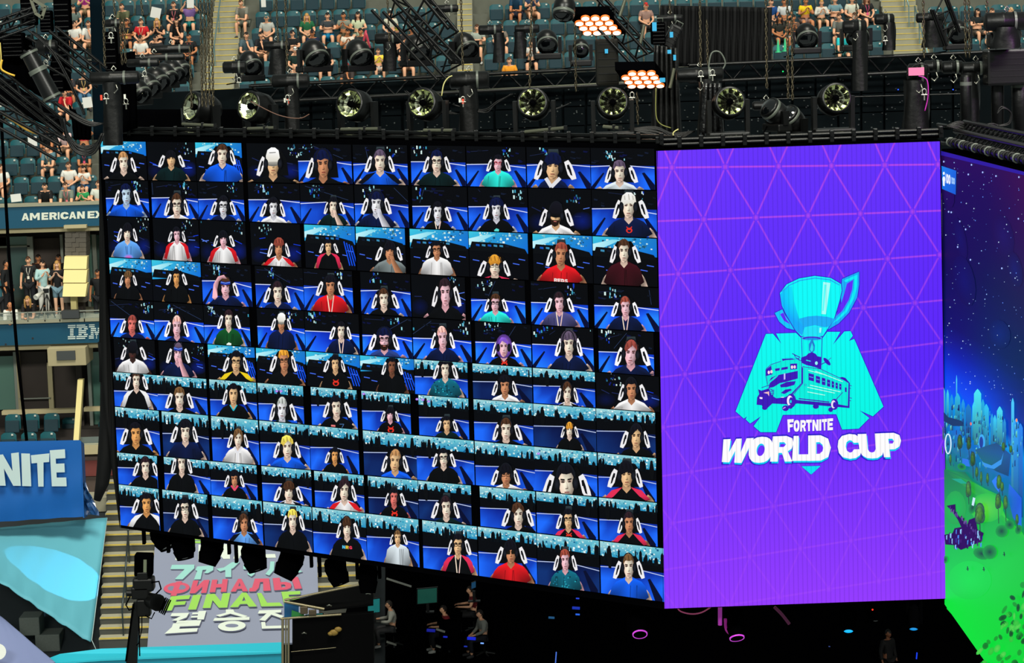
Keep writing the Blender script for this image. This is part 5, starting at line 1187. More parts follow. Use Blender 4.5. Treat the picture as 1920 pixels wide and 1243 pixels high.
for k in range(8):
    y0_ = 36 + k * 13.6; 
    def seg(x0, x1): ar.poly([(x0, y0_ - (x0 - 495) * .03), (x1, y0_ - (x1 - 495) * .03), (x1, y0_ + 8 - (x1 - 495) * .03), (x0, y0_ + 8 - (x0 - 495) * .03)], (205, 220, 215))
    if k in (0, 1, 6, 7): seg(495, 550)
    else: seg(511, 536)
    if k in (0, 7): seg(557, 622)
    elif k in (1, 6): seg(557, 636)
    elif k in (3, 4): seg(573, 628)
    else: seg(573, 596); seg(612, 640)
    if k < 2: seg(648, 690); seg(722, 760)
    elif k < 4: seg(662, 700); seg(712, 748)
    elif k == 4: seg(662, 682); seg(688, 722)
    elif k == 5: seg(662, 682); seg(694, 716)
    else: seg(648, 684); seg(700, 708)
ar.build('fascia_lettering', LETTER, f2)
su = empty('suite_level', kind='structure')
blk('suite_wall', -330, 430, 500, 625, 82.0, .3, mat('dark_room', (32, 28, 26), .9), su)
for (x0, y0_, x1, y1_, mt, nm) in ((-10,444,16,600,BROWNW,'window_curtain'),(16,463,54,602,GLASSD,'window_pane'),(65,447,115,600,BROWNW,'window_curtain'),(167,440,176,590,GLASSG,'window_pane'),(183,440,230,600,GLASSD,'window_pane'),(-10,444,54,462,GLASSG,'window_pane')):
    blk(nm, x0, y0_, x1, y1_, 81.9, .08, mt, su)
for (x0, y0_, x1, y1_) in ((54,444,59,600),(59,444,65,600),(116,440,121,600),(163,436,168,600),(-10,461,56,464),(176,440,183,600)):
    blk('window_frame', x0, y0_, x1, y1_, 81.7, .15, FRAME, su)
co = empty('block_column', kind='structure')
blk('capital', 119.5, 422, 162, 428, 79.1, 1.2, BEIGE, co)
yy_ = 428
for i in range(6):
    for j in range(3 if i % 2 else 2):
        n_ = 3 if i % 2 else 2; x0 = 121.5 + 40 * j / n_; x1 = 121.5 + 40 * (j + 1) / n_
        blk('concrete_block', x0 + .25, yy_ + .25, x1 - .25, yy_ + 8.6, 79.6, .8, BLOCKM, co)
    yy_ += 8.9
for i, (ya, yb2) in enumerate(((481, 504.5), (506, 530), (531.5, 556))):
    m = MB(); A_ = at(121 - i, ya, 79.2 - .25 * i); B_ = at(163.5, ya, 79.2 - .25 * i); C_1 = at(162 - i, yb2, 78.95 - .25 * i); D_ = at(119 - i, yb2, 78.95 - .25 * i)
    m.prism([A_, B_, C_1, D_], None, (0, .35, 0)); m.build('sloping_panel', CREAM, co)
blk('shadow_underside', 119, 557, 161, 567, 79.3, .5, BLOCKM, co); blk('cream_post', 132.5, 556, 143, 583, 79.0, .3, CREAM, co); blk('grey_plinth', 119, 566, 156, 600, 79.8, .5, BROWNW, co)
blk('speaker_grille', 115, 583, 148, 597, 78.4, .4, mat('grille_grey', (52, 56, 58), .7), co)
# glass railing in front of the suite people
gr = empty('glass_railing', at(0, 600, 78.5), label='low glass railing with grey top rail in front of the standing guests', cat='railing')
def rel(o, root): o.parent = root; o.matrix_parent_inverse = Matrix.Translation(root.location).inverted(); return o
for (x0, x1) in ((-10, 40), (41, 82), (83, 115), (150, 190)): rel(blk('glass_panel', x0, 586, x1, 602, 78.55, .02, mat('clear_glass', (170, 190, 185), .05, alpha=.18)), gr)
rel(blk('top_rail', -20, 584, 190, 586, 78.5, .05, FRAME), gr)
for x0 in (20, 51, 83, 111, 157): rel(blk('post', x0, 586, x0 + 2, 603, 78.5, .05, FRAME), gr)
# lower suite level
sl = empty('lower_suite_level', kind='structure')
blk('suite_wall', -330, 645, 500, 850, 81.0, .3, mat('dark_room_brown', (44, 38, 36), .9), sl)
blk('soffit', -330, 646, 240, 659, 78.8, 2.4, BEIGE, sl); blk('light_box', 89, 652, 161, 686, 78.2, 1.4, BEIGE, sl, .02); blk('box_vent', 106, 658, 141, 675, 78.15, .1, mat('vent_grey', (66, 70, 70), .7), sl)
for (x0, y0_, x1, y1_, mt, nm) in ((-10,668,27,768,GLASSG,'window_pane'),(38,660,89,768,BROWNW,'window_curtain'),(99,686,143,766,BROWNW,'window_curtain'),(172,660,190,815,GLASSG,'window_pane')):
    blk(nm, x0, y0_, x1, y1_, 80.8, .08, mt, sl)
for (x0, y0_, x1, y1_, mt) in ((27,660,32,768,FRAME),(32,660,38,768,BEIGE),(90,680,99,768,BEIGE),(145,686,156,830,BROWNW),(166,660,172,815,FRAME)): blk('window_frame', x0, y0_, x1, y1_, 80.6, .15, mt, sl)
m = MB(); m.prism([at(145.5, 712, 78.4), at(155.5, 712, 78.4), at(147.5, 826, 77.6), at(137.5, 826, 77.6)], None, (0, .3, 0)); m.build('cream_brace', CREAM, sl)
blk('ledge', 3, 769, 141, 776, 79.4, .3, BEIGE, sl); blk('ledge', 157, 764, 200, 771, 79.4, .3, BEIGE, sl); blk('door_bar', 36, 746, 94, 748, 80.5, .05, FRAME, sl)
blk('suite_floor', -330, 812, 200, 836, 79.9, 1.5, BROWNW, sl)
for (x0, y0_, r_) in ((6,779,0),(41,778,0),(79,777,0),(-2,814,1),(36,813,1),(72,812,1),(113,785,2),(181,790,2)):
    o = copy_tree(seat0); Y = 79.2 if r_ == 0 else (78.2 if r_ == 1 else 80.2); p = at(x0 + 16, y0_, Y); o.location = (p.x, Y, p.z - .86); o.scale = (1.02,) * 3
    o['group'] = 'teal seats of the suite balcony'; o['label'] = 'teal balcony seat in the %s row above the blue banner, %s' % (['back', 'front', 'shadowed'][r_], {6: 'left', 41: 'middle', 79: 'right', -2: 'left', 36: 'middle', 72: 'right', 113: 'beside the cream brace', 181: 'beside the black drape'}[x0])
blk('balcony_parapet', 150, 834, 240, 851, 78.0, .4, BEIGE, sl); blk('glass_balustrade', 150, 819, 190, 834, 78.05, .02, MATS['clear_glass'], sl)
lw = empty('lower_back_wall', kind='structure')
blk('grey_wall', 100, 851, 420, 935, 78.3, .3, mat('wall_brown_grey', (92, 78, 72), .9, vary=.1), lw); blk('red_band', 140, 863, 240, 892, 78.2, .05, mat('red_brown_band', (110, 52, 48), .9), lw)
# standing guests
zf = at(90, 601, 79.3).z
def stand(px, py, pose, sh_, lg, hr, st, sk_, desc, Y=79.7, rz=0, **kw):
    p = at(px, py, Y); person(pose, (p.x, Y, p.z - 1.635 * kw.get('scale', 1)), rz, sh_, 'standing guest ' + desc, legs=lg, hair=hr, style=st, skin=sk_, group='guests on the suite balcony', **kw)
stand(10, 495, 'hA', BLK_, (25,26,30), DRK, 'short', 't', 'in black seen from the side at the far left', rz=1.3, long_legs=True, sleeves=True)
stand(53, 488, 'hA', (30,32,34), (24,26,30), BRN, 'short', 'w', 'in a black T-shirt with pale print and lanyard', long_legs=True, lan=(220,215,200))
stand(72, 484, 'hA', (60,40,36), (24,26,30), DRK, 'short', 't', 'mostly hidden behind the woman in light blue', Y=80.6, long_legs=True)
stand(79, 495, 'hH', (165,200,200), (205,205,200), DRK, 'short', 'w', 'in a light blue jacket and white skirt drinking', rz=.5, sleeves=True, long_legs=True)
stand(110, 484, 'hA', (26,28,32), (24,26,30), DRK, 'short', 't', 'in dark clothes behind the fair haired woman', Y=80.6, long_legs=True)
stand(107, 496, 'hH', (28,28,30), (110,140,155), BLD, 'long', 'p', 'with long fair hair in a black T-shirt and denim shorts')
stand(183, 512, 'hA', BLK_, (28,30,34), DRK, 'short', 't', 'in black half hidden by the black drape', long_legs=True)
stand(-3, 515, 'hA', (50,95,105), (30,32,36), BRN, 'short', 'w', 'in a teal jacket cut by the left edge', sleeves=True, long_legs=True)
p = at(17, 573, 78.9); person('sE', (p.x, 79.2, p.z - .75), .1, (225,225,215), 'seated guest, bald, in a white jacket at the glass railing', legs=(40,42,44), style='bald', skin='t', sleeves=True, long_legs=True)
p = at(54, 562, 78.9); person('sE', (p.x, 79.2, p.z - .75), -.1, (28,26,28), 'seated guest with long fair hair in a black printed T-shirt at the railing', legs=(40,42,44), hair=(165,125,70), style='long', skin='w', long_legs=True)
# camera on tripod among the guests
tp = empty('camera_tripod', at(88, 600, 79.0), label='tripod holding a white telephoto lens on the suite balcony', cat='tripod')
o_ = tp.location.copy(); top_ = at(88, 552, 79.0)
for dx in (-.28, .05, .3): m = MB(); m.tube([top_ - o_, Vector((dx, -.1 if dx else .2, 0))], .02, 6); m.build('leg', BLACK, tp)
m = MB(); m.lathe([(0, 0), (.05, 0), (.05, .18), (.075, .22), (.085, .42), (.07, .42), (0, .40)], Matrix.Translation(top_ - o_ + Vector((-.12, -.02, .08))) @ Matrix.Rotation(1.9, 4, 'X') @ Matrix.Rotation(-.4, 4, 'Y'), 12); m.build('lens', mat('lens_white', (200, 200, 190), .4), tp)
m = MB(); m.box(top_ - o_ + Vector((-.05, .12, .1)), (.16, .12, .13), bev=.01); m.build('camera_body', BLACK, tp)
# ---------------------------------------------------------------- lower bowl
bowl_ = empty('lower_bowl', kind='structure')
def lp(px, py):   # sloping plane of the lower bowl
    P0 = at(250, 1215, 70.8); P1 = at(250, 930, 77.2); n_ = (P1 - P0).cross(Vector((1, 0, 0))).normalized(); d_ = ray(px, py); t = (P0 - CAM).dot(n_) / d_.dot(n_); return CAM + d_ * t
SLN = ((at(250, 930, 77.2) - at(250, 1215, 70.8)).cross(Vector((1, 0, 0)))).normalized()
if SLN.z < 0: SLN = -SLN
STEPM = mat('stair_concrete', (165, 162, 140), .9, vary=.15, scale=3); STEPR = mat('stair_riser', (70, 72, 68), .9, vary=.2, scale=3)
for (xa, xb) in ((186, 292), (586, 700)):
    for i in range(16):
        py = 1212 - i * 19.4
        p0 = lp(xa + (i * 1.0 if xa < 300 else 0), py); p1 = lp(xb, py + 0); p2 = lp(xa, py - 19.4)
        d_ = p2.y - p0.y; h_ = p2.z - p0.z
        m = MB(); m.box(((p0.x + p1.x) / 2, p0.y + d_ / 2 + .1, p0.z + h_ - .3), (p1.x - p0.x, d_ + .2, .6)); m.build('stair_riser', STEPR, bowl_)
        m = MB(); m.box(((p0.x + p1.x) / 2, p0.y + d_ / 2, p0.z + h_ + .01), (p1.x - p0.x, d_ + .03, .05)); m.build('stair_tread', STEPM, bowl_)
        m = MB(); m.box(((p0.x + p1.x) / 2, p0.y + .0, p0.z + h_ + .022), (p1.x - p0.x - .05, .05, .034)); m.build('yellow_nosing', YEL, bowl_)
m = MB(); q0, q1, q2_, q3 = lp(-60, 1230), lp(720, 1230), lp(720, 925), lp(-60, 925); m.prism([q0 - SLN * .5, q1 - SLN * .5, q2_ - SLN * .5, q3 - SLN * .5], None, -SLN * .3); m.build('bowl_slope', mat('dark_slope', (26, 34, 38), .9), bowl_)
blk('landing', 150, 932, 300, 958, 77.3, 1.2, STEPM, bowl_)
for (xa, ya, xb, yb3, lab) in ((243, 990, 250, 1052, 'upper steel handrail beside the grey poster'), (238, 1062, 243, 1130, 'middle steel handrail of the lower stairs'), (232, 1142, 238, 1200, 'lower steel handrail beside the camera crane')):
    a_, b_2 = lp(xa, yb3) + Vector((0, 0, .9)), lp(xb, ya) + Vector((0, 0, .9)); rail('stair_handrail', [a_, b_2], lab, r=.03, mt=mat('rail_dark', (66, 74, 76), .4, metal=.6))
# poster laid over the seats
PP = Plane(lp(400, 1100) + SLN * .35, SLN)
po = empty('floor_poster', (0, 0, 0), label='big grey poster with the word final in several scripts, laid over the lower seats', cat='poster')
PQ = [(292, 1000), (592, 985), (600, 1203), (276, 1216)]
m = MB(); P4 = [PP.hit(*q) for q in PQ]; m.prism(P4, None, -SLN * .06); m.build('poster_sheet', mat('poster_grey', (136, 143, 166), .75, vary=.06, scale=.8), po)
ar = Art(PP, .0006, .012); ar.T = lambda x, y: (240 + x / 4, 960 + y / 4)
RD, GR_, WT, MT = (205, 88, 112), (150, 205, 92), (215, 225, 215), (150, 205, 200)
SHD = (88, 92, 116)
def dbl(fn):
    global_off = [(5, 7, SHD), (0, 0, None)]
    for dx, dy, c_4 in global_off: fn(dx, dy, c_4)
word(ar, 'FINAL', [(365, 250), (1085, 238), (1110, 345), (355, 362)], WT, gap=.16)
ar.poly([(465,195),(545,200),(545,215),(465,212)], GR_); ar.poly([(465,220),(548,222),(545,236),(462,236)], GR_)
def katakana(dx, dy, c_4):
    c5 = c_4 or MT; o = lambda L_: [(x + dx, y + dy) for x, y in L_]
    ar.poly(o([(330,400),(498,398),(498,425),(410,508),(350,508),(425,432),(318,432)]), c5)
    ar.poly(o([(520,412),(642,404),(640,440),(600,462),(572,462),(590,436),(560,438),(545,508),(495,510),(520,444),(505,440)]), c5)
    ar.poly(o([(780,380),(838,378),(790,425),(775,430),(775,492),(730,492),(730,438),(690,450),(662,430),(720,420)]), c5)
    ar.poly(o([(865,405),(915,404),(925,385),(960,384),(958,402),(1010,400),(1010,430),(955,432),(950,470),(925,488),(895,470),(915,434),(865,434)]), c5)
    ar.poly(o([(1068,375),(1100,375),(1095,440),(1060,480),(1030,470),(1062,430)]), c5)
    ar.poly(o([(1130,372),(1168,372),(1185,440),(1260,430),(1310,450),(1180,490),(1145,470)]), c5)
dbl(katakana)
def russian(dx, dy, c_4):
    c5 = c_4 or RD
    ar.ell(365 + dx, 575 + dy, 98, 42, c5, rot=-.08, n=24); 
    if not c_4: ar.ell(330, 578, 32, 18, (122, 128, 152), n=14); ar.ell(402, 570, 32, 18, (122, 128, 152), n=14)
    ar.poly([(362 + dx, 528 + dy), (405 + dx, 524 + dy), (362 + dx, 634 + dy), (318 + dx, 634 + dy)], c5)
    for ch, qd in (('И', [(490,520),(612,514),(588,612),(462,616)]), ('Н', [(632,514),(750,508),(738,604),(612,608)]), ('А', [(800,508),(878,506),(900,600),(770,604)]), ('Л', [(925,506),(1058,504),(1072,596),(908,602)]), ('Ы', [(1085,502),(1275,492),(1305,580),(1098,594)])):
        glyph(ar, 'A' if ch == 'А' else ch, [(x + dx, y + dy) for x, y in qd], c5)
dbl(russian)
def finale(dx, dy, c_4):
    c5 = c_4 or GR_
    for ch, qd in (('F', [(325,640),(470,630),(425,740),(275,748)]), ('I', [(490,630),(550,626),(512,738),(450,740)]), ('N', [(590,624),(768,614),(745,724),(560,728)]), ('A', [(820,612),(925,612),(968,716),(765,722)]), ('L', [(968,616),(1060,612),(1165,712),(1000,716)]), ('E', [(1150,606),(1292,600),(1300,700),(1175,712)])):
        glyph(ar, ch, [(x + dx, y + dy) for x, y in qd], c5)
dbl(finale)
def korean(dx, dy, c_4):
    c5 = c_4 or WT; o = lambda L_: [(x + dx, y + dy) for x, y in L_]
    ar.poly(o([(330,768),(460,765),(440,800),(375,825),(330,822),(395,790),(320,790)]), c5)
    ar.poly(o([(530,752),(588,750),(570,815),(520,815),(522,800),(470,802),(478,788),(524,786),(526,776),(480,778),(486,764),(528,762)]), c5)
    ar.poly(o([(372,825),(552,820),(535,862),(390,868),(385,885),(525,880),(518,906),(275,922),(330,872),(340,845),(470,838),(360,842)]), c5)
    ar.poly(o([(735,740),(790,740),(800,760),(898,790),(870,800),(768,772),(690,795),(660,784),(735,765)]), c5)
    ar.poly(o([(650,805),(912,796),(912,818),(640,826)]), c5)
    ar.ell(780 + dx, 864 + dy, 104, 38, c5, rot=-.05, n=24)
    if not c_4: ar.ell(780, 862, 50, 14, (122, 128, 152), n=16)
    ar.poly(o([(985,748),(1150,742),(1150,762),(1100,766),(1170,790),(1150,806),(1075,780),(1030,826),(985,820),(1040,770),(975,772)]), c5)
    ar.poly(o([(1180,742),(1215,742),(1215,800),(1180,800)]), c5); ar.poly(o([(1000,835),(1030,835),(1035,865),(1200,860),(1200,880),(1005,885)]), c5)
dbl(korean)
ar.build('poster_lettering', LETTER, po)
# ---------------------------------------------------------------- blue banner box
BLUE = mat('banner_blue', (18, 92, 170), .6, spec=.3, vary=.08, scale=.7)
bb = empty('blue_banner', (0, 0, 0), label='blue fabric banner with large white letters ending in NITE', cat='banner')
YB = 73.6; m = MB(); nx, nz = 24, 14; vs = []
for i in range(nz + 1):
    for j in range(nx + 1):
        u, v = j / nx, i / nz; px = -40 + u * (150 - -40) + v * u * 6; py = 829 + v * (152 - 8 * u) - u * 4
        p = at(px, py, YB); p.y -= .05 * math.sin(v * 9 + u * 3) * v + .04 * math.sin(u * 22) * v * v; vs.append(p)
m.add(vs, [(i * (nx + 1) + j, i * (nx + 1) + j + 1, (i + 1) * (nx + 1) + j + 1, (i + 1) * (nx + 1) + j) for i in range(nz) for j in range(nx)], 0, True); m.build('banner_cloth', BLUE, bb)
m = MB(); m.prism([at(150, 827, YB), at(156, 971, YB), at(162, 968, YB + 2.5), at(156, 832, YB + 2.5)], None, (.03, 0, 0)); m.build('banner_side', BLUE, bb)
m = MB(); rr5 = random.Random(2); vs = []
for i in range(9):
    for j in range(7):
        u, v = j / 6, i / 8; p = at(151 + u * (10 + 26 * v), 898 + v * 68 + u * 8 * (1 - v), YB + .3); p.y += rr5.uniform(-.12, .12); vs.append(p)
m.add(vs, [(i * 7 + j, i * 7 + j + 1, (i + 1) * 7 + j + 1, (i + 1) * 7 + j) for i in range(8) for j in range(6)], 0, False); m.build('plastic_wrap', mat('blue_plastic', (40, 80, 130), .2, spec=.7), bb)
ar = Art(Plane(at(50, 880, YB - .16), (0, -1, 0)), .0008, .01); ar.T = lambda x, y: (x / F3, 600 + y / F3); LG = (196, 214, 214)
for ch, qd in (('N', [(-38,985),(137,963),(152,1207),(-10,1205)]), ('I', [(155,970),(218,972),(228,1210),(162,1208)]), ('T', [(225,984),(360,970),(352,1212),(245,1212)]), ('E', [(363,948),(473,940),(486,1210),(378,1210)])): glyph(ar, ch, qd, LG)
ar.build('banner_lettering', LETTER, bb)
# tents
def sheet(name, corners, mt, parent, nx=30, ny=24, sag=.2, wr=.03, seed=1):
    A_, B_, C_1, D_ = [Vector(c) for c in corners]; r5 = random.Random(seed); vs = []
    nn = (B_ - A_).cross(D_ - A_).normalized()
    ph = [r5.uniform(0, 6) for _ in range(4)]
    for i in range(ny + 1):
        for j in range(nx + 1):
            u, v = j / nx, i / ny; p = (A_ * (1 - u) + B_ * u) * (1 - v) + (D_ * (1 - u) + C_1 * u) * v
            p = p + nn * (sag * math.sin(PI * u) * math.sin(PI * v) + wr * math.sin(u * 38 + v * 10 + ph[0]) * (.3 + v) + wr * .6 * math.sin(u * 67 - v * 16 + ph[1]) * v); vs.append(p)
    m = MB(); m.add(vs, [(i * (nx + 1) + j, i * (nx + 1) + j + 1, (i + 1) * (nx + 1) + j + 1, (i + 1) * (nx + 1) + j) for i in range(ny) for j in range(nx)], 0, True)
    o = m.build(name, mt, parent); md = o.modifiers.new('t', 'SOLIDIFY'); md.thickness = .02; return o
CYT = mat('tent_cyan', (95, 172, 190), .6, spec=.3)
o = sheet('tent_canopy', [at(-60, 996, 75), at(201, 971, 75), at(170, 1206, 70.6), at(-60, 1052, 70.6)], CYT, None, sag=-.25, wr=.018); tag(o, 'pale cyan stretched canopy lit by a large oval spotlight', 'canopy')
o = sheet('tent_canopy', [at(-50, 1120, 70.2), at(6, 1160, 70.2), at(104, 1243, 68.2), at(-50, 1275, 68.2)], mat('tent_lilac', (120, 132, 175), .6), None, sag=.05, wr=.006, seed=4); tag(o, 'lilac grey canopy in the bottom left corner with a white round mark', 'canopy')
m = MB(); m.cyl(at(-4, 1222, 67.9), at(-4, 1222, 68.1), .22, n=18); o = m.build('round_mark', mat('mark_white', (225, 230, 225), .6)); tag(o, 'white round mark cut by the left edge, low in the corner', 'sign')
wl = empty('cyan_ledge', kind='structure')
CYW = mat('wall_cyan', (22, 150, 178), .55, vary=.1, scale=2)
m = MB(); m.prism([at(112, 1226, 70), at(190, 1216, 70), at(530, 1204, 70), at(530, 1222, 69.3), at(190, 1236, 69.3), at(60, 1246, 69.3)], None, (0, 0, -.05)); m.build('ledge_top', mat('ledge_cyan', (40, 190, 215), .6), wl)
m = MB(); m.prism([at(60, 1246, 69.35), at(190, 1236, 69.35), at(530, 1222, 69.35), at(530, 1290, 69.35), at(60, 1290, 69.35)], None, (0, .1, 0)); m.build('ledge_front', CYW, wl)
# boxes between the tents
for (x0, y0_, x1, y1_, lab) in ((36, 1158, 74, 1192, 'grey concrete box under the cyan canopy, left'), (66, 1190, 112, 1222, 'grey concrete box with a yellow mark beside the lilac canopy')):
    o = blk('equipment_case', x0, y0_, x1, y1_, 71.5, .8, mat('case_grey', (92, 98, 92), .8, vary=.2), bev=.03); tag(o, lab, 'case')
# crumpled tent edge ropes
m = MB(); m.tube([at(201, 971, 75), at(172, 1200, 70.6), at(182, 1222, 70.4)], .012, 5); o = m.build('guy_rope', mat('rope_pale', (170, 190, 190), .7)); tag(o, 'pale guy rope down the right edge of the cyan canopy', 'rope')
# ================================================================== RIGGING ABOVE THE SCREENS
BAG = mat('bag_nylon', (6, 7, 7), .4, spec=.32, bump=.2, scale=9)
CHAINM = mat('chain_steel', (92, 84, 66), .35, metal=.8)
HEADM = mat('fixture_shell', (8, 9, 9), .33, spec=.35)
GREYE = mat('fixture_edge', (84, 90, 82), .4, spec=.5)
LENSM = mat('lens_glass', (6, 8, 10), .06, spec=.9)
RFL = mat('reflector_mirror', (235, 240, 205), .16, metal=1.0)
TEALD = mat('back_panel', (2, 8, 11), .7, spec=.06, vary=.3, scale=5)
PIPE = mat('truss_pipe', (12, 13, 13), .28, metal=.5, spec=.4)
TUBEG = mat('grey_tube', (98, 100, 84), .35, metal=.5)
def px2m(Y): return Y / F_PX
def local(o, p): return Vector(p) - o.location
def truss(label, A_, B_, up, dep, hgt, wid, bays, rp=.03, mt=None, cat='truss'):
    A_, B_ = Vector(A_), Vector(B_); root = empty('lighting_truss', A_, label=label, cat=cat); mt = mt or PIPE
    up = Vector(up).normalized(); ax = (B_ - A_).normalized(); dp = ax.cross(up).normalized(); L_ = (B_ - A_).length
    cs = [Vector((0, 0, 0)), -up * hgt, dp * wid, -up * hgt + dp * wid]
    for c in cs: m = MB(); m.cyl(c, c + ax * L_, rp, n=8); m.build('chord', mt, root)
    for i in range(bays):
        a_, b_2 = ax * (L_ * i / bays), ax * (L_ * (i + 1) / bays)
        if i % 2: a_, b_2 = b_2, a_
        m = MB(); m.cyl(a_ + cs[0], b_2 + cs[1], rp * .6, n=6); m.build('brace', mt, root)
        m = MB(); m.cyl(a_ + cs[0], b_2 + cs[2], rp * .6, n=6); m.build('brace', mt, root)
    return root
def chain(px, y0, y1, Y, label, px1=None, n=1, spread=.05, lw=.034):
    px1 = px if px1 is None else px1; A_, B_ = at(px, y0, Y), at(px1, y1, Y)
    root_me = MB()
    for q in range(n):
        off = Vector(((q - (n - 1) / 2) * spread, R.uniform(-.05, .05), R.uniform(0, .04))); L_ = (B_ - A_).length; step = .078; cnt = int(L_ / step); ax = (B_ - A_).normalized()
        for i in range(cnt):
            c = A_ + off + ax * (step * (i + .5)) - A_; s_1 = Vector((1, 0, 0)) if i % 2 else Vector((.45, .9, 0)).normalized()
            pts = [c + s_1 * (lw * .5 * math.cos(t) * 1.0) + ax * (.052 * math.sin(t)) for t in [2 * PI * k / 8 for k in range(8)]]
            root_me.tube(pts, .0095, 4, closed=True)
    o = root_me.build('hoist_chain', CHAINM); o.location = A_; return tag(o, label, 'chain', 'chains of the motor hoists')
def hoist(px, py, Y, wpx, hpx, label, drop=0, hook=True, tilt=0, col=None, dropx=.5, droppx=16):
    p = at(px, py, Y); k = px2m(Y); root = empty('chain_hoist', p, label=label, cat='hoist', group='black chain hoists in the rigging'); w_, r_ = wpx * k, hpx * k / 2
    q = Matrix.Rotation(tilt, 4, 'Y')
    m = MB(); pr_ = [(0, -w_/2), (r_*.75, -w_/2), (r_, -w_/2+.03), (r_, -w_/2+w_*.38), (r_*1.06, -w_/2+w_*.40), (r_*1.06, -w_/2+w_*.44), (r_, -w_/2+w_*.46), (r_, w_/2-.03), (r_*.75, w_/2), (0, w_/2)]
    m.lathe(pr_, q @ Matrix.Rotation(PI/2, 4, 'Y'), 18); m.build('motor_body', col or BAG, root)
    m = MB(); m.lathe([(r_*1.08, -.02), (r_*1.08, .02)], q @ Matrix.Translation((w_*.2, 0, 0)) @ Matrix.Rotation(PI/2, 4, 'Y'), 18); m.build('strap', GREYE, root)
    if hook:
        m = MB(); m.tube([(0, -r_*.6, r_), (.04, -r_*.6, r_+.05), (.0, -r_*.6, r_+.1), (-.04, -r_*.6, r_+.05)], .012, 6, closed=True); m.build('shackle_ring', STEEL, root); m = MB()
        m.tube([(.03, -r_*.9, -r_), (.06, -r_*.9, -r_-.08), (0, -r_*.9, -r_-.15), (-.05, -r_*.9, -r_-.1)], .013, 6); m.build('hook', STEEL, root)
    if drop:
        L_ = drop * k; dx = (dropx - .5) * w_; hw_ = droppx * k / 2; m = MB(); vs = []; nn = 10
        for i in range(9):
            v = i / 8
            for j in range(nn):
                a_ = 2 * PI * j / nn; rr_ = 1 + .12 * math.sin(a_ * 3 + i * .6) * (1 if i else 0); vs.append((dx + hw_ * rr_ * math.cos(a_) * (1 + .12 * v), hw_ * .8 * rr_ * math.sin(a_), -r_ * .6 - L_ * v))
        m.add(vs, [(i * nn + j, i * nn + (j + 1) % nn, (i + 1) * nn + (j + 1) % nn, (i + 1) * nn + j) for i in range(8) for j in range(nn)], 0, True); m.add(vs[-nn:], [tuple(range(nn))], 0); m.build('chain_bag', col or BAG, root)
    return root
def searchlight(px, py, p3, R_, aim, label, base=True, grp='big mirror lights along the screen top', spec=True, yoke=True, drop=.62):
    """px,py = centre of the mouth"""
    p = p3; aim = Vector(aim).normalized(); q = Vector((0, 0, 1)).rotation_difference(aim).to_matrix().to_4x4()
    c = -aim * (R_ * 1.2); root = empty('moving_searchlight' if spec else 'moving_head_light', p + c - Vector((0, 0, drop)), label=label, cat='stage light', group=grp); o_ = root.location
    M_ = Matrix.Translation(p - o_) @ q
    m = MB(); m.lathe([(R_*.93, 0), (R_*1.04, .0), (R_*1.08, -.03), (R_*1.04, -R_*.7), (R_*1.12, -R_*.8), (R_*1.1, -R_*1.5), (R_*.8, -R_*2.1), (R_*.45, -R_*2.35), (0, -R_*2.4)], M_, 24); m.build('head', HEADM, root)
    if spec:
        m = MB(); prof = [(R_*.93, -.005), (R_*.86, -R_*.18), (R_*.66, -R_*.42), (R_*.4, -R_*.58), (R_*.16, -R_*.66), (0, -R_*.67)]; m.lathe(prof, M_, 11, sm=False); bowl_m = m.build('mirror_bowl', RFL, root)
        m = MB(); m.lathe([(0, -R_*.1), (R_*.22, -R_*.12), (R_*.24, -R_*.35), (R_*.1, -R_*.66)], M_, 12); m.build('bulb_cap', MATTE, bowl_m)
        m = MB()
        for t in (0.5, 2.6, 4.7): m.cyl(M_ @ Vector((0, 0, -R_*.2)), M_ @ Vector((R_*.92*math.cos(t), R_*.92*math.sin(t), -.02)), .007, n=4)
        m.build('bulb_support', MATTE, bowl_m)
    else:
        m = MB(); m.lathe([(R_*.93, -.01), (R_*.6, .05), (0, .07)], M_, 20); m.build('lens', LENSM, root)
        m = MB(); m.lathe([(R_*1.05, -.05), (R_*1.12, -.06), (R_*1.12, -.1), (R_*1.05, -.11)], M_, 24); m.build('edge_ring', GREYE, root)
    if yoke:
        cc = p + c - o_; side = aim.cross(Vector((0, 0, 1))).normalized(); 
        for s_1 in (-1, 1):
            m = MB(); a_ = cc + side * (s_1 * R_ * 1.2); fw2 = side.cross(Vector((0, 0, 1))).normalized()
            w_ = R_ * .35; z0 = R_ * .15 * 1; zb = -drop + .12 if drop > 0 else drop
            P_ = [a_ + fw2 * w_ + Vector((0, 0, R_*.3)), a_ - fw2 * w_ + Vector((0, 0, R_*.3)), a_ - fw2 * w_ * .8 - Vector((0, 0, drop - .12)), a_ + fw2 * w_ * .8 - Vector((0, 0, drop - .12))]
            m.prism(P_, None, side * (s_1 * .07)); m.build('yoke_arm', HEADM, root)
        m = MB(); m.box(cc - Vector((0, 0, drop - .07)), (R_*2.9, R_*1.6, .14), rot=Matrix.Rotation(math.atan2(side.y, side.x), 3, 'Z'), bev=.03); m.build('base', BLACK, root)
        m = MB(); m.tube([cc - Vector((R_, .1, drop - .1)), cc - Vector((R_ + .08, .2, drop + .02)), cc - Vector((R_ + .3, .15, drop + .05))], .014, 5); m.build('power_cable', MATTE, root)
    return root
def P1(px, py, off=0.0): return PL1.hit(px, py, off)
def P2(px, py, off=0.0): return PL2.hit(px, py, off)
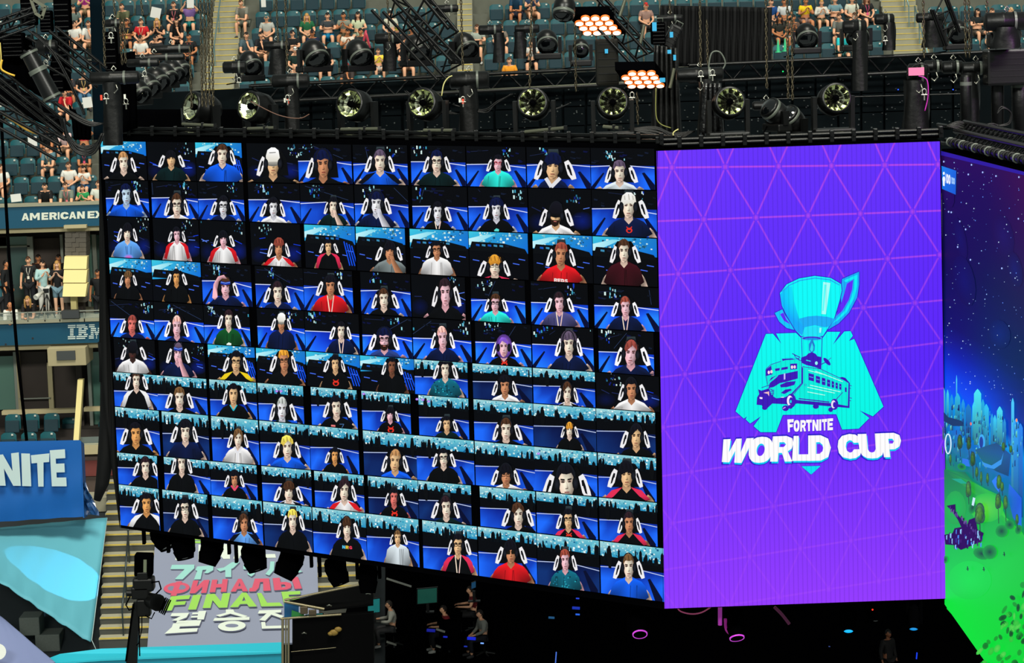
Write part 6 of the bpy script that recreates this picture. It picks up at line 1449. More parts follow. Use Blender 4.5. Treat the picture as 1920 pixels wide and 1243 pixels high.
# rear wall of another screen, seen from behind
def topy(px): return 160 - (px - 480) * .0525 if px < 960 else 134.8 - (px - 960) * .045
rw = empty('rear_screen_back', (0, 0, 0), label='dark back side of another suspended screen behind the row of mirror lights', cat='screen back')
YR = 57.0
m = MB(); m.prism([at(186, topy(186) + 4, YR), at(1990, topy(1990) + 4, YR), at(1990, 345, YR), at(186, 290, YR)], None, (0, .3, 0)); m.build('back_sheet', TEALD, rw)
nlat = MB()
for i in range(32):
    x0 = 454 + i * 43
    for j in range(3):
        y0_ = topy(x0) + 34 + j * 36
        p0, p1 = at(x0 + 1.5, y0_ + 1, YR - .12), at(x0 + 41, y0_ + 34, YR - .12)
        m = MB(); m.box(((p0.x + p1.x) / 2, YR - .06, (p0.z + p1.z) / 2), (p1.x - p0.x, .12, p0.z - p1.z), bev=.012); m.build('screen_cabinet', TEALD, rw)
        for k in range(5): nlat.box((p0.x + R.random() * (p1.x - p0.x), YR - .125, p1.z + R.random() * (p0.z - p1.z)), (.03, .02, R.uniform(.01, .035)))
o = nlat.build('latches', mat('latch_grey', (60, 66, 64), .4, metal=.5), rw); o['kind'] = 'stuff'
for (px, py) in ((1554, 171), (1598, 169), (1684, 168), (1727, 172), (1468, 134), (1787, 168)):
    m = MB(); p = at(px, py, YR - .16); m.ell((0, 0, 0), (.014, .01, .014), 6, 4); o = m.build('status_light', mat('status_blue' if px != 1468 else 'status_green', (20, 60, 240) if px != 1468 else (20, 220, 90), emit=(30, 70, 255) if px != 1468 else (20, 230, 90), es=3), rw); o.location = p
truss('long black rear truss carrying the second row of moving lights', at(470, topy(470), YR - .5), at(1250, topy(1250), YR - .5), (0, 0, 1), 0, .36, .4, 26, .035)
truss('rear truss segment right of the lamp clusters', at(1290, topy(1290) + 2, YR - .5), at(1960, topy(1960) + 2, YR - .5), (0, 0, 1), 0, .36, .4, 24, .035)
m = MB(); m.cyl(at(600, 186, YR - .7), at(1225, 152, YR - .7), .03, n=8); tag(m.build('steel_pipe', TUBEG), 'long grey pipe sloping below the rear truss at the left', 'pipe')
m = MB(); m.cyl(at(1440, 186, YR - .7), at(1800, 176, YR - .7), .02, n=8); tag(m.build('steel_pipe', PIPE), 'thin dark pipe behind the rightmost mirror light', 'pipe')
# second row of moving lights on the rear truss
REAR = [(600, 108, 27), (683, 106, 26), (792, 96, 25), (882, 90, 24), (478, 122, 22), (1030, 80, 22), (1518, 70, 23), (1612, 66, 25), (1802, 62, 22), (1093, 90, 17)]
nm = ['third from the left, under the man in black', 'beside the red cap', 'under the sloping truss', 'left of the middle aisle hoist', 'leftmost', 'left of the lit lamp clusters', 'right of the green cones', 'under the turquoise shirt', 'right of the right aisle', 'small, beside the upper lamp cluster']
for (px, py, r_), n_ in zip(REAR, nm):
    Y = YR - .9; searchlight(px, py, at(px - 3, py + 8, Y), r_ * .8 * px2m(Y), (.35, -.62, -.62) if px < 900 else (.05, -.8, -.6), 'black moving light on the rear truss, ' + n_, grp='moving lights on the rear truss', spec=False, drop=.42)
# leaning row of lights at left
for i, (px, py) in enumerate(((258, 172), (276, 160), (293, 149), (309, 141), (322, 134), (334, 127))):
    searchlight(px, py, at(px + 10, py + 12, 50.7 + i * .9), .20, (.55, -.5, -.66), 'black moving light in the slanting row at the left, %s' % ['nearest of six', 'second nearest', 'third nearest', 'fourth nearest', 'fifth nearest', 'farthest of six'][i], grp='slanting row of moving lights', spec=False, drop=.3)
# mirror lights along the screen top
ML = [(304, 203, (-.75, -.62, .22), 'leftmost, turned far left', P1), (412, 202, (-.6, -.77, .22), 'second from the left', P1), (602, 198, (-.42, -.88, .2), 'third from the left', P1), (738, 196, (-.32, -.92, .2), 'fourth from the left', P1), (947, 196, (-.12, -.97, .2), 'left of the centre chain', P1), (1099, 195, (0, -.97, .2), 'under the lit lamp clusters', P1), (1379, 193, (.08, -.97, .2), 'over the left part of the purple screen', P2), (1582, 186, (.12, -.97, .2), 'over the right part of the purple screen', P2)]
for px, py, aim, n_, PF in ML:
    p = PF(px, py, -.75); searchlight(px, py, p, 27 * p.y / F_PX, aim, 'black moving light with round mirror facing out, ' + n_, drop=.60)
for (px, py, a_, n_) in ((372, 195, (.3, -.6, .5), 'between the two leftmost mirror lights'), (1475, 212, (-.5, -.4, .6), 'lying low between the two right mirror lights'), (1440, 200, (-.6, -.3, .5), 'just left of the low one on the purple screen')):
    p = at(px, py, 50.4 if px < 1000 else 43.2); searchlight(px, py, p, .18, a_, 'black moving light seen from behind, ' + n_, grp='lights seen from behind', spec=False, drop=.3)
# front trusses on the screen edge
def run_truss(label, pf, x0, y0_, x1, y1_, off, step, rp=.035, rows=((0, 0), (9, .0), (4, -.35))):
    root = empty('screen_top_truss', pf(x0, y0_, off), label=label, cat='truss'); o_ = root.location
    for dy, do in rows: m = MB(); m.cyl(pf(x0, y0_ + dy, off + do) - o_, pf(x1, y1_ + dy, off + do) - o_, rp, n=8); m.build('chord', PIPE, root)
    n_ = int((x1 - x0) / step)
    for i in range(n_ + 1):
        t = i / n_; c = pf(x0 + (x1 - x0) * t, y0_ + (y1_ - y0_) * t + 4, off) - o_; m = MB(); m.box(c, (.07, .14, .2), bev=.015); m.cyl(c + Vector((0, -.09, .02)), c + Vector((0, -.14, .02)), .03, n=6); m.build('clamp', DARKM, root)
        if i < n_ and i % 1 == 0: c2 = pf(x0 + (x1 - x0) * (i + 1) / n_, y0_ + (y1_ - y0_) * (i + 1) / n_ + 9, off - .35) - o_; m = MB(); m.cyl(c, c2, .014, n=5); m.build('brace', PIPE, root)
    return root
run_truss('black pipe truss along the top of the big picture screen', P1, 190, 241, 1232, 257, -.12, 42)
run_truss('black pipe truss along the top of the purple screen', P2, 1234, 264, 1766, 244, -.12, 40)
m = MB(); m.prism([P1(186, 248, -.25), P1(1234, 262, -.25), P1(1234, 284, -.25), P1(190, 266, -.25)], None, -n1 * .4); tag(m.build('header_beam', MATTE), 'matt black header beam above the big picture screen', 'beam')  # a solid header beam; the truss pipes run into it
m = MB(); m.prism([P2(1234, 262, -.32), P2(1766, 246, -.32), P2(1766, 262, -.32), P2(1234, 280, -.32)], None, -n2 * .3); tag(m.build('header_beam', MATTE), 'matt black header beam above the purple screen', 'beam')  # a solid header beam as well, cut by the truss pipes
rt = empty('side_screen_truss', PL3.hit(1768, 266, 0), label='thick black pipes with rings along the top of the game screen', cat='truss'); o_ = rt.location
def P3a(d, z, off=0): return Vector((pr[0].x, pr[0].y, 0)) + along * d + n3 * off + Vector((0, 0, pr[0].z + z))
for off, z, r_ in ((-.1, .12, .055), (-.25, .28, .05), (-.5, .16, .05), (-.4, .42, .04)):
    m = MB(); m.cyl(P3a(-.1, z, off) - o_, P3a(7, z, off) - o_, r_, n=10); m.build('chord', DARKM, rt)
for i in range(22):
    m = MB(); c = P3a(.2 + i * .3, .12, -.1) - o_; m.lathe([(.06, -.02), (.08, -.02), (.08, .02), (.06, .02)], Matrix.Translation(c) @ Matrix.Rotation(PI / 2, 4, 'X'), 10); m.build('clamp_ring', GREYE if i % 3 == 0 else BLACK, rt)
    m = MB(); m.cyl(P3a(.2 + i * .3, .12, -.12) - o_, P3a(.35 + i * .3, .42, -.4) - o_, .02, n=5); m.build('brace', DARKM, rt)
# grey tube lamps lying on the header
for (x0, y0_, x1, y1_, pf, n_) in ((335, 233, 398, 236, P1, 'left of the second mirror light'), (458, 242, 510, 240, P1, 'left of the third mirror light'), (633, 243, 706, 242, P1, 'between the third and fourth mirror lights'), (788, 245, 846, 245, P1, 'right of the fourth mirror light'), (978, 248, 1055, 240, P1, 'left of the light under the lamp clusters'), (1125, 238, 1157, 241, P1, 'below the lower lamp cluster')):
    a_, b_2 = pf(x0, y0_, -.1), pf(x1, y1_, -.1); root = empty('tube_lamp', a_, label='grey tube lamp lying on the truss, ' + n_, cat='lamp', group='grey tube lamps on the screen truss')
    m = MB(); m.cyl((0, 0, 0), b_2 - a_, .03, n=10); m.build('tube', TUBEG, root)
    m = MB(); m.box((b_2 - a_) * .6, (.05, .09, .1), bev=.01); m.box((b_2 - a_) * .98, (.06, .07, .07)); m.build('end_cap', DARKM, root)
# hoists
HO = [(215, 146, 45.5, 92, 24, 'wide hoist over the top left corner of the picture screen', 118, .42, 34), (290, 108, 50, 112, 13, 'flat long hoist in the pile behind the slanting lights', 0, .5, 0), (268, 118, 48, 60, 15, 'short hoist in the middle of the pile at the left', 0, .5, 0), (322, 92, 52, 76, 16, 'rear hoist of the pile at the left', 0, .5, 0), (545, 152, 49, 70, 26, 'hoist between the second and third mirror lights', 100, .5, 26), (519, 86, 55, 50, 18, 'small far hoist below the man resting his face', 48, .5, 30), (440, 126, 53, 44, 22, 'hoist at the left aisle with a rubbed top', 0, .5, 0), (880, 150, 47, 74, 32, 'hoist with long drop bag at the centre left', 108, .45, 34), (727, 72, 56, 48, 20, 'far hoist with drop bag behind the yellow shirt', 55, .55, 24), (838, 16, 56, 42, 14, 'hoist at the top edge on the middle aisle', 0, .5, 0), (919, 56, 55, 44, 18, 'hoist right of the middle aisle', 56, .85, 20), (988, 54, 55, 46, 16, 'hoist hanging left of the lit lamp clusters', 50, .2, 22), (1312, 140, 44, 88, 26, 'hoist wrapped in plastic above the purple screen', 108, .68, 38), (1602, 50, 55, 44, 24, 'hoist above the light on the turquoise shirt', 112, .7, 28), (1744, 33, 56, 52, 18, 'hoist right of the right aisle', 50, .6, 36), (1750, 124, 43.5, 36, 22, 'first of the linked hoists at the right', 0, .5, 0), (1786, 126, 43.3, 40, 24, 'second of the linked hoists at the right', 0, .5, 0), (1828, 128, 43.2, 50, 24, 'third of the linked hoists at the right', 106, .3, 34), (1720, 138, 43.4, 36, 38, 'tall hoist with the pink label plate', 112, .4, 46), (1886, 40, 42, 80, 34, 'largest hoist in the top right corner', 40, .5, 50), (1658, 36, 56, 36, 20, 'round ended hoist left of the right aisle', 52, .75, 22), (88, 88, 46, 40, 26, 'bulky hoist in the top left rigging', 0, .5, 0), (1436, 198, 44, 50, 18, 'low hoist left of the two right mirror lights', 0, .5, 0), (212, 44, 52, 30, 16, 'dark hoist above the left black column', 60, .5, 20), (1120, 38, 50, 36, 14, 'hoist behind the upper lamp cluster', 0, .5, 0), (1256, 34, 55, 48, 12, 'pale topped hoist right of the blue marked box', 0, .5, 0)]
for (px, py, Y, w_, h_, n_, dr, dx, dw) in HO: hoist(px, py, Y, w_, h_, 'black ' + n_, drop=dr, dropx=dx, droppx=dw)
m = MB(); m.box(at(1718, 134, 43.1) - Vector((0, 0, 0)), (.26, .02, .13)); o = m.build('hoist_label', mat('pink_label', (215, 110, 150), .5)); tag(o, 'pink and white label plate on the tall hoist', 'label')
# chains
CH = [(193, 0, 134, 45.4, 1, 'over the wide hoist at the picture screen corner'), (213, -5, 38, 52, 1, 'at the top of the left black column'), (228, 40, 122, 47, 2, 'beside the leaning row of lights'), (264, 0, 30, 52, 1, 'in front of the red shirt'), (386, -5, 205, 46.5, 4, 'thick bunch left of the left aisle'), (356, 92, 212, 47, 1, 'left of the thick bunch'), (518, -5, 84, 54.5, 1, 'thin one over the man resting his face'), (535, -5, 140, 48.7, 1, 'over the hoist between mirror lights'), (726, -5, 82, 55.5, 1, 'through the bearded man in cream'), (864, -5, 136, 46.8, 1, 'down the middle aisle'), (997, -5, 226, 46, 1, 'at the centre with a hook at its lower end'), (1078, 50, 178, 46, 1, 'under the upper lamp cluster'), (1312, -5, 132, 43.9, 1, 'over the plastic wrapped hoist'), (1325, 42, 128, 50, 1, 'thin one beside the plastic wrapped hoist'), (1436, -5, 172, 44, 1, 'left one above the low lights on the purple screen'), (1480, -5, 196, 43.6, 2, 'double one above the low lights'), (1605, -5, 42, 54, 1, 'over the turquoise shirt'), (1730, -5, 116, 43.4, 1, 'bright one over the pink label'), (1813, -5, 116, 43.2, 2, 'over the linked hoists at the right'), (1850, -5, 116, 43.6, 1, 'thin one near the top right corner'), (1255, 0, 30, 54, 1, 'thin one at the dark gap right of the lamp clusters'), (1194, 175, 236, 45, 1, 'short one under the lower lamp cluster')]
for (px, y0_, y1_, Y, n_, d_) in CH: chain(px, y0_, y1_, Y, 'steel hoist chain, ' + d_, px1=(992 if px == 997 else (px + 4 if px < 900 else px + 2)), n=n_, spread=.065)
# lit lamp clusters (blinders)
BULB = mat('lit_lamp', (255, 240, 215), .4, emit=(255, 232, 200), es=2.6)
HALO = mat('lamp_rim', (200, 90, 30), .5, emit=(255, 120, 40), es=.9)
def blinder(px, py, Y, sx, rowv, miss, label):
    k = px2m(Y); root = empty('lamp_cluster', at(px, py, Y), label=label, cat='stage light', group='lit lamp clusters')
    vx = Vector((sx * k, 0, .3 * -k)); dy = math.sqrt(max(.01, sx ** 2 - rowv[0] ** 2 - rowv[1] ** 2)); vr = Vector((rowv[0] * k, dy * k, -rowv[1] * k)); nrm = vx.cross(vr).normalized()
    if nrm.dot(CAM - root.location) < 0: nrm = -nrm
    q = Vector((0, 0, 1)).rotation_difference(nrm).to_matrix().to_4x4(); c0 = vx * 1.5 + vr * 1.5
    m = MB(); P_ = [-vx * .6 - vr * .6, vx * 3.6 - vr * .6, vx * 3.6 + vr * 3.6, -vx * .6 + vr * 3.6]; m.prism([v - nrm * .03 for v in P_], None, -nrm * .16); m.build('housing', MATTE, root)
    for i in range(4):
        for j in range(4):
            if (i, j) in miss: continue
            M_ = Matrix.Translation(vx * j + vr * i) @ q; R_ = sx * k * .46
            m = MB(); m.lathe([(R_*.86, .004), (R_, .0), (R_, -.03)], M_, 18); rim_ = m.build('lamp_rim', HALO, root)
            m = MB(); m.lathe([(0, .02), (R_*.5, .016), (R_*.9, .0)], M_, 18); m.build('lamp_bulb', BULB, rim_)
    return root
blinder(1079, 35.6, 44.6, 18.4, (7.6, 9.3), {(0, 0)}, 'upper cluster of round lit warm lamps')
blinder(1167.5, 139, 44.4, 17.8, (0.2 + 6.0, 8.4), {(0, 0)}, 'lower cluster of round lit warm lamps')
# tower of fixtures around the clusters
def boxthing(name, px0, py0, px1, py1, Y, d_, label, cat, mt=HEADM, tilt=0, extra=None, bev=.04):
    p = at((px0 + px1) / 2, (py0 + py1) / 2, Y); k = px2m(Y); root = empty(name, p, (0, tilt, 0), label, cat); w_, h_ = (px1 - px0) * k, (py1 - py0) * k
    m = MB(); m.box((0, d_ / 2, 0), (w_, d_, h_), bev=bev); m.build('housing', mt, root)
    m = MB()
    for i in range(6): m.box((0, -.005, -h_ * .4 + i * h_ * .16), (w_ * .82, .012, .014))
    m.build('cooling_ribs', BLACK, root)
    m = MB(); m.tube([(-w_ * .3, -.01, h_ / 2), (-w_ * .3, -.02, h_ / 2 + .07), (w_ * .3, -.02, h_ / 2 + .07), (w_ * .3, -.01, h_ / 2)], .012, 5); m.build('handle', GREYE, root)
    return root
OLIVE = mat('fixture_olive', (22, 22, 18), .6, spec=.12)
boxthing('strobe_light', 1118, 74, 1160, 160, 44.9, .4, 'tall olive black strobe housing between the two lamp clusters', 'stage light', OLIVE)
searchlight(1060, 30, at(1056, 32, 44.2), .17, (-.15, -.45, -.88), 'black light pointing down beside the upper lamp cluster', grp='lights seen from behind', spec=False, drop=-.4, yoke=False)
boxthing('cable_box', 1222, 42, 1248, 84, 46, .4, 'black box with a bright blue sticker right of the lamp clusters', 'box', MATTE)
boxthing('cable_box', 1250, 46, 1272, 92, 46.2, .3, 'slanting black box behind the blue stickered one', 'box', BLACK, tilt=.5)
STK = mat('blue_sticker', (30, 150, 200), .5)
for i, (px, py, w_, h_) in enumerate(((1227, 50, 8, 16), (1259, 65, 6, 10), (1255, 97, 7, 7), (1265, 108, 5, 10), (1242, 150, 10, 8), (1137, 96, 6, 8))):
    p = at(px, py, 44.0 if i != 5 else 44.85); m = MB(); m.box((0, 0, 0), (w_ * px2m(45), .01, h_ * px2m(45))); o = m.build('blue_tag', STK); o.location = p; tag(o, 'small bright blue tape tag, %s' % ['on the black box', 'on the slanting box', 'topmost on the cable tower', 'second on the cable tower', 'lowest on the cable tower', 'on the strobe housing'][i], 'tag')
truss('sloping black truss running down past the lamp clusters', at(1128, -10, 45.2), at(1226, 96, 45.0), (.6, -.3, .7), 0, .35, .35, 8, .03)
truss('black truss sloping down across the middle stands', at(745, -12, 53), at(868, 118, 52), (.6, -.3, .7), 0, .5, .4, 10, .035)
truss('upright black truss rising left of the middle aisle', at(800, -10, 54), at(858, 60, 53.5), (.7, -.2, .7), 0, .6, .4, 6, .04)
for (x0, y0_, x1, y1_, n_) in ((1172, 0, 1162, 30, 'left of the sloping truss'), (1208, 46, 1200, 84, 'between the boxes and the lamp clusters'), (1264, 128, 1256, 165, 'on the cable tower')):
    m = MB(); m.cyl(at(x0, y0_, 44.8), at(x1, y1_, 44.8), .03, n=8); tag(m.build('steel_pipe', TUBEG), 'short pale pipe ' + n_, 'pipe')
def drape(label, pts, Y, folds=9, amp=.06, mt=None, name='black_drape', cat='drape', ny=12):
    A_, B_, C_1, D_ = [at(px, py, Y) for px, py in pts]; vs = []; nx = folds * 4
    for i in range(ny + 1):
        for j in range(nx + 1):
            u, v = j / nx, i / ny; p = (A_ * (1 - u) + B_ * u) * (1 - v) + (D_ * (1 - u) + C_1 * u) * v; p.y += amp * math.sin(u * folds * 2 * PI + v * 1.5); vs.append(p - A_)
    m = MB(); m.add(vs, [(i * (nx + 1) + j, i * (nx + 1) + j + 1, (i + 1) * (nx + 1) + j + 1, (i + 1) * (nx + 1) + j) for i in range(ny) for j in range(nx)], 0, True)
    o = m.build(name, mt or BLACK); o.location = A_; md = o.modifiers.new('t', 'SOLIDIFY'); md.thickness = .02; return tag(o, label, cat)
DRP = mat('drape_black', (8, 9, 10), .7, spec=.2)
drape('wide dark drape hanging in folds behind the rigging at the centre right', [(1238, 10), (1446, 14), (1446, 125), (1238, 125)], YR + .8, 16, .1, DRP)
drape('tall black cloth tower below the blue stickered box', [(1226, 84), (1268, 90), (1278, 262), (1222, 262)], 44.9, 5, .06, BAG)
drape('crinkled black plastic wrap over the hoist drop on the purple screen', [(1318, 156), (1350, 156), (1358, 254), (1314, 254)], 43.6, 4, .05, mat('black_plastic', (14, 14, 15), .2, spec=.8, bump=.5, scale=14), 'plastic_wrap')
drape('dark upright panel left of the left stands', [(168, -10), (196, -10), (203, 262), (176, 262)], 56, 2, .01, mat('column_teal', (2, 13, 20), .95, spec=.05), 'dark_column', 'column')
drape('long black drape hanging down the left edge of the picture screen', [(188, 262), (198, 262), (224, 990), (192, 716)], 50.6, 2, .03, DRP)
m = MB(); m.tube([at(x_, y_, 50.9) for x_, y_ in ((200, 640), (205, 700), (204, 780), (199, 850), (192, 905), (182, 938))], [17 * px2m(50.9)] * 3 + [16 * px2m(50.9), 13 * px2m(50.9), 7 * px2m(50.9)], 10); tag(m.build('drape_tail', DRP), 'curved lower tail of the black drape beside the picture screen', 'drape')
drape('upper strip of black drape beside the brown windows', [(185, 262), (202, 262), (212, 720), (187, 716)], 50.8, 2, .03, DRP)
for i, (q4, Y) in enumerate((([(-12, 58), (58, 74), (84, 186), (-12, 128)], 47.2), ([(98, 60), (127, 60), (132, 170), (92, 162)], 47.4), ([(-12, 130), (124, 224), (116, 252), (-12, 184)], 46.9), ([(200, 104), (252, 96), (256, 240), (196, 262)], 49.6), ([(128, 196), (170, 236), (168, 262), (140, 262)], 46.5), ([(250, 205), (480, 205), (480, 262), (246, 262)], 53.5))):
    drape('black cloth cover in the left rigging, %s' % ['below the corner at the far left', 'right of the leaning cylinder', 'between the two lower trusses', 'behind the slanting row of lights', 'beside the cable bundle', 'low behind the two leftmost mirror lights'][i], q4, Y, 4, .05, MATTE, 'cloth_cover', 'cover', 6)
# thin pole at the far left
m = MB(); m.tube([at(2, 215, 48), at(8, 330, 48), at(17, 480, 48), at(32, 660, 48), at(50, 826, 48)], 3.2 * px2m(48), 6); tag(m.build('hanging_cable', MATTE), 'thick black cable hanging down past the banner at the far left', 'cable')
# top left rigging
for i, (x0, y0_, x1, y1_, Y, n_) in enumerate(((104, 50, 200, 128, 46, 'upper one, ending at the wide hoist'), (-10, 120, 132, 236, 45.5, 'middle one behind the big tube'), (-10, 188, 122, 262, 45, 'lowest one above the yellow rope'), (-10, 40, 72, 10, 46.5, 'short one rising at the corner'), (60, 60, 140, 110, 47, 'short one behind the bulky hoist'))):
    truss('black truss in the top left rigging, ' + n_, at(x0, y0_, Y), at(x1, y1_, Y), (.3, -.3, .9), 0, .28, .3, 7, .028)
root = empty('tube_fixture', at(78, 142, 44.6), label='long black cylinder fixture leaning across the top left rigging', cat='stage light'); o_ = root.location
m = MB(); m.cyl(at(52, 96, 44.6) - o_, at(100, 186, 44.6) - o_, 15 * px2m(44.6), 17 * px2m(44.6), n=18); m.build('barrel', HEADM, root)
m = MB(); a_, b_2 = at(52, 96, 44.6) - o_, at(100, 186, 44.6) - o_
for t in (.05, .38, .42, .95): c = a_.lerp(b_2, t); d_ = (b_2 - a_).normalized(); m.cyl(c - d_ * .02, c + d_ * .02, 18 * px2m(44.6), n=18)
m.build('barrel_ring', GREYE, root)
for (x0, y0_, x1, y1_, n_) in ((100, -8, 130, 56, 'at the top left, hanging left of the white shirts'), (38, -8, 66, 48, 'in the corner left of the metal bracket'), (98, 96, 118, 172, 'behind the leaning cylinder'), (2, 62, 44, 108, 'at the far left below the corner'), (74, 20, 96, 60, 'small, under the silver bracket'), (196, 60, 218, 138, 'over the black column')):
    boxthing('rigging_case', x0, y0_, x1, y1_, 46.8, .3, 'black rigging case ' + n_, 'case', MATTE)
root = empty('steel_bracket', at(76, 14, 45), label='pale steel bracket with a square frame in the top left corner', cat='bracket'); o_ = root.location
for (x0, y0_, x1, y1_) in ((58, -4, 86, 14), (86, 14, 78, 34), (66, 24, 80, 34), (58, -4, 66, 24)): m = MB(); m.box((at(x0, y0_, 45) + at(x1, y1_, 45)) / 2 - o_, ((at(x0, y0_, 45) - at(x1, y1_, 45)).length, .05, .05), rot=Matrix.Rotation(math.atan2(y1_ - y0_, x1 - x0), 3, 'Y')); m.build('bracket_bar', TUBEG, root)
def cable(pts, Y, r_, label, mt=MATTE, n=1, spread=.06, cat='cable', name='cable_loop'):
    m = MB()
    for q in range(n):
        P_ = []; raw = [at(x_ + R.uniform(-3, 3) * (n > 1), y_ + (q * 2.6 if 0 < i < len(pts) - 1 else 0), Y - q * .01) for i, (x_, y_) in enumerate(pts)]
        for i in range(len(raw) - 1):
            p0, p1, p2, p3 = raw[max(i - 1, 0)], raw[i], raw[i + 1], raw[min(i + 2, len(raw) - 1)]
            for s_1 in range(5):
                t = s_1 / 5; P_.append(.5 * ((2 * p1) + (p2 - p0) * t + (2 * p0 - 5 * p1 + 4 * p2 - p3) * t * t + (3 * p1 - p0 - 3 * p2 + p3) * t ** 3))
        P_.append(raw[-1]); m.tube(P_, r_, 6)
    return tag(m.build(name, mt), label, cat)
cable([(118, 222), (128, 252), (150, 274), (176, 270), (192, 250)], 45.0, .02, 'bundle of black cables sagging at the top left corner of the picture screen', BLACK, 7)
cable([(100, 190), (140, 214), (170, 228), (192, 232)], 45.2, .018, 'black cables running from the leaning cylinder to the column', BLACK, 4)
cable([(52, 54), (100, 96), (150, 190), (158, 215)], 45.4, .015, 'black cables curving down behind the bulky hoist', BLACK, 3)
cable([(6, 214), (30, 226), (52, 240), (70, 251)], 44.8, .026, 'yellow twisted rope on the lowest truss at the left', mat('yellow_rope', (205, 160, 60), .7), 2, name='yellow_rope', cat='rope')
cable([(0, 80), (2, 112), (-4, 128)], 44.8, .012, 'pale yellow cable at the far left edge', mat('cable_yellow', (190, 170, 90), .6))
cable([(4, 112), (2, 128), (12, 136), (28, 142)], 44.8, .018, 'short yellow cable by the leaning cylinder', mat('cable_yellow2', (200, 160, 40), .6))
cable([(1230, 165), (1230, 215), (1238, 232), (1258, 240)], 44.6, .010, 'thin olive cable curling beside the cable tower', mat('cable_olive', (120, 122, 60), .6))
cable([(1272, 242), (1262, 250), (1268, 264), (1282, 271)], 43.4, .012, 'pale curl of cable at the left top corner of the purple screen', mat('cable_pale', (190, 185, 120), .6))
cable([(1180, 242), (1230, 238), (1262, 250), (1300, 246)], 44.0, .016, 'black cable pile on the header between the two screens', BLACK, 8)
cable([(1328, 130), (1334, 100), (1350, 98), (1360, 118), (1352, 134)], 44, .015, 'black cable loop over the plastic wrapped hoist', GREYE)
cable([(828, 180), (832, 158), (840, 146), (848, 142)], 46.6, .012, 'pale cable tail at the left end of the hoist with long drop bag', mat('cable_pale', (190, 185, 120), .6))
cable([(1700, 142), (1715, 122), (1738, 122), (1742, 136)], 43.2, .012, 'dark cable arching over the tall hoist', BLACK)
cable([(1722, 142), (1738, 150), (1740, 180), (1734, 208)], 43.1, .009, 'pink lit cable down the side of the tall hoist', mat('cable_pink', (190, 40, 170), .4))
cable([(980, 226), (1010, 214), (1040, 204), (1070, 194)], 46.2, .012, 'black cable rising to the light under the lamp clusters', BLACK, 2)
cable([(470, 190), (520, 215), (560, 222), (580, 214)], 47, .01, 'thin brown cable behind the second mirror light', mat('cable_brown', (90, 60, 45), .6))
cable([(850, 196), (905, 206), (930, 190), (960, 176)], 47, .012, 'loose cables right of the hoist with long drop bag', BLACK, 3)
cable([(760, 170), (790, 190), (830, 206), (860, 214)], 47.5, .010, 'loose cables between mirror light and long drop bag', BLACK, 3)
# top right rigging
boxthing('square_lamp', 1856, 60, 1906, 90, 42.2, .3, 'dark square lamp in the top right corner under the largest hoist', 'stage light', HEADM)
boxthing('rigging_case', 1852, 92, 1930, 160, 42.6, .5, 'black rigging case at the right edge with shelf marks', 'case', HEADM)
for (x0, y0_, x1, y1_, n_) in ((1800, 142, 1822, 236, 'left of the linked hoist drop'), (1858, 142, 1882, 238, 'in the middle of the right rigging'), (1896, 146, 1930, 262, 'at the right edge')):
    p0 = at((x0 + x1) / 2, y0_, 43); p1 = at((x0 + x1) / 2, y1_, 43); root = empty('drop_bag', p0, label='upright black canister ' + n_, cat='bag', group='upright canisters at the right'); r_ = (x1 - x0) / 2 * px2m(43)
    m = MB(); m.lathe([(0, .02), (r_ * .8, .02), (r_, -.03), (r_, p1.z - p0.z + .03), (r_ * .7, p1.z - p0.z), (0, p1.z - p0.z)], n=16); m.build('canister', BAG, root)
    m = MB(); m.lathe([(r_ * 1.03, -.1), (r_ * 1.03, -.16)], n=16); m.build('band', GREYE, root)
truss('short black truss at the right edge above the game screen', at(1790, 232, 43.5), at(1940, 256, 40), (0, 0, 1), 0, .3, .3, 8, .03)
truss('black truss crossing the upper right corner', at(1770, -8, 55), at(1796, 60, 55), (.7, 0, .7), 0, .4, .3, 5, .03)
for i, (px, py) in enumerate(((1765, 250), (1904, 272))):
    m = MB(); m.box((0, 0, 0), (.05, .04, .09), bev=.01); o = m.build('pink_clip', mat('pink_clip', (200, 60, 160), .4, emit=(220, 60, 170), es=.5)); o.location = at(px, py, 41.5 if i else 42.2); tag(o, 'small pink lit clip at the %s of the side truss' % ('right end' if i else 'left corner'), 'clip')
cable([(1775, 236), (1800, 228), (1830, 240), (1860, 232), (1900, 250)], 42.2, .016, 'tangle of black cables over the game screen truss', BLACK, 7)
cable([(1870, 214), (1880, 200), (1896, 210), (1890, 230), (1870, 236)], 42, .016, 'black cable ring near the right edge', BLACK, 2)
# ---- second pass: shackles and bright bits
SH2 = mat('shackle_steel', (175, 175, 165), .3, metal=.8)
for i, (px, py, Y) in enumerate(((208, 66, 45), (86, 118, 45), (199, 180, 45), (271, 138, 47), (448, 150, 52), (539, 183, 48), (868, 186, 46.5), (1185, 178, 44.5), (1314, 138, 43.5), (1336, 136, 43.5), (1660, 72, 55), (1733, 172, 43), (1810, 174, 43), (236, 190, 46), (1150, 190, 45))):
    m = MB(); m.tube([(.035 * math.cos(t), 0, .05 * math.sin(t)) for t in [2 * PI * k / 10 for k in range(10)]], .011, 6, closed=True); m.cyl((-.05, 0, -.05), (.05, 0, -.05), .012, n=6); m.cyl((0, 0, -.06), (0, 0, -.14), .014, n=6)
    o = m.build('shackle', SH2); o.location = at(px, py, Y); tag(o, 'small bright steel shackle, ' + ['over the slanting lights near the top', 'beside the leaning cylinder', 'left of the nearest slanting light', 'right end of the wide hoist', 'under the left aisle hoist', 'below the hoist between mirror lights', 'below the hoist with long drop bag', 'under the lower lamp cluster', 'left of two on the plastic wrapped hoist', 'right of two on the plastic wrapped hoist', 'under the hoist by the right aisle', 'on the tall labelled hoist', 'beneath the linked hoists', 'right of the nearest slanting light', 'below the strobe housing'][i], 'shackle', 'steel shackles')
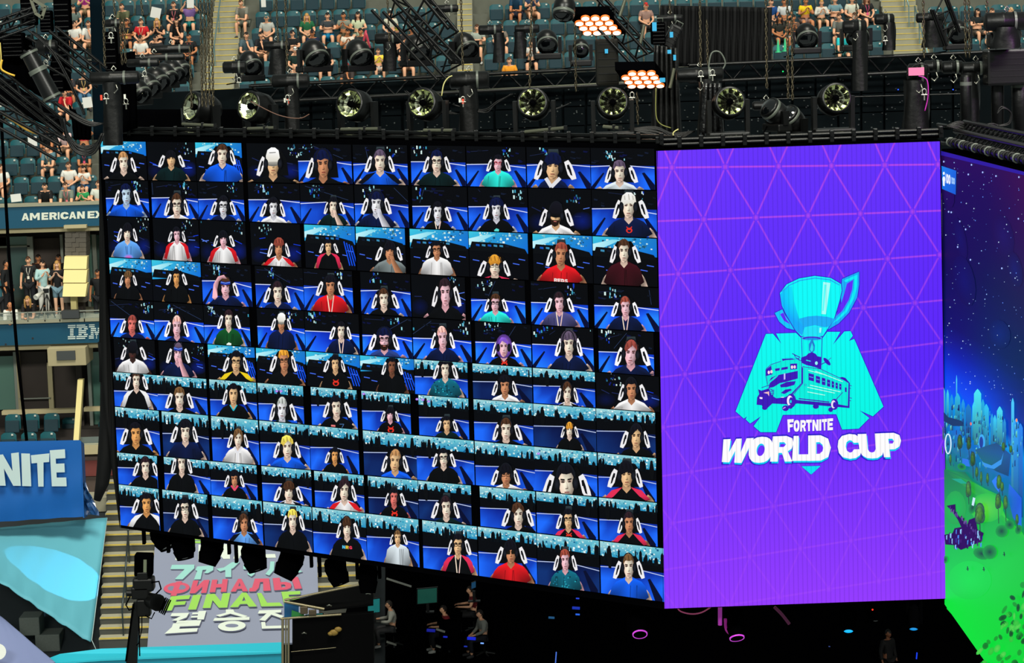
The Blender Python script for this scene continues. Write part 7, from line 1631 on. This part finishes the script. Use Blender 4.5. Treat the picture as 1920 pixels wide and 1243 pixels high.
ORG = mat('orange_tag', (225, 60, 30), .5)
for i, (px, py, Y) in enumerate(((190, 183, 45), (540, 190, 48.6), (868, 190, 46.5))):
    m = MB(); m.box((0, 0, 0), (.035, .02, .09)); o = m.build('orange_tag', ORG); o.location = at(px, py, Y); tag(o, 'small orange safety tag ' + ['at the left black column', 'below the hoist between mirror lights', 'below the hoist with long drop bag'][i], 'tag')
    m = MB(); m.box((0, 0, 0), (.035, .02, .08)); o = m.build('white_tag', WHITEP); o.location = at(px + (-6 if i else 44), py - 2, Y); tag(o, 'small white paper tag ' + ['right of the left black column', 'left of the middle orange tag', 'left of the right orange tag'][i], 'tag')
# ================================================================== BELOW THE SCREENS
st = empty('stage_shell', kind='structure')
zst = at(1000, 1236, 71.5).z
FLM = mat('stage_floor_black', (4, 4, 6), .8, spec=.0)
m = MB(); m.box((12, 74, zst - .25), (32, 14, .5)); m.build('floor_slab', FLM, st)
m = MB(); m.prism([at(690, 960, 79.8), at(2100, 960, 79.8), at(2100, 1275, 79.8), at(690, 1275, 79.8)], None, (0, .4, 0)); m.build('back_curtain', MATTE, st)
m = MB(); m.prism([at(1612, 1130, 78), at(1700, 1128, 78), at(1712, 1240, 78), at(1600, 1240, 78)], None, (0, .2, 0)); m.build('grey_floor_patch', mat('dim_grey', (40, 38, 36), .8), st)
m = MB(); m.prism([at(690, 1100, 70.3), at(1900, 1210, 70.3), at(2100, 1290, 70.3), at(690, 1330, 70.3)], None, (0, .1, 0)) if False else m.box((at(1300, 1250, 70).x, 70, zst - .9), (26, .4, 1.6)); m.build('stage_front', MATTE, st)
m = MB(); m.box((15, 71.5, 8.6), (37, 15, .5)); m.build('unseen_sky_blocker', MATTE, st)  # unseen slab added above the stage to keep sun and sky off it
# hanging lights under the picture screen (silhouettes)
def hang(x0, y0_, x1, y1_, Y, rpx, label, lens=None, ring=None, mt=None):
    A_, B_ = at(x0, y0_, Y), at(x1, y1_, Y - (.34 if lens or ring else .15)); root = empty('hanging_light', A_, label=label, cat='stage light', group='lights hanging under the screens'); d_ = (B_ - A_); L_ = d_.length; q = Vector((0, 0, 1)).rotation_difference(d_.normalized()).to_matrix().to_4x4(); r_ = rpx * px2m(Y)
    m = MB(); m.lathe([(0, -.02), (r_ * .7, 0), (r_ * .95, L_ * .12), (r_ * 1.05, L_ * .3), (r_ * 1.12, L_ * .34), (r_ * 1.02, L_ * .62), (r_ * 1.1, L_ * .66), (r_ * .86, L_ * .97), (r_ * .86, L_)], q, 20); m.build('head', mt or MATTE, root)
    m = MB(); m.lathe([(0, L_ - .01), (r_ * .84, L_ - .03)], q, 20); m.build('lens', mat('lens_' + lens[0], lens[1], .2, emit=lens[1], es=lens[2]) if lens else (MATTE if ring else LENSM), root)
    if ring: m = MB(); m.lathe([(r_ * .84, L_), (r_ * .95, L_ + .005), (r_ * .97, L_ - .02)], q, 24); m.build('lens_ring', ring, root)
    m = MB(); m.box(Vector((-r_ * 1.25, 0, -.1)), (.06, .16, .5)); m.box(Vector((r_ * 1.25, 0, -.1)), (.06, .16, .5)); m.box(Vector((0, 0, .2)), (r_ * 2.8, .3, .16), bev=.03); m.build('yoke', mt or MATTE, root)
    return root
def yscr(px): return 49.9 - (px - 232) * .0078 + 1.1
for (x0, y0_, x1, y1_, r_, n_) in ((296, 986, 318, 1026, 22, 'leftmost, over the stairs'), (338, 1002, 348, 1048, 19, 'second from the left'), (404, 1006, 388, 1058, 20, 'third from the left with a dim lens'), (468, 1020, 484, 1070, 21, 'fourth from the left'), (556, 1030, 530, 1082, 22, 'fifth, with a faint blue lens'), (622, 1046, 640, 1096, 19, 'sixth, over the right stairs'), (690, 1050, 690, 1112, 17, 'seventh, above the gaming desks')):
    hang(x0, y0_, x1, y1_, yscr(x0), r_, 'black silhouetted light under the picture screen, ' + n_)
m = MB(); m.prism([P1(228, 988, -.2), P1(1246, 1140, -.2), P1(1246, 1152, -.5), P1(232, 1000, -.5)], None, -n1 * .4); tag(m.build('bottom_beam', MATTE), 'black beam under the picture screen', 'beam')  # a solid beam along the lower screen edge
PINK = mat('magenta_ring', (190, 40, 190), .4, emit=(200, 70, 215), es=.7)
hang(1196, 1146, 1200, 1190, 43.6, 15, 'black light with thin magenta ring left below the purple screen', ring=PINK)
hang(1372, 1140, 1382, 1197, 43.4, 15, 'black light with magenta lit rim below the purple screen', ring=PINK)
hang(1590, 1138, 1591, 1185, 44.5, 11, 'black light with a bright cyan lens below the purple screen, left of two', lens=('cyan_a', (20, 170, 245), 1.2))
hang(1713, 1134, 1713, 1181, 46, 10, 'black light with a bright cyan lens below the purple screen, right of two', lens=('cyan_b', (20, 140, 215), .9))
hang(1640, 1130, 1642, 1166, 45, 13, 'small black fixture with a red indicator under the purple screen')
m = MB(); m.ell((0, 0, 0), (.015, .01, .015), 8, 6); o = m.build('red_indicator', mat('red_led', (255, 40, 30), emit=(255, 40, 20), es=2)); o.location = at(1636, 1143, 44.3); tag(o, 'tiny red indicator light under the purple screen', 'indicator')
m = MB(); m.cyl(at(1350, 1138, 42.6), at(1350, 1172, 42.6), .035, n=10); tag(m.build('magenta_tube', mat('magenta_tube', (120, 24, 120), .4, emit=(150, 40, 150), es=.5)), 'short upright magenta lit tube below the purple screen', 'tube')
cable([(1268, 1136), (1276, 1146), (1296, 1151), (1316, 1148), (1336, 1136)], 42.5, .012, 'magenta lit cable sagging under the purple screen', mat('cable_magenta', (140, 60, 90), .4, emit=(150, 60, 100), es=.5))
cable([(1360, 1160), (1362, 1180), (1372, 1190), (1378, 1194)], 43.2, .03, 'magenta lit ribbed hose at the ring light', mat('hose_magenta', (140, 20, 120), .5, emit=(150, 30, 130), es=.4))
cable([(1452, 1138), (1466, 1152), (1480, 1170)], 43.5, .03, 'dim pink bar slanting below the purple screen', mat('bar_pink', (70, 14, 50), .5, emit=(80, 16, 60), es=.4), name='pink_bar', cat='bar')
# camera crane
root = empty('camera_crane', at(240, 1260, 58), label='black camera crane with remote head in front of the lower stairs', cat='camera crane'); o_ = root.location; YC = 58
cb = lambda px, py, dy=0: at(px, py, YC + dy) - o_
kC = px2m(YC)
m = MB(); m.prism([cb(234, 1262), cb(256, 1262), cb(262, 1130), cb(250, 1130)], None, (0, .12, 0)); m.build('mast', HEADM, root)
m = MB(); m.cyl(cb(236, 1240, -.03), cb(250, 1132, -.03), .02, n=6); m.cyl(cb(262, 1230, -.03), cb(260, 1140, -.03), .015, n=6); m.build('mast_cable', MATTE, root)
m = MB(); m.box(cb(270, 1058, .1), (34 * kC, .35, 42 * kC), rot=Matrix.Rotation(.06, 3, 'Y'), bev=.03); m.build('monitor_box', MATTE, root)
m = MB(); m.box(cb(272, 1062, -.09), (6 * kC, .03, 26 * kC), rot=Matrix.Rotation(.06, 3, 'Y')); m.build('scale_strip', mat('strip_grey', (110, 118, 96), .5), root)
m = MB(); m.box(cb(270, 1094, .1), (40 * kC, .4, 26 * kC), bev=.05); m.box(cb(264, 1110, .05), (34 * kC, .3, 24 * kC), bev=.04); m.cyl(cb(238, 1112), cb(250, 1112), .08, n=12); m.box(cb(270, 1138, .1), (26 * kC, .3, 34 * kC), bev=.04); m.box(cb(268, 1078, .0), (20 * kC, .25, 14 * kC), bev=.02); m.build('remote_head', BLACK, root)
m = MB(); m.cyl(cb(280, 1125, .1), cb(296, 1130, -.25), .17, .2, n=14); m.build('camera_body', BLACK, root)
m = MB(); a_ = cb(304, 1135, -.3)
for s_1 in range(4): m.box(a_ + Vector((.02 + s_1 * .035, -.05, .02 - s_1 * .02)), (.03, .26, .32), rot=Matrix.Rotation(.45, 3, 'Y'))
m.build('lens_hood', MATTE, root)
m = MB(); m.tube([cb(284, 1092, -.1), cb(298, 1090, -.1), cb(302, 1104, -.1), cb(292, 1114, -.1)], .02, 6); m.tube([cb(244, 1118, -.1), cb(236, 1134, -.1), cb(242, 1144, -.1), cb(252, 1140, -.1)], .018, 6); m.tube([cb(272, 1154, -.1), cb(284, 1160, -.1), cb(290, 1148, -.1)], .016, 6); m.tube([cb(266, 1156, -.1), cb(266, 1180, -.1), cb(260, 1206, -.1), cb(256, 1210, -.1)], .013, 6); m.build('head_cable', MATTE, root)
# gaming desk booth
root = empty('desk_booth', at(600, 1243, 66), label='open black desk booth with metal edges and blue side panel before the poster', cat='booth'); o_ = root.location; YD = 66
db = lambda px, py, dy=0: at(px, py, YD + dy) - o_
EDG = mat('booth_edge', (150, 140, 110), .35, metal=.5); DKB = mat('booth_black', (2, 2, 3), .8, spec=.08)
m = MB(); m.prism([db(548, 1160), db(700, 1150), db(700, 1290), db(548, 1290)], None, (0, .3, 0)); m.build('cabinet', DKB, root)
m = MB(); m.prism([db(534, 1128, .4), db(608, 1142, .0), db(700, 1132, .0), db(700, 1090, 1.5), db(668, 1098, 1.5)], None, (0, 0, -.05)); m.build('table_top', DKB, root)
for (a_, b_2, w_) in (((533, 1125), (690, 1093), .05), ((533, 1128), (608, 1142), .06), ((526, 1160), (640, 1152), .05), ((530, 1160), (530, 1290), .06), ((536, 1160), (536, 1290), .04), ((541, 1160), (541, 1290), .05), ((546, 1222), (630, 1214), .015)):
    m = MB(); m.cyl(db(*a_, -.05), db(*b_2, -.05), w_ * .6, n=6); m.build('metal_edge', EDG, root)
m = MB(); m.prism([db(533, 1130, .1), db(560, 1136, .1), db(560, 1160, .1), db(533, 1158, .1)], None, (0, .05, 0)); m.build('blue_panel', mat('booth_blue', (20, 95, 150), .5), root)
m = MB(); m.prism([db(547, 1144, .0), db(570, 1152, .0), db(570, 1160, .0), db(546, 1160, .0)], None, (0, .03, 0)); m.build('green_panel', mat('booth_green', (40, 130, 60), .5), root)
m = MB(); m.box(db(570, 1144, -.08), (.2, .08, .2), bev=.02); m.box(db(586, 1148, -.08), (.2, .08, .14), bev=.02); m.build('hinge', mat('hinge_brown', (96, 84, 66), .4, metal=.4), root)
m = MB(); 
for (px, py, a_) in ((626, 1186, .12), (634, 1180, .1), (620, 1188, .08)): m.ell(db(px, py, -.1), (a_, .05, a_ * .7), 8, 6)
m.build('yellow_bundle', mat('bundle_yellow', (150, 120, 50), .6), root)
m = MB()
for (px, py) in ((617, 1136), (570, 1188), (690, 1114)): m.tube([db(px - 4, py, -.1), db(px, py - 2, -.12), db(px + 5, py, -.1)], .02, 5)
m.build('white_plug', STEEL, root)
# players
def monitor(x0, y0_, x1, y1_, Y, c_4, label):
    root = empty('game_monitor', at((x0 + x1) / 2, (y0_ + y1_) / 2, Y), label=label, cat='monitor', group='players monitors'); o_ = root.location
    P_ = [at(x0, y0_ + 3, Y) - o_, at(x1, y0_, Y + .2) - o_, at(x1, y1_ - 3, Y + .2) - o_, at(x0, y1_, Y) - o_]
    m = MB(); m.prism([v * 1.1 for v in P_], None, (0, .06, 0)); m.build('bezel', BLACK, root)
    m = MB(); m.prism([v + Vector((0, -.012, 0)) for v in P_], None, (0, .004, 0)); m.build('screen', mat('monitor_' + label[:8], c_4, emit=c_4, es=.8, vary=.3, scale=6), root)
    m = MB(); m.box((0, .15, -.35), (.08, .08, .3)); m.box((0, .15, -.5), (.35, .2, .03)); m.build('stand', BLACK, root)
monitor(690, 1122, 712, 1150, 70.5, (14, 92, 92), 'teal lit monitor at the right end of the desk booth')
monitor(783, 1102, 819, 1132, 71.5, (8, 60, 50), 'green lit monitor in front of the player in red and pink')
monitor(884, 1090, 892, 1104, 72, (20, 60, 90), 'small blue lit monitor under the picture screen')
monitor(574, 1150, 605, 1156, 67.5, (12, 110, 110), 'low teal monitor strip behind the metal edged booth')
def player(px, py, pose, sh_, lg, rz, desc, Y=71.5, **kw):
    p = at(px, py, Y); person(pose, (p.x, Y, p.z - .77), rz, sh_, 'player seated at a desk, ' + desc, legs=lg, group='players seated on the stage', **kw)
    root = empty('gaming_chair', (p.x, Y, p.z - .77), (0, 0, rz), 'black gaming chair under the player ' + desc, 'chair', 'players chairs')
    m = MB(); m.box((0, .0, -.06), (.5, .5, .1), bev=.04); m.build('seat', MATTE, root)
    m = MB(); m.box((0, .27, .35), (.5, .1, .8), rot=Matrix.Rotation(-.12, 3, 'X'), bev=.05); m.build('backrest', MATTE, root)
    m = MB(); m.cyl((0, 0, -.1), (0, 0, -.36), .04, n=8); m.build('gas_lift', DARKM, root)
    for k in range(5): a_ = k * 2 * PI / 5; m = MB(); m.cyl((0, 0, -.36), (.3 * math.cos(a_), .3 * math.sin(a_), -.42), .025, n=6); m.build('leg', DARKM, root)
    t = empty('stage_desk', p + Vector((-.95, 0, -.5)), label='black desk before the player ' + desc, cat='desk', group='players desks')
    m = MB(); m.box((0, 0, .4), (.7, 1.2, .04)); m.build('table_top', MATTE, t)
    for s_1 in (-1, 1): m = MB(); m.box((0, s_1 * .55, 0), (.6, .05, .8)); m.build('leg', MATTE, t)
player(736, 1133, 'sR', (165, 165, 155), (60, 60, 62), -1.45, 'wearing a white hooded top', long_legs=True, sleeves=True, hair=(40, 34, 30))
player(838, 1142, 'sR', (110, 20, 30), (30, 30, 32), -1.4, 'wearing red and black with pink sleeves', skin='w', long_legs=True)
player(888, 1106, 'sR', (90, 16, 22), (30, 30, 32), -1.5, 'wearing dark red with one arm stretched out', Y=73.5, long_legs=True)
player(906, 1150, 'sA', (120, 122, 116), (20, 22, 30), -1.2, 'wearing pale grey, half in the dark', long_legs=True, sleeves=True)
p = at(1664, 1188, 70); person('hA', (p.x, 70, p.z - 1.635), .6, (8, 8, 9), 'dark silhouetted crew member below the purple screen', legs=(8, 8, 9), hair=(6, 6, 6), skin='d', long_legs=True, sleeves=True)
# small blue and white lights on the stage
for i, (px, py, r_, c_4, n_) in enumerate(((808, 1182, .10, (10, 20, 130), 'broad blue glow lamp under the red and pink player'), (884, 1197, .10, (10, 30, 190), 'long blue lamp below the pale grey player'), (904, 1206, .04, (120, 170, 255), 'pale blue lamp below the pale grey player'), (873, 1212, .04, (20, 40, 150), 'dim blue lamp left of the pale one'), (1080, 1140, .09, (10, 40, 160), 'wide blue lamp under the teal shirt picture'), (1083, 1152, .05, (30, 90, 210), 'blue lamp right under the wide blue one'), (1083, 1122, .04, (30, 60, 200), 'blue lamp just below the picture screen'), (1034, 1158, .07, (20, 70, 110), 'flat teal lamp left of the blue ones'), (686, 1222, .03, (10, 30, 150), 'upright blue strip at the desk booth'), (1042, 1237, .04, (70, 110, 210), 'blue edge lamp at the bottom centre'), (1718, 1238, .035, (20, 60, 230), 'blue edge lamp at the bottom right'), (1555, 1212, .02, (40, 60, 120), 'tiny blue lamp left of the crew member'), (835, 1194, .05, (15, 30, 170), 'short blue lamp left of the long one'))):
    root_ = MB(); tall = i in (8, 9, 10); root_.box((0, 0, 0), ((.03 if tall else r_ * 2.4), .06, (.45 if tall else r_ * .8)), rot=Matrix.Rotation(.1, 3, 'Y'), bev=.012); o = root_.build('stage_glow_lamp', mat('glow_%d' % i, c_4, emit=c_4, es=.9)); o.location = at(px, py, 70.2); tag(o, n_, 'lamp', 'small blue lamps on the dark stage')
for i, (px, py, w_) in enumerate(((748, 1092, 50), (734, 1206, 20), (826, 1182, 18), (822, 1212, 10))):
    m = MB(); k = px2m(70); m.box((0, 0, 0), (w_ * k, .12, .03), rot=Matrix.Rotation(.35, 3, 'Y')); o = m.build('metal_strip', mat('strip_pale', (140, 140, 130), .4, metal=.3)); o.location = at(px, py, 70.0); tag(o, 'pale metal strip ' + ['above the white hooded player', 'at the feet of the white hooded player', 'under the red and pink player', 'at the floor near the pale grey player'][i], 'strip')
